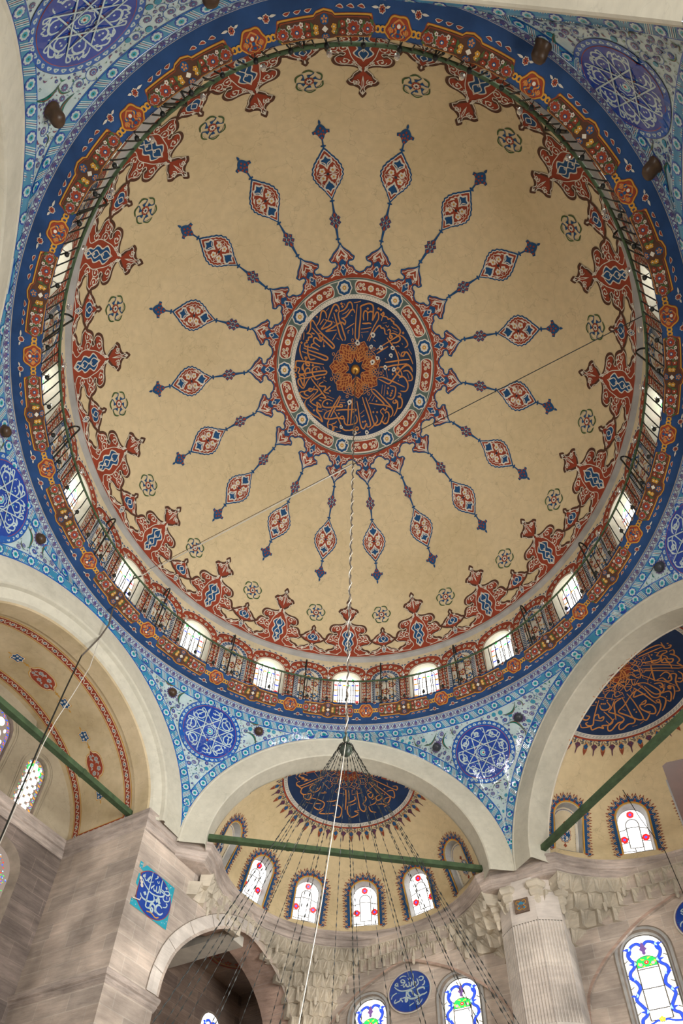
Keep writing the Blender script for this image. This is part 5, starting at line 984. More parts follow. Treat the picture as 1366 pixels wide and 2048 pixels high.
for key in (0, 60, 180, -120):
    sdc = SIDES[{0: 0, 60: 1, 180: 3, -120: 4}[key]]; c = (sdc['M']+sdc['n']*.62)[:2]; ax = AXS[key]; R = RS if key != 60 else 3.70
    mb = MB(); vis = key in (0, 60)
    fmap = lambda u, v, h, c=c, R=R: np.stack([c[0]+(R-h)*np.cos(v)*np.sin(u), c[1]+(R-h)*np.cos(v)*np.cos(u), ZC+(R-h)*np.sin(v)], -1)
    ELT = math.radians(36); EL0 = math.radians(3.0)
    for az, ni in semi_windows(ax):
        H = archpts(SHW, SW0, SWS); Hh = np.stack([az+H[:, 0]/(R*np.cos(H[:, 1]/R)), H[:, 1]/R], 1)
        if vis: frame_patch(mb, (az-PI/12, az+PI/12, EL0, ELT), Hh, fmap, 'cream', 9, .014)
        else: U_, V_ = np.meshgrid(np.linspace(az-PI/12, az+PI/12, 5), np.linspace(EL0, ELT, 6), indexing='ij'); mb.grid(fmap(U_, V_, 0), 'cream')
    U_, V_ = np.meshgrid(np.linspace(ax-PI/2, ax+PI/2, 91), np.linspace(ELT, PI/2-1e-3, 36), indexing='ij'); mb.grid(fmap(U_, V_, 0), 'cream', True)
    for s in (-1, 1):  # reach back to the arch
        U_, V_ = np.meshgrid(np.linspace(ax+s*PI/2, ax+s*PI*.56, 12), np.linspace(EL0, PI/2-.02, 40), indexing='ij')
        sd_ = SIDES[{0: 0, 60: 1, 180: 3, -120: 4}[key]]; P = fmap(U_, V_, 0)
        I_ = np.arange(P.shape[0]*P.shape[1]).reshape(P.shape[:2]); Q_ = np.stack([I_[:-1, :-1], I_[1:, :-1], I_[1:, 1:], I_[:-1, 1:]], -1).reshape(-1, 4); Pf = P.reshape(-1, 3)
        Q_ = Q_[(Pf[Q_].mean(1)-sd_['M']) @ sd_['n'] > .58]; mb.add(Pf, Q_, 'cream')
    if vis:
        FR = fringe(1.88, R, 54, TR_FRONT if key == 0 else TR_RIGHT); sd = SIDES[0 if key == 0 else 1]; FR.emit(mb, f_cap(c, ZC, R), .008, .0035, keep=lambda P: (P-sd['M']) @ sd['n'] > .60)
        for az, ni in semi_windows(ax):
            FL.emit(mb, f_sph(c, ZC, R, az), .008, .003)
            f = f_sph(c, ZC, R, az); O = archpts(SHW, SW0, SWS, 20); Rb = R+(.16 if ni else .22)
            f2 = f_sph(c, ZC, Rb, az); sc = .95; O2 = (O-[0, 1.2])*[sc, .97]+[0, 1.2]
            reveal(mb, O, f, O2, f2, 'sill')
            if ni:
                A = Art(); A.fill(O2*[1.03, 1]+[0, 0.01], 'cream2', 0); A.line(archpts(.34, .6, 1.56, 20), .07, 'white', 1)
                Pn = archpts(.34, .6, 1.56, 40); 
                for i in range(1, len(Pn)-1, 1): A.disc(Pn[i], .014, 'blue' if i % 3 else 'red', 2, 4)
                for s in (-1, 1):
                    for j in range(14): A.disc((s*(.34+.018*(-1)**j), .62+j*.068), .016, 'blue' if j % 3 else 'red', 2, 4)
                A.put(sm_med, 0, 1.18, 1.0); A.emit(mb, f2, .002, .003)
    tag(mb.build('ceiling'), 'half-dome with painted flame borders and a blue calligraphy roundel' if vis else None, kind='structure')
    if vis:
        for az, ni in semi_windows(ax):
            if ni: continue
            wn += 1; f2 = f_sph(c, ZC, R+.22, az); w_ = empty('window_%d' % wn, f2(np.array([0.]), np.array([1.2]), np.zeros(1))[0], kind='structure')
            m1 = MB(); A = Art(); A.fill(archpts(.40, .54, 1.60, 16), 'pane', 0, .3); A.emit(m1, f2, 0); m1.build('glass_pane', w_); m2 = MB(); tw1.emit(m2, f2, .012, .002); m2.build('coloured_leading', w_)

# ------------------------------------------------------------------ barrel vault over the left recess (and its twin)
VR = 3.03
def f_vault(sg): return lambda u, v, h: abv((VR-h)*np.sin(u/VR), sg*v, ZC+.10+(VR-h)*np.cos(u/VR))
fr = Art(); fr.petals((0, 0), .07, 7, 'white', 5, .7); fr.petals((0, 0), .05, 7, 'grey', 6, .6); fr.disc((0, 0), .022, 'blue', 7, 6)
vb = Art()
def vborder(v0, n):
    L_ = VR*1.56
    vb.fill(np.array([(-L_, v0-.13), (L_, v0-.13), (L_, v0+.13), (-L_, v0+.13)]), 'gold', 1); vb.fill(np.array([(-L_, v0-.105), (L_, v0-.105), (L_, v0+.105), (-L_, v0+.105)]), 'cream2', 2); vb.fill(np.array([(-L_, v0-.09), (L_, v0-.09), (L_, v0+.09), (-L_, v0+.09)]), 'red', 3)
    for i in range(n):
        x = -L_+2*L_*(i+.5)/n; vb.put(fr, x, v0, .85, i, 0) if i % 2 == 0 else vb.line(sm([(x-.09, v0-.05), (x-.02, v0+.05), (x+.04, v0-.05), (x+.09, v0+.04)], 4, False), .02, 'white', 5)
vborder(7.99, 62); vborder(9.72, 62)
for s in (-1, 1):
    e = s*VR*1.50; vb.fill(np.array([(e-.10, 8.08), (e+.10, 8.08), (e+.10, 9.6), (e-.10, 9.6)]), 'gold', 3); vb.fill(np.array([(e-.08, 8.0), (e+.08, 8.0), (e+.08, 9.7), (e-.08, 9.7)]), 'red', 4)
    for j in range(9): vb.put(fr, e, 8.15+j*.18, .8, j, 1)
oval = Art(); hp = mir([(0, -.44, 1), (.06, -.34), (.16, -.30), (.24, -.17), (.25, 0), (.24, .17), (.16, .30), (.06, .34), (0, .44, 1)], 5)
oval.fill(hp*1.06, 'gold', 1); oval.fill(hp, 'cream2', 2); oval.fill(hp*.93, 'red', 3)
for x, y, r in ((.08, -.2, .07), (-.1, -.12, .07), (.1, .03, .065), (-.09, .14, .07), (.06, .25, .05)): oval.petals((x, y), r, 6, 'grey', 4, .8); oval.disc((x, y), r*.4, 'blue', 5, 6); oval.disc((x, y), r*.2, 'white', 6, 5)
for p, q in (((-.15, .0), (-.02, .04)), ((.0, -.3), (-.02, -.18)), ((.17, -.1), (.12, .0)), ((-.18, .05), (-.12, -.03)), ((.02, .1), (.14, .18)), ((-.02, .3), (-.08, .22))): oval.leaf(p, q, .05, 'grey', 4, .3)
sqr = Art(); hq = mir([(0, -.17, 1), (.05, -.12), (.13, -.115), (.12, 0), (.13, .115), (.05, .12), (0, .17, 1)], 3); sqr.fill(hq*1.12, 'gold', 1); sqr.fill(hq, 'white', 2); sqr.fill(hq*.86, 'blue', 3)
for s in (-1, 1):
    for q in (-1, 1): scroll(sqr, (s*.05, q*.05), .035, 0, s*q, 'white', .012, 4)
    sqr.leaf((0, s*.18), (0, s*.28), .035, 'gold', 1); 
for i, an in enumerate((-61, -46, -30, -13, 2, 17.2, 35.3, 50.5, 66)):
    kind = i % 3; o_ = oval if kind == 1 else sqr
    u = math.radians({-61: -61, -46: -46, -30: -30.5}.get(an, an))*VR
    if i == 8: o_ = sqr
    vb.put(sqr if i in (0, 2, 3, 5, 6, 8) else oval, u, 8.92, 1.0, PI/2)
    if i in (1, 4, 7):
        for s in (-1, 1): vb.line([(u+s*.44, 8.92), (u+s*.56, 8.92)], .03, 'gold', 1); vb.line([(u+s*.5, 8.88), (u+s*.5, 8.96)], .03, 'gold', 1)
for sg in (1, -1):
    mb = MB(); U_, V_ = np.meshgrid(np.linspace(-VR*PI/2, VR*PI/2, 61), np.linspace(7.68, 10.12, 15), indexing='ij'); mb.grid(f_vault(sg)(U_, V_, 0*U_), 'vault', True)
    if sg == 1: vb.emit(mb, f_vault(sg), .004, .002)
    # lunette
    A = Art(); A.fill(archpts(VR+.02, 11.3, ZC+.10, 40), 'tymp', 0, .5)
    if sg == -1:
        A.emit(mb, lambda u, v, h: abv(u, sg*(10.0-h), v), 0)
        for cx_, hw_, zs_ in ((-1.75, .45, 12.7), (0, .5, 13.3), (1.75, .45, 12.7)):
            B_ = Art(); B_.fill(archpts(hw_, 11.85, zs_, 14, 1.2, cx_), 'lowpane', 0, .5); m1 = MB(); B_.emit(m1, lambda u, v, h: abv(u, -9.97, v), 0); wl_ = empty('window_%d' % (60+int(cx_*2)), ab(cx_, -9.97, 12.6), kind='structure'); m1.build('glass_pane', wl_)
    else:
        A.emit(mb, lambda u, v, h: abv(u, 10.32, v), 0)
        hole = [archpts(.33, 11.75, 13.0, 10, 1.5, 1.53), archpts(.33, 11.75, 13.0, 10, 1.5, -1.53), archpts(.56, 12.0, 13.4, 10, 1.2, 0)]
        for x0, x1, hh in ((1.03, 3.04, hole[0]), (-3.04, -1.03, hole[1]), (-1.03, 1.03, hole[2])):
            # outer boundary follows the vault
            H2 = []; 
            for i in range(len(hh)):
                a, b = hh[i], hh[(i+1) % len(hh)]; n = max(1, int(np.linalg.norm(b-a)/.08)); H2 += [a+(b-a)*j/n for j in range(n)]
            H2 = np.array(H2); cc = np.array([hh[:, 0].mean(), 12.4]); O_ = []
            for p in H2:
                d = p-cc; d /= np.linalg.norm(d); t = 6.
                if d[0] > 1e-6: t = min(t, (x1-cc[0])/d[0])
                if d[0] < -1e-6: t = min(t, (x0-cc[0])/d[0])
                if d[1] < -1e-6: t = min(t, (11.35-cc[1])/d[1])
                zc = cc-[0, ZC+.10]; bq = zc @ d; t2 = -bq+math.sqrt(max(bq*bq-(zc @ zc-VR**2), 0)); t = min(t, t2); O_.append(cc+d*t)
            P = np.stack([H2, (H2+np.array(O_))/2, np.array(O_)], 1); mb.grid(abv(P[..., 0], 10.0, P[..., 1]), 'tymp', closed_u=True)
            z = np.zeros(len(hh)); reveal(mb, hh, lambda u, v, h: abv(u, 10.0, v), hh, lambda u, v, h: abv(u, 10.14, v), 'framestone')
            for e in (.10, .16): A2 = Art(); q = (hh-cc); A2.line(shrink(hh, -e)[::1], .03, 'tymp', 1, True); A2.emit(mb, lambda u, v, h: abv(u, 10.0-h, v), .012)
    tag(mb.build('ceiling'), 'barrel vault with red and gold painted borders and medallions' if sg == 1 else None, kind='structure')
# dense stained glass of the recess
def dense(hw, z0, zs, rise, cx, border, seed, blue=False):
    rnd = random.Random(seed); A = Art(); O = archpts(hw+.02, z0-.02, zs, 20, rise, cx); A.fill(O, 'g_dark', 0, .4)
    bw = .11; Q = archpts(hw-bw/2, z0+bw/2, zs, 20, rise, cx); Q = np.vstack([Q, [Q[0]]]); d = np.r_[0, np.cumsum(np.linalg.norm(np.diff(Q, axis=0), axis=1))]; n = int(d[-1]/.105)
    for i in range(n):
        x = d[-1]*(i+.5)/n; c = np.array([np.interp(x, d, Q[:, 0]), np.interp(x, d, Q[:, 1])]); e = np.array([np.interp(x+.02, d, Q[:, 0]), np.interp(x+.02, d, Q[:, 1])])-np.array([np.interp(x-.02, d, Q[:, 0]), np.interp(x-.02, d, Q[:, 1])]); an = math.atan2(e[1], e[0])
        if i % 2: A.leaf(c-.045*np.array([math.cos(an+1.1), math.sin(an+1.1)]), c+.045*np.array([math.cos(an+1.1), math.sin(an+1.1)]), .038, 'g_orange' if not blue else 'g_cobalt', 2, .1, 6)
        else:
            for k in range(7): A.disc(c+.03*np.array([math.cos(k), math.sin(k)])*(k > 0), .012, (('g_green', 'g_blue', 'g_sky') if not blue else ('g_cobalt', 'g_blue', 'g_orange'))[k % 3] if k else 'g_red', 2, 6)
    yy = z0+.2; j = 0
    while yy < zs+rise*hw-.22:
        wv = hw-.13 if yy < zs else (hw-.13)*math.sqrt(max(.05, 1-((yy-zs)/(rise*hw))**2))
        xs = (-wv*.55, wv*.55) if j % 2 == 0 else (0,)
        for x in xs: A.disc((cx+x, yy), .078 if hw < .4 else .105, 'pane', 2, 14, .10 if hw < .4 else .135, g=.5)
        if j % 2:
            for s in (-1, 1): A.disc((cx+s*wv*.95, yy), .032, 'pane', 2, 10, .065)
        for k in range(34):
            x, y = cx+rnd.uniform(-wv*.8, wv*.8), yy+.07+rnd.uniform(-.04, .04); A.disc((x, y), .011, rnd.choice(('g_yellow', 'g_ice', 'g_red', 'g_sky', 'g_orange', 'g_green')), 1, 5)
        yy += .145 if hw < .4 else .19; j += 1
    if not blue:
        for s in (-1, 1): A.leaf((cx+s*.05, zs+.32), (cx+s*.2, zs+.0), .11, 'g_green', 2, .1*s)
    return A
for i, (hw, z0, zs, rise, cx, bl) in enumerate(((.33, 11.75, 13.0, 1.5, 1.53, False), (.56, 12.0, 13.4, 1.2, 0, True), (.33, 11.75, 13.0, 1.5, -1.53, False))):
    wn += 1; m1 = MB(); dense(hw, z0, zs, rise, cx, .1, i, bl).emit(m1, lambda u, v, h: abv(u, 10.14-h, v), 0, .003); w_ = empty('window_%d' % wn, ab(cx, 10.14, z0+.8), kind='structure'); m1.build('stained_glass', w_)
# ------------------------------------------------------------------ cornice at the springing of the arches
def sweep(mb, path, prof, m, closed=False):
    """path (a, b) with the hall on its left-hand normal side; prof: (projection, z)"""
    P = np.array(path, float); n = len(P); nx = np.roll(P, -1, 0)-P; pv = P-np.roll(P, 1, 0)
    if not closed: nx[-1] = nx[-2]; pv[0] = pv[1]
    nx /= np.linalg.norm(nx, axis=1)[:, None]; pv /= np.linalg.norm(pv, axis=1)[:, None]
    a = np.stack([-pv[:, 1], pv[:, 0]], 1); b = np.stack([-nx[:, 1], nx[:, 0]], 1); q = a+b; q /= np.maximum(np.sum(q*a, 1), .35)[:, None]
    pr = np.array(prof, float); G = P[:, None]+q[:, None]*pr[None, :, :1]
    mb.grid(abv(G[..., 0], G[..., 1], np.broadcast_to(pr[None, :, 1], G.shape[:2])), m, closed_u=closed)
def circ_ab(c, r, a0, a1, n=40):
    t = np.radians(np.linspace(a0, a1, n)); return [(c[0]+r*math.cos(x), c[1]+r*math.sin(x)) for x in t]
CP = [(-.60, 11.17), (-.06, 11.18), (.0, 11.20), (.0, 11.26), (.035, 11.28), (.06, 11.34), (.07, 11.41), (.07, 11.44), (.12, 11.46), (.15, 11.51), (.155, 11.58), (.15, 11.62), (.18, 11.64), (.18, 11.70), (-.5, 11.73)]
WB0 = 7.28
def exedra(sa, sb):
    # wall line of one half-dome, from the pier on the b side to the pilaster on the a side
    c = (7.1, 3.82); p = [(3.10, WB0), (4.22, WB0), (4.78, 6.76)]+circ_ab(c, 3.58, 121, -52)+[(9.24, .70), (9.32, .0)]
    return [(sa*x, sb*y) for x, y in p]
front = exedra(1, 1); right = exedra(1, -1)[::-1]
pathR = [(3.10, 10.05)]+front+right[1:]+[(3.10, -10.05)]
mb = MB(); sweep(mb, pathR[::-1], CP, 'cornice'); mb.build('trim_10')['kind'] = 'structure'
mb = MB(); sweep(mb, [(-a, b) for a, b in pathR], CP, 'cornice'); mb.build('trim_11')['kind'] = 'structure'
mb = MB(); sweep(mb, [(3.10, 10.05), (-3.10, 10.05)], CP, 'cornice'); mb.build('trim_12')['kind'] = 'structure'
mb = MB(); sweep(mb, [(-3.10, -10.05), (3.10, -10.05)], CP, 'cornice'); mb.build('trim_13')['kind'] = 'structure'

# ------------------------------------------------------------------ walls of the hall
FZ = -ZO
WB, WA, WE = 7.28, 10.42, 10.05     # pier and side-arch walls, long walls, end walls of the recesses
def pb_map(b, s=1): return lambda u, v, h: abv(u, b-s*h, v)
def pa_map(a, s=1): return lambda u, v, h: abv(a-s*h, u, v)
ARCHL = [(4.58, -.0), (4.57, 7.48), (4.62, 8.06), (4.87, 8.81), (5.41, 9.53), (6.09, 10.13), (6.64, 10.47), (7.2, 10.70), (7.75, 10.75), (8.6, 10.52), (9.37, 10.08), (9.95, 9.40), (10.2, 8.5), (10.22, 7.5), (10.22, -.0)]
AL = np.vstack([[ARCHL[0]], sm(ARCHL[1:-1], 3, False), [ARCHL[-1]]]); AL[0, 1] = AL[-1, 1] = FZ+.02
for sa, sb, nm in ((1, 1, 'wall_arcade_front'), (1, -1, 'wall_arcade_right'), (-1, 1, 'wall_arcade_left'), (-1, -1, 'wall_arcade_rear')):
    mb = MB(); f = lambda u, v, h: abv(sa*u, sb*(WB-h), v)
    frame_patch(mb, (3.08, WA, FZ, 11.45), AL, f, 'stone_a', 2)
    if (sa, sb) == (1, 1):
        g = lambda u, v, h: abv(u, WB+1.0, v); O = AL
        A = Art(); outer = []
        c = np.array([7.4, 7.5]); n = len(AL)
        Bo = np.array([p+(p-c)/np.linalg.norm(p-c)*.34 if 7.4 < p[1] and p[0] < 8.2 else p for p in AL]); 
        idx = [i for i in range(n) if 7.4 < AL[i][1] and AL[i][0] < 8.2]
        A._add(np.vstack([AL[idx], Bo[idx]]), np.array([[i, i+1, i+len(idx)] for i in range(len(idx)-1)]+[[i+1, i+1+len(idx), i+len(idx)] for i in range(len(idx)-1)]), 'marble', 1)
        for i in idx[::3]: A.line([AL[i], Bo[i]], .012, 'framestone', 2)
        A.line(Bo[idx], .02, 'framestone', 2); A.line(AL[1:-1], .16, 'stone_a', 0); A.emit(mb, f, .008, .005)
        P = np.stack([f(O[:, 0], O[:, 1], 0*O[:, 0]), g(O[:, 0], O[:, 1], 0)], 1); mb.grid(P, 'pinkstone')
    mb.build(nm)['kind'] = 'structure'
# side walls of the recesses (faces of the piers) and their string course
for sa in (1, -1):
    for sb in (1, -1):
        mb = MB(); P = np.array([[abv(sa*3.08, sb*b, z) for z in np.linspace(FZ, 11.45, 8)] for b in np.linspace(WB, WE+.1, 5)]); mb.grid(P, 'stone_b')
        SP = [(-.03, 7.08), (.0, 7.10), (.03, 7.14), (.06, 7.18), (.06, 7.22), (.10, 7.25), (.13, 7.31), (.135, 7.36), (.09, 7.40), (.0, 7.42)]
        pth = [(sa*3.08, sb*WE), (sa*3.08, sb*WB), (sa*4.62, sb*WB)]
        if sa*sb > 0: pth = pth[::-1]
        sweep(mb, pth, SP, 'cornice'); mb.build('wall_pier' if (sa, sb) == (1, 1) else 'wall_pier_%s' % {(1, -1): 'right', (-1, 1): 'left', (-1, -1): 'rear'}[(sa, sb)])['kind'] = 'structure'
# long walls (a = +-WA): blind arches, lower windows
def pointed(c, hw, z0, zs, zt, n=9):
    """pointed arch outline, from the right foot over the tip to the left foot"""
    t = np.linspace(0, 1, n); x = hw*np.cos(t*PI/2)**.92; z = zs+(zt-zs)*np.sin(t*PI/2)**.86
    R_ = np.stack([c+x, z], 1); return np.vstack([[(c+hw, z0)], R_, (R_[::-1][1:])*[-1, 1]+[2*c, 0], [(c-hw, z0)]])
def big_window(c, a, sb_c):
    """art of the large coloured window, centred on 0, foot at 0"""
WT = Art(); WO = pointed(0, .50, 7.2, 9.0, 9.62)
vl = Art()
for s in (-1, 1): vl.fill(np.array([(s*.235, 7.2), (s*.50, 7.2), (s*.50, 9.0), (s*.44, 9.2), (s*.235, 9.4)]), 'g_glass', 0, .4)
vl.fill(np.array([(-.235, 8.99), (.235, 8.99), (.235, 9.4), (0, 9.58), (-.235, 9.4)]), 'g_glass', 0, .4)
for s in (-1, 1):
    pts = [(s*.43, 7.24), (s*.40, 7.42), (s*.30, 7.50), (s*.27, 7.62), (s*.34, 7.76), (s*.42, 7.92), (s*.36, 8.06), (s*.28, 8.20), (s*.32, 8.36), (s*.42, 8.50), (s*.40, 8.64), (s*.30, 8.74), (s*.27, 8.86), (s*.34, 8.98), (s*.36, 9.12), (s*.26, 9.30), (s*.12, 9.36), (s*.02, 9.28)]
    C = sm(pts, 5, False); vl.line(C, .085, 'leadcame', 2); vl.line(C, .066, 'g_cobalt', 3)
    for i in (12, 27, 42, 57, 72): vl.leaf(C[i], C[i]+[s*.13, .06], .06, 'g_cobalt', 3, .2*s); vl.leaf(C[i], C[i]+[-s*.02, .12], .05, 'g_sky', 4, .2*s)
    for y in (7.55, 7.85, 8.2, 8.55, 8.9): vl.line([(s*.49, y), (s*.40, y+.06)], .022, 'leadcame', 2)
    vl.line([(s*.235, 7.36), (s*.235, 8.92)], .028, 'leadcame', 2); vl.leaf((s*.33, 9.05), (s*.40, 9.32), .09, 'g_cobalt', 3, .2*s)
    vl.line(sm([(s*.43, 7.25), (s*.25, 7.28), (s*.1, 7.34), (0, 7.30)], 4, False), .05, 'g_cobalt', 3)
for y in (7.36, 7.62, 8.15, 8.66): vl.line([(-.235, y), (.235, y)], .028, 'leadcame', 2)
tp_ = np.vstack([[(.235, 8.70)], np.stack([.235*np.cos(np.linspace(0, PI, 12)), 8.84+.16*np.sin(np.linspace(0, PI, 12))], 1), [(-.235, 8.70)]])
vl.fill(tp_*1.0, 'leadcame', 3); vl.fill(np.array([((x)*.93, 8.83+(y-8.83)*.88) for x, y in tp_]), 'g_green', 4)
for x, y, r, m in ((0, 8.82, .055, 'g_red'), (-.14, 8.78, .045, 'g_pink'), (.14, 8.78, .045, 'g_pink')): vl.petals((x, y), r, 6, m, 5, .9); vl.disc((x, y), r*.35, 'g_ice', 6, 6)
for x, y, x2, y2 in ((.03, 8.9, .12, 8.94), (-.03, 8.9, -.12, 8.94), (.05, 8.74, .1, 8.72), (-.05, 8.74, -.1, 8.72), (.17, 8.85, .2, 8.78), (-.17, 8.85, -.2, 8.78)): vl.leaf((x, y), (x2, y2), .035, 'g_yellow', 5, .2)
vl.fill(mir([(0, 9.02, 1), (.04, 9.06), (.035, 9.12), (.09, 9.18, 1), (.05, 9.24), (.04, 9.30), (0, 9.38, 1)], 3), 'g_plum', 4); vl.petals((0, 7.36), .075, 5, 'g_yellow', 5, .9, PI/2, .05)
def win_wall(mb, f, wins, seen):
    pass
BL = lambda c: np.array([(c+2.98, FZ+.02), (c+2.98, 7.3), (c+2.86, 8.23), (c+2.48, 8.85), (c+1.98, 9.36), (c+1.27, 9.90), (c+.40, 10.32), (c+.0, 10.42)])
wa_wins = []
for sa in (1, -1):
    for sb in (1, -1):
        mb = MB(); f = lambda u, v, h: abv(sa*(WA-h), sb*u, v); cc = 3.86
        H = BL(cc); Hm = np.vstack([H, H[:-1][::-1]*[-1, 1]+[2*cc, 0]]); Hm = np.vstack([[Hm[0]], sm([tuple(p)+((1,) if i in (0, 6, 7, 13, 14) else ()) for i, p in enumerate(Hm[1:-1])], 3, False), [Hm[-1]]])
        frame_patch(mb, (0, WB, FZ, 11.45), Hm, f, 'stone_b', 2)
        fi = lambda u, v, h: abv(sa*(WA+.09-h), sb*u, v); reveal(mb, Hm, f, Hm, fi, 'stone_b')
        e = Art(); e.line(shrink(Hm, -.04)[1:-1], .07, 'pinkstone', 1); e.emit(mb, f, .01)
        # field inside the blind arch with its two windows, cut in vertical strips
        wc = (2.33, 5.06) if sb > 0 else (2.42, 5.1); mids = [cc-2.98, (wc[0]+wc[1])/2, cc+2.98]
        for i, c in enumerate(wc):
            O = pointed(c, .60, 7.10, 9.02, 9.72); x0, x1 = mids[i], mids[i+1]
            frame_patch(mb, (x0, x1, 6.9, 10.5), O, fi, 'stone_b', 3)
            for y0, y1 in ((FZ, 2.0), (2.0, 4.6), (4.6, 6.9)):
                if y0 == 2.0 and not (sa == 1 and sb == 1 and False):
                    pass
                mb.add(fi(np.array([x0, x1, x1, x0]), np.array([y0, y0, y1, y1]), np.zeros(4)), [[0, 1, 2, 3]], 'stone_b')
            fo = lambda u, v, h: abv(sa*(WA+.24-h), sb*u, v); Oi = O.copy(); Oi = (Oi-[c, 8.3])*[.87, .955]+[c, 8.3]
            fm = lambda u, v, h: abv(sa*(WA+.16-h), sb*u, v); Om = (O-[c, 8.3])*[.93, .975]+[c, 8.3]
            reveal(mb, O, fi, Om, fm, 'framestone'); reveal(mb, Om, fm, Oi, fo, 'sill'); e = Art(); e.line(shrink(O, -.03), .07, 'sill', 2, True); e.line(shrink(O, -.085), .03, 'framestone', 1, True); e.emit(mb, fi, .012)
            wn += 1; w_ = empty('window_%d' % wn, f(np.array([c]), np.array([8.4]), np.zeros(1))[0], kind='structure')
            m1 = MB(); A = Art(); A.fill(pointed(c, .55, 7.13, 9.0, 9.66), 'pane' if sa > 0 else 'lowpane', 0, .4); A.emit(m1, fo, 0); m1.build('glass_pane', w_)
            if sa > 0:
                m2 = MB(); A = Art(); A.put(vl, c*1.0, 0); A.emit(m2, lambda u, v, h: fo((u-c)*1.04+c, v+.06, h), .012, .003); A = Art(); A.line(pointed(c, .515, 7.15, 9.0, 9.63), .04, 'leadcame', 2); A.emit(m2, fo, .01); m2.build('coloured_leading', w_)
        mb.build('wall_long_%s' % {(1, 1): 'front', (1, -1): 'right', (-1, 1): 'left', (-1, -1): 'rear'}[(sa, sb)])['kind'] = 'structure'
# end walls of the recesses
for sb in (1, -1):
    mb = MB(); f = lambda u, v, h: abv(u, sb*(WE-h), v)
    if sb == 1:
        for c in (1.35, -1.35):
            O = pointed(c, .80, 8.3, 10.0, 10.86); x0, x1 = (0, 3.10) if c > 0 else (-3.10, 0); frame_patch(mb, (x0, x1, 7.9, 11.45), O, f, 'stone_shaded_a', 3); mb.add(f(np.array([x0, x1, x1, x0]), np.array([FZ, FZ, 7.9, 7.9]), np.zeros(4)), [[0, 1, 2, 3]], 'stone_shaded_a')
            Oi = pointed(c, .66, 8.42, 9.95, 10.68); g = lambda u, v, h: abv(u, WE+.16-h, v); reveal(mb, O, f, Oi, g, 'framestone')
            wn += 1; w_ = empty('window_%d' % wn, ab(c, WE+.1, 9.5), kind='structure'); m1 = MB(); A = Art(); A.fill(pointed(c, .67, 8.4, 9.95, 10.7), 'g_dark', 0, .4)
            rnd = random.Random(3)
            for i in range(520):
                x, y = c+rnd.uniform(-.62, .62), rnd.uniform(8.45, 10.62)
                if abs(x-c) > .62*math.cos(max(0, (y-9.9)/.8)*PI/2)**.9: continue
                A.disc((x, y), rnd.uniform(.012, .022), rnd.choice(('g_red', 'g_red', 'g_green', 'g_blue', 'g_cobalt', 'g_orange', 'g_sky')), 1, 5)
            for j in range(8):
                y = 8.65+j*.26
                for x in ((-.22, .22) if j % 2 else (0, -.42, .42)):
                    if abs(x) > .5*math.cos(max(0, (y-9.8)/.8)*PI/2): continue
                    A.disc((c+x, y), .115, 'pane', 3, 14, g=.5)
            A.emit(m1, g, 0, .003); m1.build('stained_glass', w_)
    else:
        for c in (-1.6, 1.6): O = pointed(c, .9, 2.0, 8.0, 9.2); x0, x1 = (0, 3.10) if c > 0 else (-3.10, 0); frame_patch(mb, (x0, x1, FZ, 11.45), O, f, 'stone_a', 3); wn += 1; w_ = empty('window_%d' % wn, ab(c, -WE, 5), kind='structure'); m1 = MB(); A = Art(); A.fill(O, 'lowpane', 0, .8); A.emit(m1, lambda u, v, h: abv(u, -WE-.1, v), 0); m1.build('glass_pane', w_)
    mb.build('wall_end_left' if sb == 1 else 'wall_end_right')['kind'] = 'structure'
# bay behind the big side arch
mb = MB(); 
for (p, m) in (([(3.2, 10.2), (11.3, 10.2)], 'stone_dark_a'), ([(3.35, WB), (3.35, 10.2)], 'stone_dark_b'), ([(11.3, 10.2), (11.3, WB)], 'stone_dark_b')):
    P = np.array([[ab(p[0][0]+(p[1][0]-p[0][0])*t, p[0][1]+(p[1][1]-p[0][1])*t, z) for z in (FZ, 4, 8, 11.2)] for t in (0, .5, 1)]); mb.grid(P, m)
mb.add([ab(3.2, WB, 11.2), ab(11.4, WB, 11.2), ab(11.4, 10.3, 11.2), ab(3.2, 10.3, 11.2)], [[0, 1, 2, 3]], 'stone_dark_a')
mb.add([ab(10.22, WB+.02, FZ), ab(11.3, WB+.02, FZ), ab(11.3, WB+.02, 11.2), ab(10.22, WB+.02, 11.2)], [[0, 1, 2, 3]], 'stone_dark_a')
dm = Art(); dm.ring((8.95, 8.75), .85, .05, 'red', 1, 40); dm.ring((8.95, 8.75), .75, .02, 'gold', 1, 40)
for i in range(12): dm.petals((8.95+.62*math.cos(i*PI/6), 8.75+.62*math.sin(i*PI/6)), .12, 5, 'red', 1)
dm.emit(mb, lambda u, v, h: abv(u, v, 11.19-h), 0)
mb.build('wall_bay')['kind'] = 'structure'
mb = MB(); mb.box((6.98, WB+.25, 10.45), (7.68, 10.2, 11.2), 'revplaster', [AX_A, AX_B, AX_Z]); mb.build('trim_14')['kind'] = 'structure'
wn += 1; w_ = empty('window_%d' % wn, ab(9.93, 10.19, 9.2), kind='structure'); m1 = MB(); A = Art(); A.fill(pointed(9.93, .46, 7.6, 9.45, 10.02), 'pane', 0, .4); A.line(pointed(9.93, .48, 7.6, 9.45, 10.04), .08, 'framestone', 1); A.emit(m1, lambda u, v, h: abv(u, 10.19-h, v), 0, .005); m1.build('glass_pane', w_)
m2 = MB(); A = Art(); A.put(vl, 0, 0, 1); A.emit(m2, lambda u, v, h: abv(9.93+u*.9, 10.17-h, v+.38), .0, .003); m2.build('coloured_leading', w_)
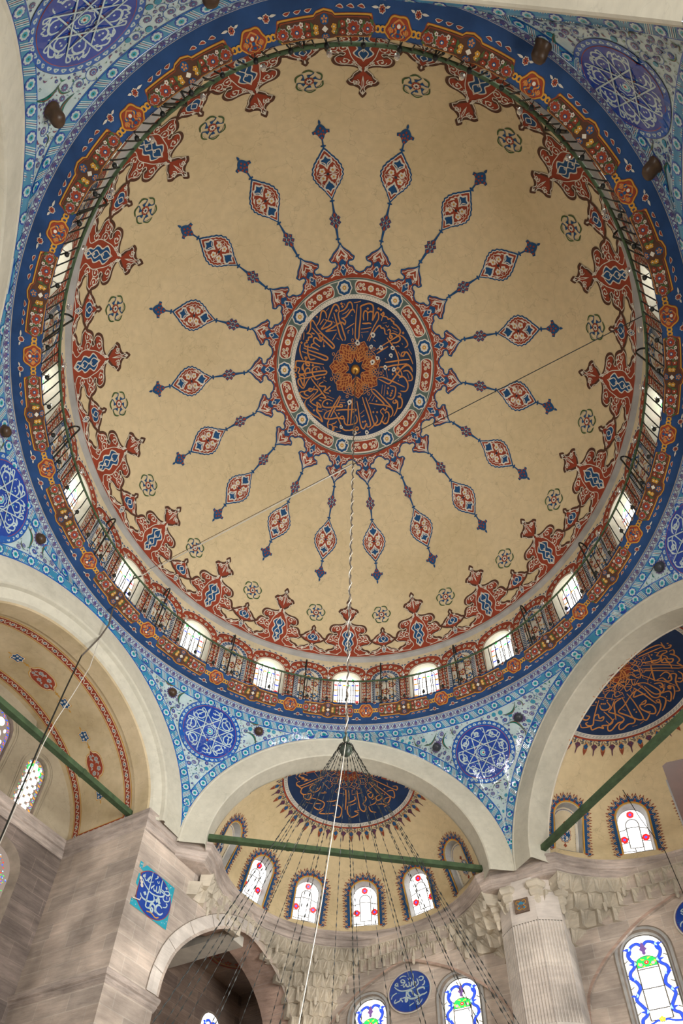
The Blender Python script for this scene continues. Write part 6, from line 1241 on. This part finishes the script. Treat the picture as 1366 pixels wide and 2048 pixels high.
# floor, far below the frame
mb = MB(); mb.add([ab(-12, -11, FZ), ab(12, -11, FZ), ab(12, 11, FZ), ab(-12, 11, FZ)], [[0, 1, 2, 3]], 'carpet'); mb.build('floor')['kind'] = 'structure'

# ------------------------------------------------------------------ stalactite vaulting under the half-domes
def muqarnas(sa, sb, name, spans):
    mb = MB(); c = np.array([7.1, 3.82]); WAi, WBi = WA-c[0], WB-c[1]
    def wall(ph):
        x, y = math.cos(ph), math.sin(ph); t = 9.
        if x > 1e-6: t = min(t, WAi/x)
        if y > 1e-6: t = min(t, WBi/y)
        return t
    for p0, p1, zl, shape in spans:
        zs = [11.22]; st = .40
        while zs[-1] > zl+.05: zs.append(zs[-1]-st)
        dphi = math.radians(3.9 if zl < 9 else 5.6)
        for k in range(len(zs)-1):
            zt, zb = zs[k], zs[k+1]; off = .5*(k % 2)
            n = int((p1-p0)/dphi)
            for i in range(-1, n+1):
                a0 = p0+(i+off)*dphi; a1 = a0+dphi; am = (a0+a1)/2
                if am < p0 or am > p1: continue
                zlo = shape(am)
                if zt < zlo+.05: continue
                def rad(ph, z):
                    w = wall(ph); s_ = min(1, max(0, (z-zlo)/(11.22-zlo)))**.85; return min(w, w+(3.56-w)*s_) if w > 3.56 else w-.0
                def pt(ph, r, z): return ab(sa*(c[0]+r*math.cos(ph)), sb*(c[1]+r*math.sin(ph)), z)
                r1 = rad(am, zt)-.02; r0 = rad(am, zb)
                if r0-r1 < .03: r1 = r0-.05
                dz = zt-zb
                O_ = pt(am, r0+.07, zb+.10*dz); TL, TR = pt(a0, r1, zt), pt(a1, r1, zt); BL_, BR_ = pt(a0, r1+.35*(r0-r1), zb), pt(a1, r1+.35*(r0-r1), zb)
                E = []
                for j in range(9):
                    q = j/8; w_ = abs(1-2*q); E.append(pt(a0+(a1-a0)*q, r1+(.05 if j % 2 else 0)+.15*(r0-r1)*w_, zt-dz*(.04+.50*w_**1.6)))
                V = [O_, TL, TR, BL_, BR_]+E
                F = [(0, 5+j, 6+j) for j in range(8)]+[(0, 3, 5), (0, 13, 4)]+[(1, 5+j, 6+j) for j in range(4)]+[(2, 9+j, 10+j) for j in range(4)]+[(1, 9, 2)]
                V += [pt(am, r0-.02, zb-.02)]; F += [(0, 14, 3), (0, 4, 14)]
                V += [pt(a0, r0+.14, zt), pt(a0, r0+.14, zb), pt(a1, r0+.14, zt), pt(a1, r0+.14, zb)]; F += [(1, 3, 16, 15), (2, 4, 18, 17), (3, 14, 16), (4, 14, 18), (14, 16, 18)]
                mb.add(V, [list(f) for f in F], 'muq')
                # the little hanging drop between two cells
                if (i+2*k) % 5 == 0:
                    cP = pt(a0, r1+.04, zb+.06*dz); mb.lathe([(0, -.20), (.035, -.17), (.05, -.12), (.04, -.09), (.055, -.02), (.05, .06)], 'muq', cP, 6, smooth=False)
    return mb.build(name)
D = math.radians
def shp_corner(ph):
    return float(np.interp(math.degrees(ph), [6, 29, 33, 37, 41, 45, 48, 50, 55, 63, 75, 86], [10.5, 10.42, 9.9, 9.0, 8.2, 7.4, 8.1, 9.3, 10.05, 10.62, 10.85, 10.9]))
def shp_pil(ph):
    x = (ph-D(-52))/D(40); return 9.45+1.25*min(1, max(0, x))**1.0 if x > 0 else 9.45
def shp_pier(ph): return 10.55
for sa, sb, nm in ((1, 1, 'trim_15'), (1, -1, 'trim_16')):
    muqarnas(sa, sb, nm, [(D(6), D(86), 7.75, shp_corner), (D(-52), D(4), 9.4, shp_pil), (D(92), D(122), 10.5, shp_pier)])['kind'] = 'structure'

# ------------------------------------------------------------------ fluted pilaster on the long wall
for sa in (1, -1):
    mb = MB(); PL = [(WA, .74), (9.66, .72), (9.30, .34), (9.28, -.33), (9.60, -.86), (WA, -.88)]
    zt_, zb_ = 10.02, 7.10
    # plain block above, fluted shaft between, plain shaft below
    for i in range(len(PL)-1):
        (a0, b0), (a1, b1) = PL[i], PL[i+1]; Lg = math.hypot(a1-a0, b1-b0); nn = np.array([(b1-b0), -(a1-a0)])/Lg; nn = -nn if nn @ (np.array([10.4, 0])-[(a0+a1)/2, (b0+b1)/2]) > 0 else nn
        for z0, z1 in ((FZ, 7.0), (10.02, 11.25)): mb.add([ab(sa*a0, b0, z0), ab(sa*a1, b1, z0), ab(sa*a1, b1, z1), ab(sa*a0, b0, z1)], [[0, 1, 2, 3]], 'stone_b' if 0 else 'marble')
        if Lg < .3 or i in (0, 4):
            mb.add([ab(sa*a0, b0, 7.0), ab(sa*a1, b1, 7.0), ab(sa*a1, b1, 10.02), ab(sa*a0, b0, 10.02)], [[0, 1, 2, 3]], 'marble'); continue
        nf_ = max(4, int(round(Lg/.075))); xs = []; ds = []
        for j in range(nf_):
            for q, dd in ((0, .012), (.16, .012), (.3, -.012), (.5, -.024), (.7, -.012), (.84, .012)): xs.append((j+q)/nf_); ds.append(dd)
        xs.append(1); ds.append(.012); xs = np.array(xs); ds = np.array(ds)
        for z0, z1, am in ((7.0, 7.22, 0), (7.22, 9.94, 1), (9.94, 10.02, 0)):
            P = np.stack([abv(sa*(a0+(a1-a0)*xs+nn[0]*ds*(am if am else 0)+nn[0]*(.015 if not am else 0)), b0+(b1-b0)*xs+nn[1]*ds*(am if am else 0)+nn[1]*(.015 if not am else 0), z) for z in (z0, z1)], 1); mb.grid(P, 'marble')
    sweep(mb, [(sa*a, b) for a, b in (PL if sa < 0 else PL[::-1])], [(0, 6.75), (.05, 6.80), (.05, 6.86), (.11, 6.92), (.12, 7.0), (.0, 7.06)], 'cornice')
    # small stalactite brackets under the cornice at the arrises
    for (a, b) in ((9.62, .80), (9.32, .36), (9.30, -.36), (9.62, -.90)):
        for k, (r_, z_) in enumerate(((.30, 11.0), (.22, 10.78), (.14, 10.56), (.07, 10.34))):
            mb.lathe([(r_*.2, z_-.16), (r_*.85, z_-.10), (r_, z_+.02), (r_*.9, z_+.10), (r_*.2, z_+.12)], 'muq', ab(sa*(a+.10), b, 0), 6, smooth=False)
    mb.build('wall_pilaster' if sa > 0 else 'wall_pilaster_left')['kind'] = 'structure'
mb = MB(); f = lambda u, v, h: abv(9.28-h, -u, v); A = Art()
mb.box((9.225, -.17, 10.24), (9.285, .20, 10.64), 'plaque', [AX_A, AX_B, AX_Z])
for s in (-1, 1):
    A.line(sm([(s*.02, 10.54), (s*.10, 10.58), (s*.13, 10.50), (s*.06, 10.44), (s*.12, 10.36), (s*.05, 10.30), (0, 10.33)], 4, False), .016, 'gold', 1); A.disc((s*.07, 10.47), .035, 't_sky', 0, 8); A.disc((s*.07, 10.36), .03, 't_sky', 0, 8)
A.disc((0, 10.5), .05, 't_sky', 0, 8); A.emit(mb, lambda u, v, h: abv(9.222-h, -u+.015, v), .002)
tag(mb.build('wall_plaque', centre=ab(9.25, 0.015, 10.44)), 'small square metal plaque with worn gold scrollwork set high on the fluted pilaster', 'plaque')

# ------------------------------------------------------------------ tile panels on the walls
mb = MB(); A = Art()
sq = np.array([(-.62, .61), (-.52, .61), (-.52, .46), (-.40, .62), (.62, .60), (.62, -.60), (-.62, -.60), (-.62, -.44), (-.36, -.40), (-.38, -.30), (-.52, -.30), (-.52, -.06), (-.60, -.02), (-.58, .28), (-.46, .26), (-.46, .40), (-.62, .44)])
A.fill(sq, 't_turq', 1, .3)
th = np.linspace(0, 2*PI, 64, endpoint=False); cir = np.stack([.615*np.cos(th), .60*np.sin(th)], 1); cir[:, 0] = np.maximum(cir[:, 0], -.52)
A.fill(cir, 't_red', 2, .3); A.fill(cir*.97, 't_cobalt', 3, .3)
rnd = random.Random(9)
for i in range(150):
    x, y = rnd.uniform(-.58, .58), rnd.uniform(-.56, .56)
    if math.hypot(x, y) > .66 and not (x < -.3 and abs(y) < .45): A.leaf((x, y), (x+rnd.uniform(-.06, .06), y+rnd.uniform(-.06, .06)), .018, 't_white', 2, .3)
A.line(sm([(-.1, -.5), (.05, -.46), (.2, -.5), (.3, -.44)], 4, False), .03, 'gold', 4); strokes(A, TR_PANEL, 1/400., 't_white', .0078, 4)
for p in ((-.50, .18), (-.42, .02), (-.45, .1)): A.disc(p, .05, 'revplaster', 6, 7)
A.line([(-.60, -.42), (-.38, -.36), (-.36, -.28)], .03, 'revplaster', 6)
A.emit(mb, lambda u, v, h: abv(3.81+u, WB-.02-h, 9.70+v), .0, .003)
V0 = abv(3.81+sq[:, 0], WB-.02, 9.70+sq[:, 1]); V1 = abv(3.81+sq[:, 0], WB+.01, 9.70+sq[:, 1]); mb.grid(np.stack([V0, V1], 1), 'revplaster', closed_u=True)
tag(mb.build('calligraphy_tiles', centre=ab(3.81, WB-.01, 9.7)), 'square blue tile panel with white calligraphy and a broken edge on the stone pier', 'tile panel')
for (c, z, sb, lab) in ((3.76, 9.50, 1, 'round dark blue tile panel with white calligraphy between two tall coloured windows'), (-3.95, 9.62, -1, 'round dark blue tile panel cut off by the picture edge, beside the complete tall window')):
    mb = MB(); A = Art(); A.disc((0, 0), .655, 'revplaster', 0, 48, g=.4); A.disc((0, 0), .62, 't_plum', 1, 48, g=.4); A.disc((0, 0), .60, 't_cobalt', 2, 48, g=.4); A.line([(-.6, .0), (.6, .02)], .008, 't_sky', 3); A.line([(0, -.6), (.02, .6)], .008, 't_sky', 3)
    strokes(A, TR_ROUNDEL, 1/400., 't_white', .0080, 4); A.emit(mb, lambda u, v, h: abv(WA+.04-h, c-u, z+v), .0, .003)
    V = [abv(x, c+.655*np.cos(th), z+.655*np.sin(th)) for x in (WA+.04, WA+.09)]; mb.grid(np.stack(V, 1), 'revplaster', closed_u=True)
    tag(mb.build('calligraphy_roundel', centre=ab(WA+.05, c, z)), lab, 'tile panel')

# ------------------------------------------------------------------ iron tie beams across the arches
def beam(p, q, lab):
    p = np.array(p); q = np.array(q); m = (p+q)/2; d = (q-p)/np.linalg.norm(q-p); n = np.cross(d, AX_Z); L_ = np.linalg.norm(q-p); mb = MB()
    mb.box((-L_/2, -.075, -.075), (L_/2, .075, .075), 'beam_green', [d, n, AX_Z], m)
    for x in (-L_*.22, L_*.22): mb.box((x-.04, -.084, -.084), (x+.04, .084, .084), 'beam_green', [d, n, AX_Z], m)
    tag(mb.build('tie_beam', centre=m), lab, 'beam', 'green tie beams spanning the arches')
beam(ab(4.60, 6.72, 11.84), ab(9.30, .70, 11.84), 'green tie beam spanning the middle arch behind the chandelier chains')
beam(ab(9.34, -.46, 11.86), ab(4.60, -6.72, 11.86), 'green tie beam rising across the half-dome at the side with the large calligraphy')
beam(ab(3.10, 7.86, 11.86), ab(-3.10, 7.86, 11.86), 'dark green tie beam crossing the barrel-vaulted recess with dense stained glass')

# ------------------------------------------------------------------ railing of the dome gallery
rail = empty('gallery_railing', (0, 0, 17.0), 'thin dark iron railing curving all round the foot of the dome', 'railing')
th = np.linspace(0, 2*PI, 200, endpoint=False); mb = MB(); RRL = 6.50
mb.tube(np.stack([RRL*np.sin(th), RRL*np.cos(th), np.full(200, 17.34)], 1), .030, 'beam_green', 6, True); mb.build('top_rail', rail)
mb = MB(); mb.tube([(0, 0, 16.42), (0, -.06, 16.9), (0, -.10, 17.34)], .0125, 'iron', 5); b0 = None
NB_ = 208; angs = sorted([i*2*PI/NB_ for i in range(NB_)], key=lambda a: math.cos(a))   # nearest to the eye first
rest = MB()
def rotz(o, a, r, z=0):
    o.location = (r*math.sin(a), r*math.cos(a), z); o.rotation_euler = (0, 0, -a)
proto_me = None
for i, a in enumerate(angs):
    if i < 100:
        if proto_me is None:
            t_ = MB(); t_.tube([(0, 0, -.58), (0, -.06, -.10), (0, -.10, .34)], .0125, 'iron', 5); o = t_.build('baluster'); o.data.transform(Matrix.Translation((0, 0, -ZO))); o.location = (0, 0, 0); proto_me = o.data
        else: o = bpy.data.objects.new('baluster', proto_me); col(o)
        o.parent = rail; rotz(o, a, 6.60)
    else:
        x, y = math.sin(a), math.cos(a); rest.tube([(6.60*x, 6.60*y, 16.42), (6.54*x, 6.54*y, 16.9), (6.50*x, 6.50*y, 17.34)], .0125, 'iron', 5)
o = rest.build('baluster', rail); o['kind'] = 'stuff'
for k in range(18):
    a = math.radians(20*k+9); x, y = math.sin(a), math.cos(a); t_ = MB()
    q = [(6.60, 16.42), (6.52, 17.34), (6.46, 17.85), (6.44, 18.02), (6.48, 18.14), (6.57, 18.18), (6.65, 18.12), (6.695, 17.98)]
    P = sm(q, 4, False); t_.tube([(r*x, r*y, z) for r, z in P], .020, 'iron', 6); t_.build('hook', rail)
# lamps
ORD = ('middle', 'first', 'second', 'third', 'fourth', 'fifth', 'sixth', 'seventh', 'eighth', 'ninth')
def drum_place(deg):
    d = ((deg+180) % 360)-180; s = 'right' if d > 0 else 'left'; j = int(round(abs(d)/20)); off = abs(d)-20*j
    if j == 0 and abs(off) < 1: return 'in front of', 'the drum window behind the hanging chain'
    w = 'the drum window behind the hanging chain' if j == 0 else 'the %s drum window %s of the chain' % (ORD[j], s)
    if abs(abs(off)-10) < 1: return 'at the niche before' if off < 0 else 'at the niche past', w
    if j == 0 and abs(off) > 1: return 'just '+s+' of', w
    return ('in front of' if abs(off) < 1 else 'just before' if off < 0 else 'just past'), w
SPOT = lambda d: ('over the window end of the ledge' if d else '')
t_ = MB(); t_.lathe([(0, -.17), (.045, -.155), (.072, -.10), (.075, -.05), (.055, .0), (.03, .04), (.018, .07), (0, .075)], 'iron', k=12); lampM = t_.build('oil_lamp'); lm_ = lampM.data; lm_.transform(Matrix.Diagonal((.58, .58, .62, 1)) @ Matrix.Translation((0, 0, -ZO)))
t_ = MB(); t_.lathe([(0, .16), (.022, .15), (.034, .12), (.03, .085), (.014, .07)], 'lamp_glass', k=10); bm_ = t_.build('bulb'); bme = bm_.data; bme.transform(Matrix.Diagonal((.75, .75, .75, 1)) @ Matrix.Translation((0, 0, -ZO)))
t_ = MB(); t_.tube([(0, 0, .02), (0, .10, .03)], .008, 'iron', 5); ar_ = t_.build('bracket'); arm = ar_.data; arm.transform(Matrix.Translation((0, 0, -ZO)))
first = True
for k in range(72):
    a = math.radians(5*k)
    if first: L_, Bq, Aq = lampM, bm_, ar_; first = False
    else: L_ = lampM.copy(); col(L_); Bq = bm_.copy(); col(Bq); Aq = ar_.copy(); col(Aq)
    Bq.parent = L_; Aq.parent = L_; Bq.location = (0, 0, 0); Aq.location = (0, 0, 0); rotz(L_, a, 6.52, 16.55+ZO); tag(L_, 'black ledge lamp %s %s' % drum_place(5*k+.01), 'lamp', 'black lamps along the painted ledge')
t_ = MB(); t_.lathe([(0, -.135), (.04, -.125), (.068, -.08), (.072, -.04), (.055, .01), (.025, .045), (.02, .07), (.03, .08)], 'lamp_glass', k=14); gl = t_.build('glass_lamp'); gme = gl.data; gme.transform(Matrix.Diagonal((.72, .72, .75, 1)) @ Matrix.Translation((0, 0, -ZO)))
t_ = MB(); t_.lathe([(0, .14), (.02, .13), (.022, .075), (0, .07)], 'cord', k=8); cp = t_.build('cap'); cme = cp.data; cme.transform(Matrix.Diagonal((.72, .72, .75, 1)) @ Matrix.Translation((0, 0, -ZO)))
first = True
for k in range(36):
    a = math.radians(10*k+5)
    if first: L_, Bq = gl, cp; first = False
    else: L_ = gl.copy(); col(L_); Bq = cp.copy(); col(Bq)
    Bq.parent = L_; Bq.location = (0, 0, 0); rotz(L_, a, 6.40, 17.38+ZO); tag(L_, 'clear glass rail lamp %s %s' % drum_place(10*k+5.01), 'lamp', 'clear glass lamps on the gallery rail')

# ------------------------------------------------------------------ boss, chain and chandelier suspension
mb = MB(); mb.lathe([(0, 23.0), (.05, 22.98), (.10, 23.02), (.13, 23.08), (.12, 23.14)], 'brass', k=24); ce = mb.build('ceiling_hook', centre=(0, 0, 23.08)); tag(ce, 'small brass boss at the centre of the dome holding the long chain', 'hook')
HUBZ = 7.55; ch = empty('chandelier_chains', (.04, 0, HUBZ), 'dark green hub with two dozen thin chains fanning down from the dome centre', 'chandelier')
mb = MB(); n = 260; tt = np.linspace(0, 1, n); z = 23.0-(23.0-HUBZ-.33)*tt
mb.tube(np.stack([.04*tt+.012*np.sin(tt*300), .012*np.cos(tt*300), z], 1), .014+.005*np.sin(tt*900), 'hempcord', 5); mb.build('suspension_chain', ch)
mb = MB(); mb.lathe([(0, .34), (.016, .335), (.018, .30), (.013, .27), (.016, .24), (.044, .225), (.050, .19), (.032, .16), (.028, .12), (.05, .09), (.078, .05), (.092, .0), (.088, -.05), (.066, -.10), (.036, -.13), (0, -.14)], 'hubgreen', (.04, 0, HUBZ), 20)
for k in range(24): a = k*PI/12; mb.lathe([(0, -.016), (.011, -.012), (.011, .012), (0, .016)], 'iron', (.04+.10*math.sin(a), .10*math.cos(a), HUBZ+.03), 6)
mb.build('hub', ch)
# one chain as a string of twisted links, the rest share it
RZ = .9; RCH = 2.72
t_ = MB(); p0 = np.array([0, .10, .03]); p1 = np.array([0, RCH, RZ-HUBZ]); d = p1-p0; Lc = np.linalg.norm(d); d /= Lc; e1 = np.array([1., 0, 0]); e2 = np.cross(d, e1); nl = int(Lc/.085)
for i in range(nl):
    c = p0+d*(i+.5)*Lc/nl; a, b = (e1, e2) if i % 2 else (e2, e1); h = Lc/nl*.62
    V = [c-d*h, c+d*h, c+a*.0088, c-a*.0088, c+b*.0045, c-b*.0045]; t_.add(V, [[0, 2, 4], [0, 4, 3], [0, 3, 5], [0, 5, 2], [1, 4, 2], [1, 3, 4], [1, 5, 3], [1, 2, 5]], 'iron')
c0 = t_.build('chain'); cm = c0.data; cm.transform(Matrix.Translation((0, 0, -ZO)))
for k in range(24):
    o = c0 if k == 0 else c0.copy()
    if k: col(o)
    o.parent = ch; o.location = (0, 0, 0); o.rotation_euler = (0, 0, k*PI/12+.06)
mb = MB(); th = np.linspace(0, 2*PI, 120, endpoint=False)
for r_, z_ in ((RCH, RZ), (RCH, RZ-.12)): mb.tube(np.stack([.04+r_*np.sin(th), r_*np.cos(th), np.full(120, z_)], 1), .02, 'iron', 6, True)
mb.build('ring', ch)
# ------------------------------------------------------------------ wires
def wire(pts, r, m, name, lab, cat='wire', k=5):
    mb = MB(); mb.tube(np.array(pts, float), r, m, k); o = mb.build(name, centre=np.mean(np.array(pts, float), 0)); tag(o, lab, cat); return o
tt = np.linspace(0, 1, 420); z = 16.9-(16.9-HUBZ-.25)*tt; an = tt*2*PI*17
wire(np.stack([.02+.02*tt+(.034-.016*tt)*np.sin(an), (.034-.016*tt)*np.cos(an), z], 1), .0085, 'cord', 'white_flex', 'white electric flex winding down round the hanging chain', 'cable', 4)
wire([(.05, -.02, HUBZ+.3), (.03, -.11, HUBZ-.05), (-.06, -.25, 6.2), (-.18, -.47, 4.6), (-.33, -.74, 3.0), (-.42, -.90, 2.0)], .0065, 'cord', 'hanging_flex', 'pale flex dropping from the hub among the dark chandelier chains', 'cable')
def sag(p, q, s, n=24):
    p, q = np.array(p, float), np.array(q, float); t = np.linspace(0, 1, n)[:, None]; P = p+(q-p)*t; P[:, 2] -= s*4*(t[:, 0]*(1-t[:, 0])); return P
wire(sag((0, 0, 16.9), (5.86, -2.98, 17.36), -.0), .009, 'iron', 'stay_wire', 'thin black wire from the hanging chain to the railing beyond the calligraphy roundel')
wire(sag((0, 0, 16.92), (-5.58, 3.43, 17.70), .0), .013, 'cord', 'stay_cable', 'pale flex stretched from the hanging chain to a drum window over the recess', 'cable')
wire(sag((0, .01, 16.99), (-5.58, 3.40, 17.78), .0), .007, 'hempcord', 'stay_wire', 'thin brown wire running just above the pale flex stretched towards the recess')
tail = [(-5.62, 3.46, 17.7), (-5.72, 3.30, 17.30), (-5.72, 3.20, 16.7), (-5.86, 3.32, 16.35), (-5.98, 3.40, 16.0)]
A1_ = [ab(.0, 6.86, 15.4), ab(-.03, 6.96, 14.9), ab(-.25, 6.92, 14.0), ab(-.25, 7.02, 13.9)]
wire(tail+[tuple(x) for x in A1_], .020, 'hempcord', 'wall_cable', 'brown cable pinned down the plain arch from the painted ledge', 'cable')
wire([tuple(ab(-.25, 7.02, 13.9)), tuple(ab(-.30, 7.0, 12.6)), tuple(ab(-.36, 6.95, 10.8)), tuple(ab(-.38, 6.9, 9.3)), tuple(ab(-.37, 6.9, 8.0))], .017, 'iron', 'hanging_cable', 'black cable hanging straight down past the green beam of the recess', 'cable')
wire([tuple(x) for x in A1_[:2]]+[tuple(ab(-.05, 6.85, 13.6)), tuple(ab(-.16, 6.88, 12.5)), tuple(ab(-.28, 6.9, 11.5)), tuple(ab(-.33, 6.9, 10.8)), tuple(ab(-.36, 6.88, 8.0))], .010, 'cord', 'hanging_flex', 'pale flex hanging beside the black cable in front of the recess', 'cable')
wire([tuple(ab(9.92, -3.0, 14.25)), tuple(ab(9.95, -3.3, 12.6)), tuple(ab(10.0, -3.62, 11.4)), tuple(ab(10.0, -3.7, 10.0))], .010, 'iron', 'hanging_wire', 'thin black wire hanging from the fringe of the half-dome at the side')
# ------------------------------------------------------------------ tall clock case close to the eye, cut by the frame
ck = empty('longcase_clock', (1.10, -5.62, -1.75), 'dark carved wooden clock case cut off by the picture edge at the side', 'clock')
mb = MB(); x0, y0 = .872, -5.852; dx = np.array([.85, -.53, 0]); dy = np.array([.53, .85, 0]); AXc = [dx, dy, AX_Z]; o_ = (x0, y0, 0)
mb.box((.012, 0, -1.75), (.46, .30, 1.14), 'darkwood', AXc, o_); mb.build('case', ck)
mb = MB(); prof = [(0, 1.14), (0, 1.345), (.012, 1.352), (.055, 1.345), (.07, 1.335), (.078, 1.315), (.10, 1.312), (.40, 1.312), (.42, 1.345), (.46, 1.35), (.46, 1.14)]
P = np.array(prof); V = [np.array(o_)+dx*x+dy*y+AX_Z*z for y in (-.01, .30) for x, z in P]; n = len(P); mb.add(V, [list(range(n)), list(range(2*n-1, n-1, -1))]+[[i, (i+1) % n, (i+1) % n+n, i+n] for i in range(n)], 'wood')
for s in (.10, .30):
    t = np.linspace(0, 1, 20); mb.tube([np.array(o_)+dx*(s+(.05-.04*a)*math.cos(a*9))+dy*-.018+AX_Z*(1.24+(.05-.04*a)*math.sin(a*9)) for a in t], .009, 'wood', 5)
mb.build('carved_crown', ck)
mb = MB(); mb.box((-.004, -.006, -1.0), (.012, .02, 1.30), 'sill', AXc, o_); mb.build('glass_edge', ck)
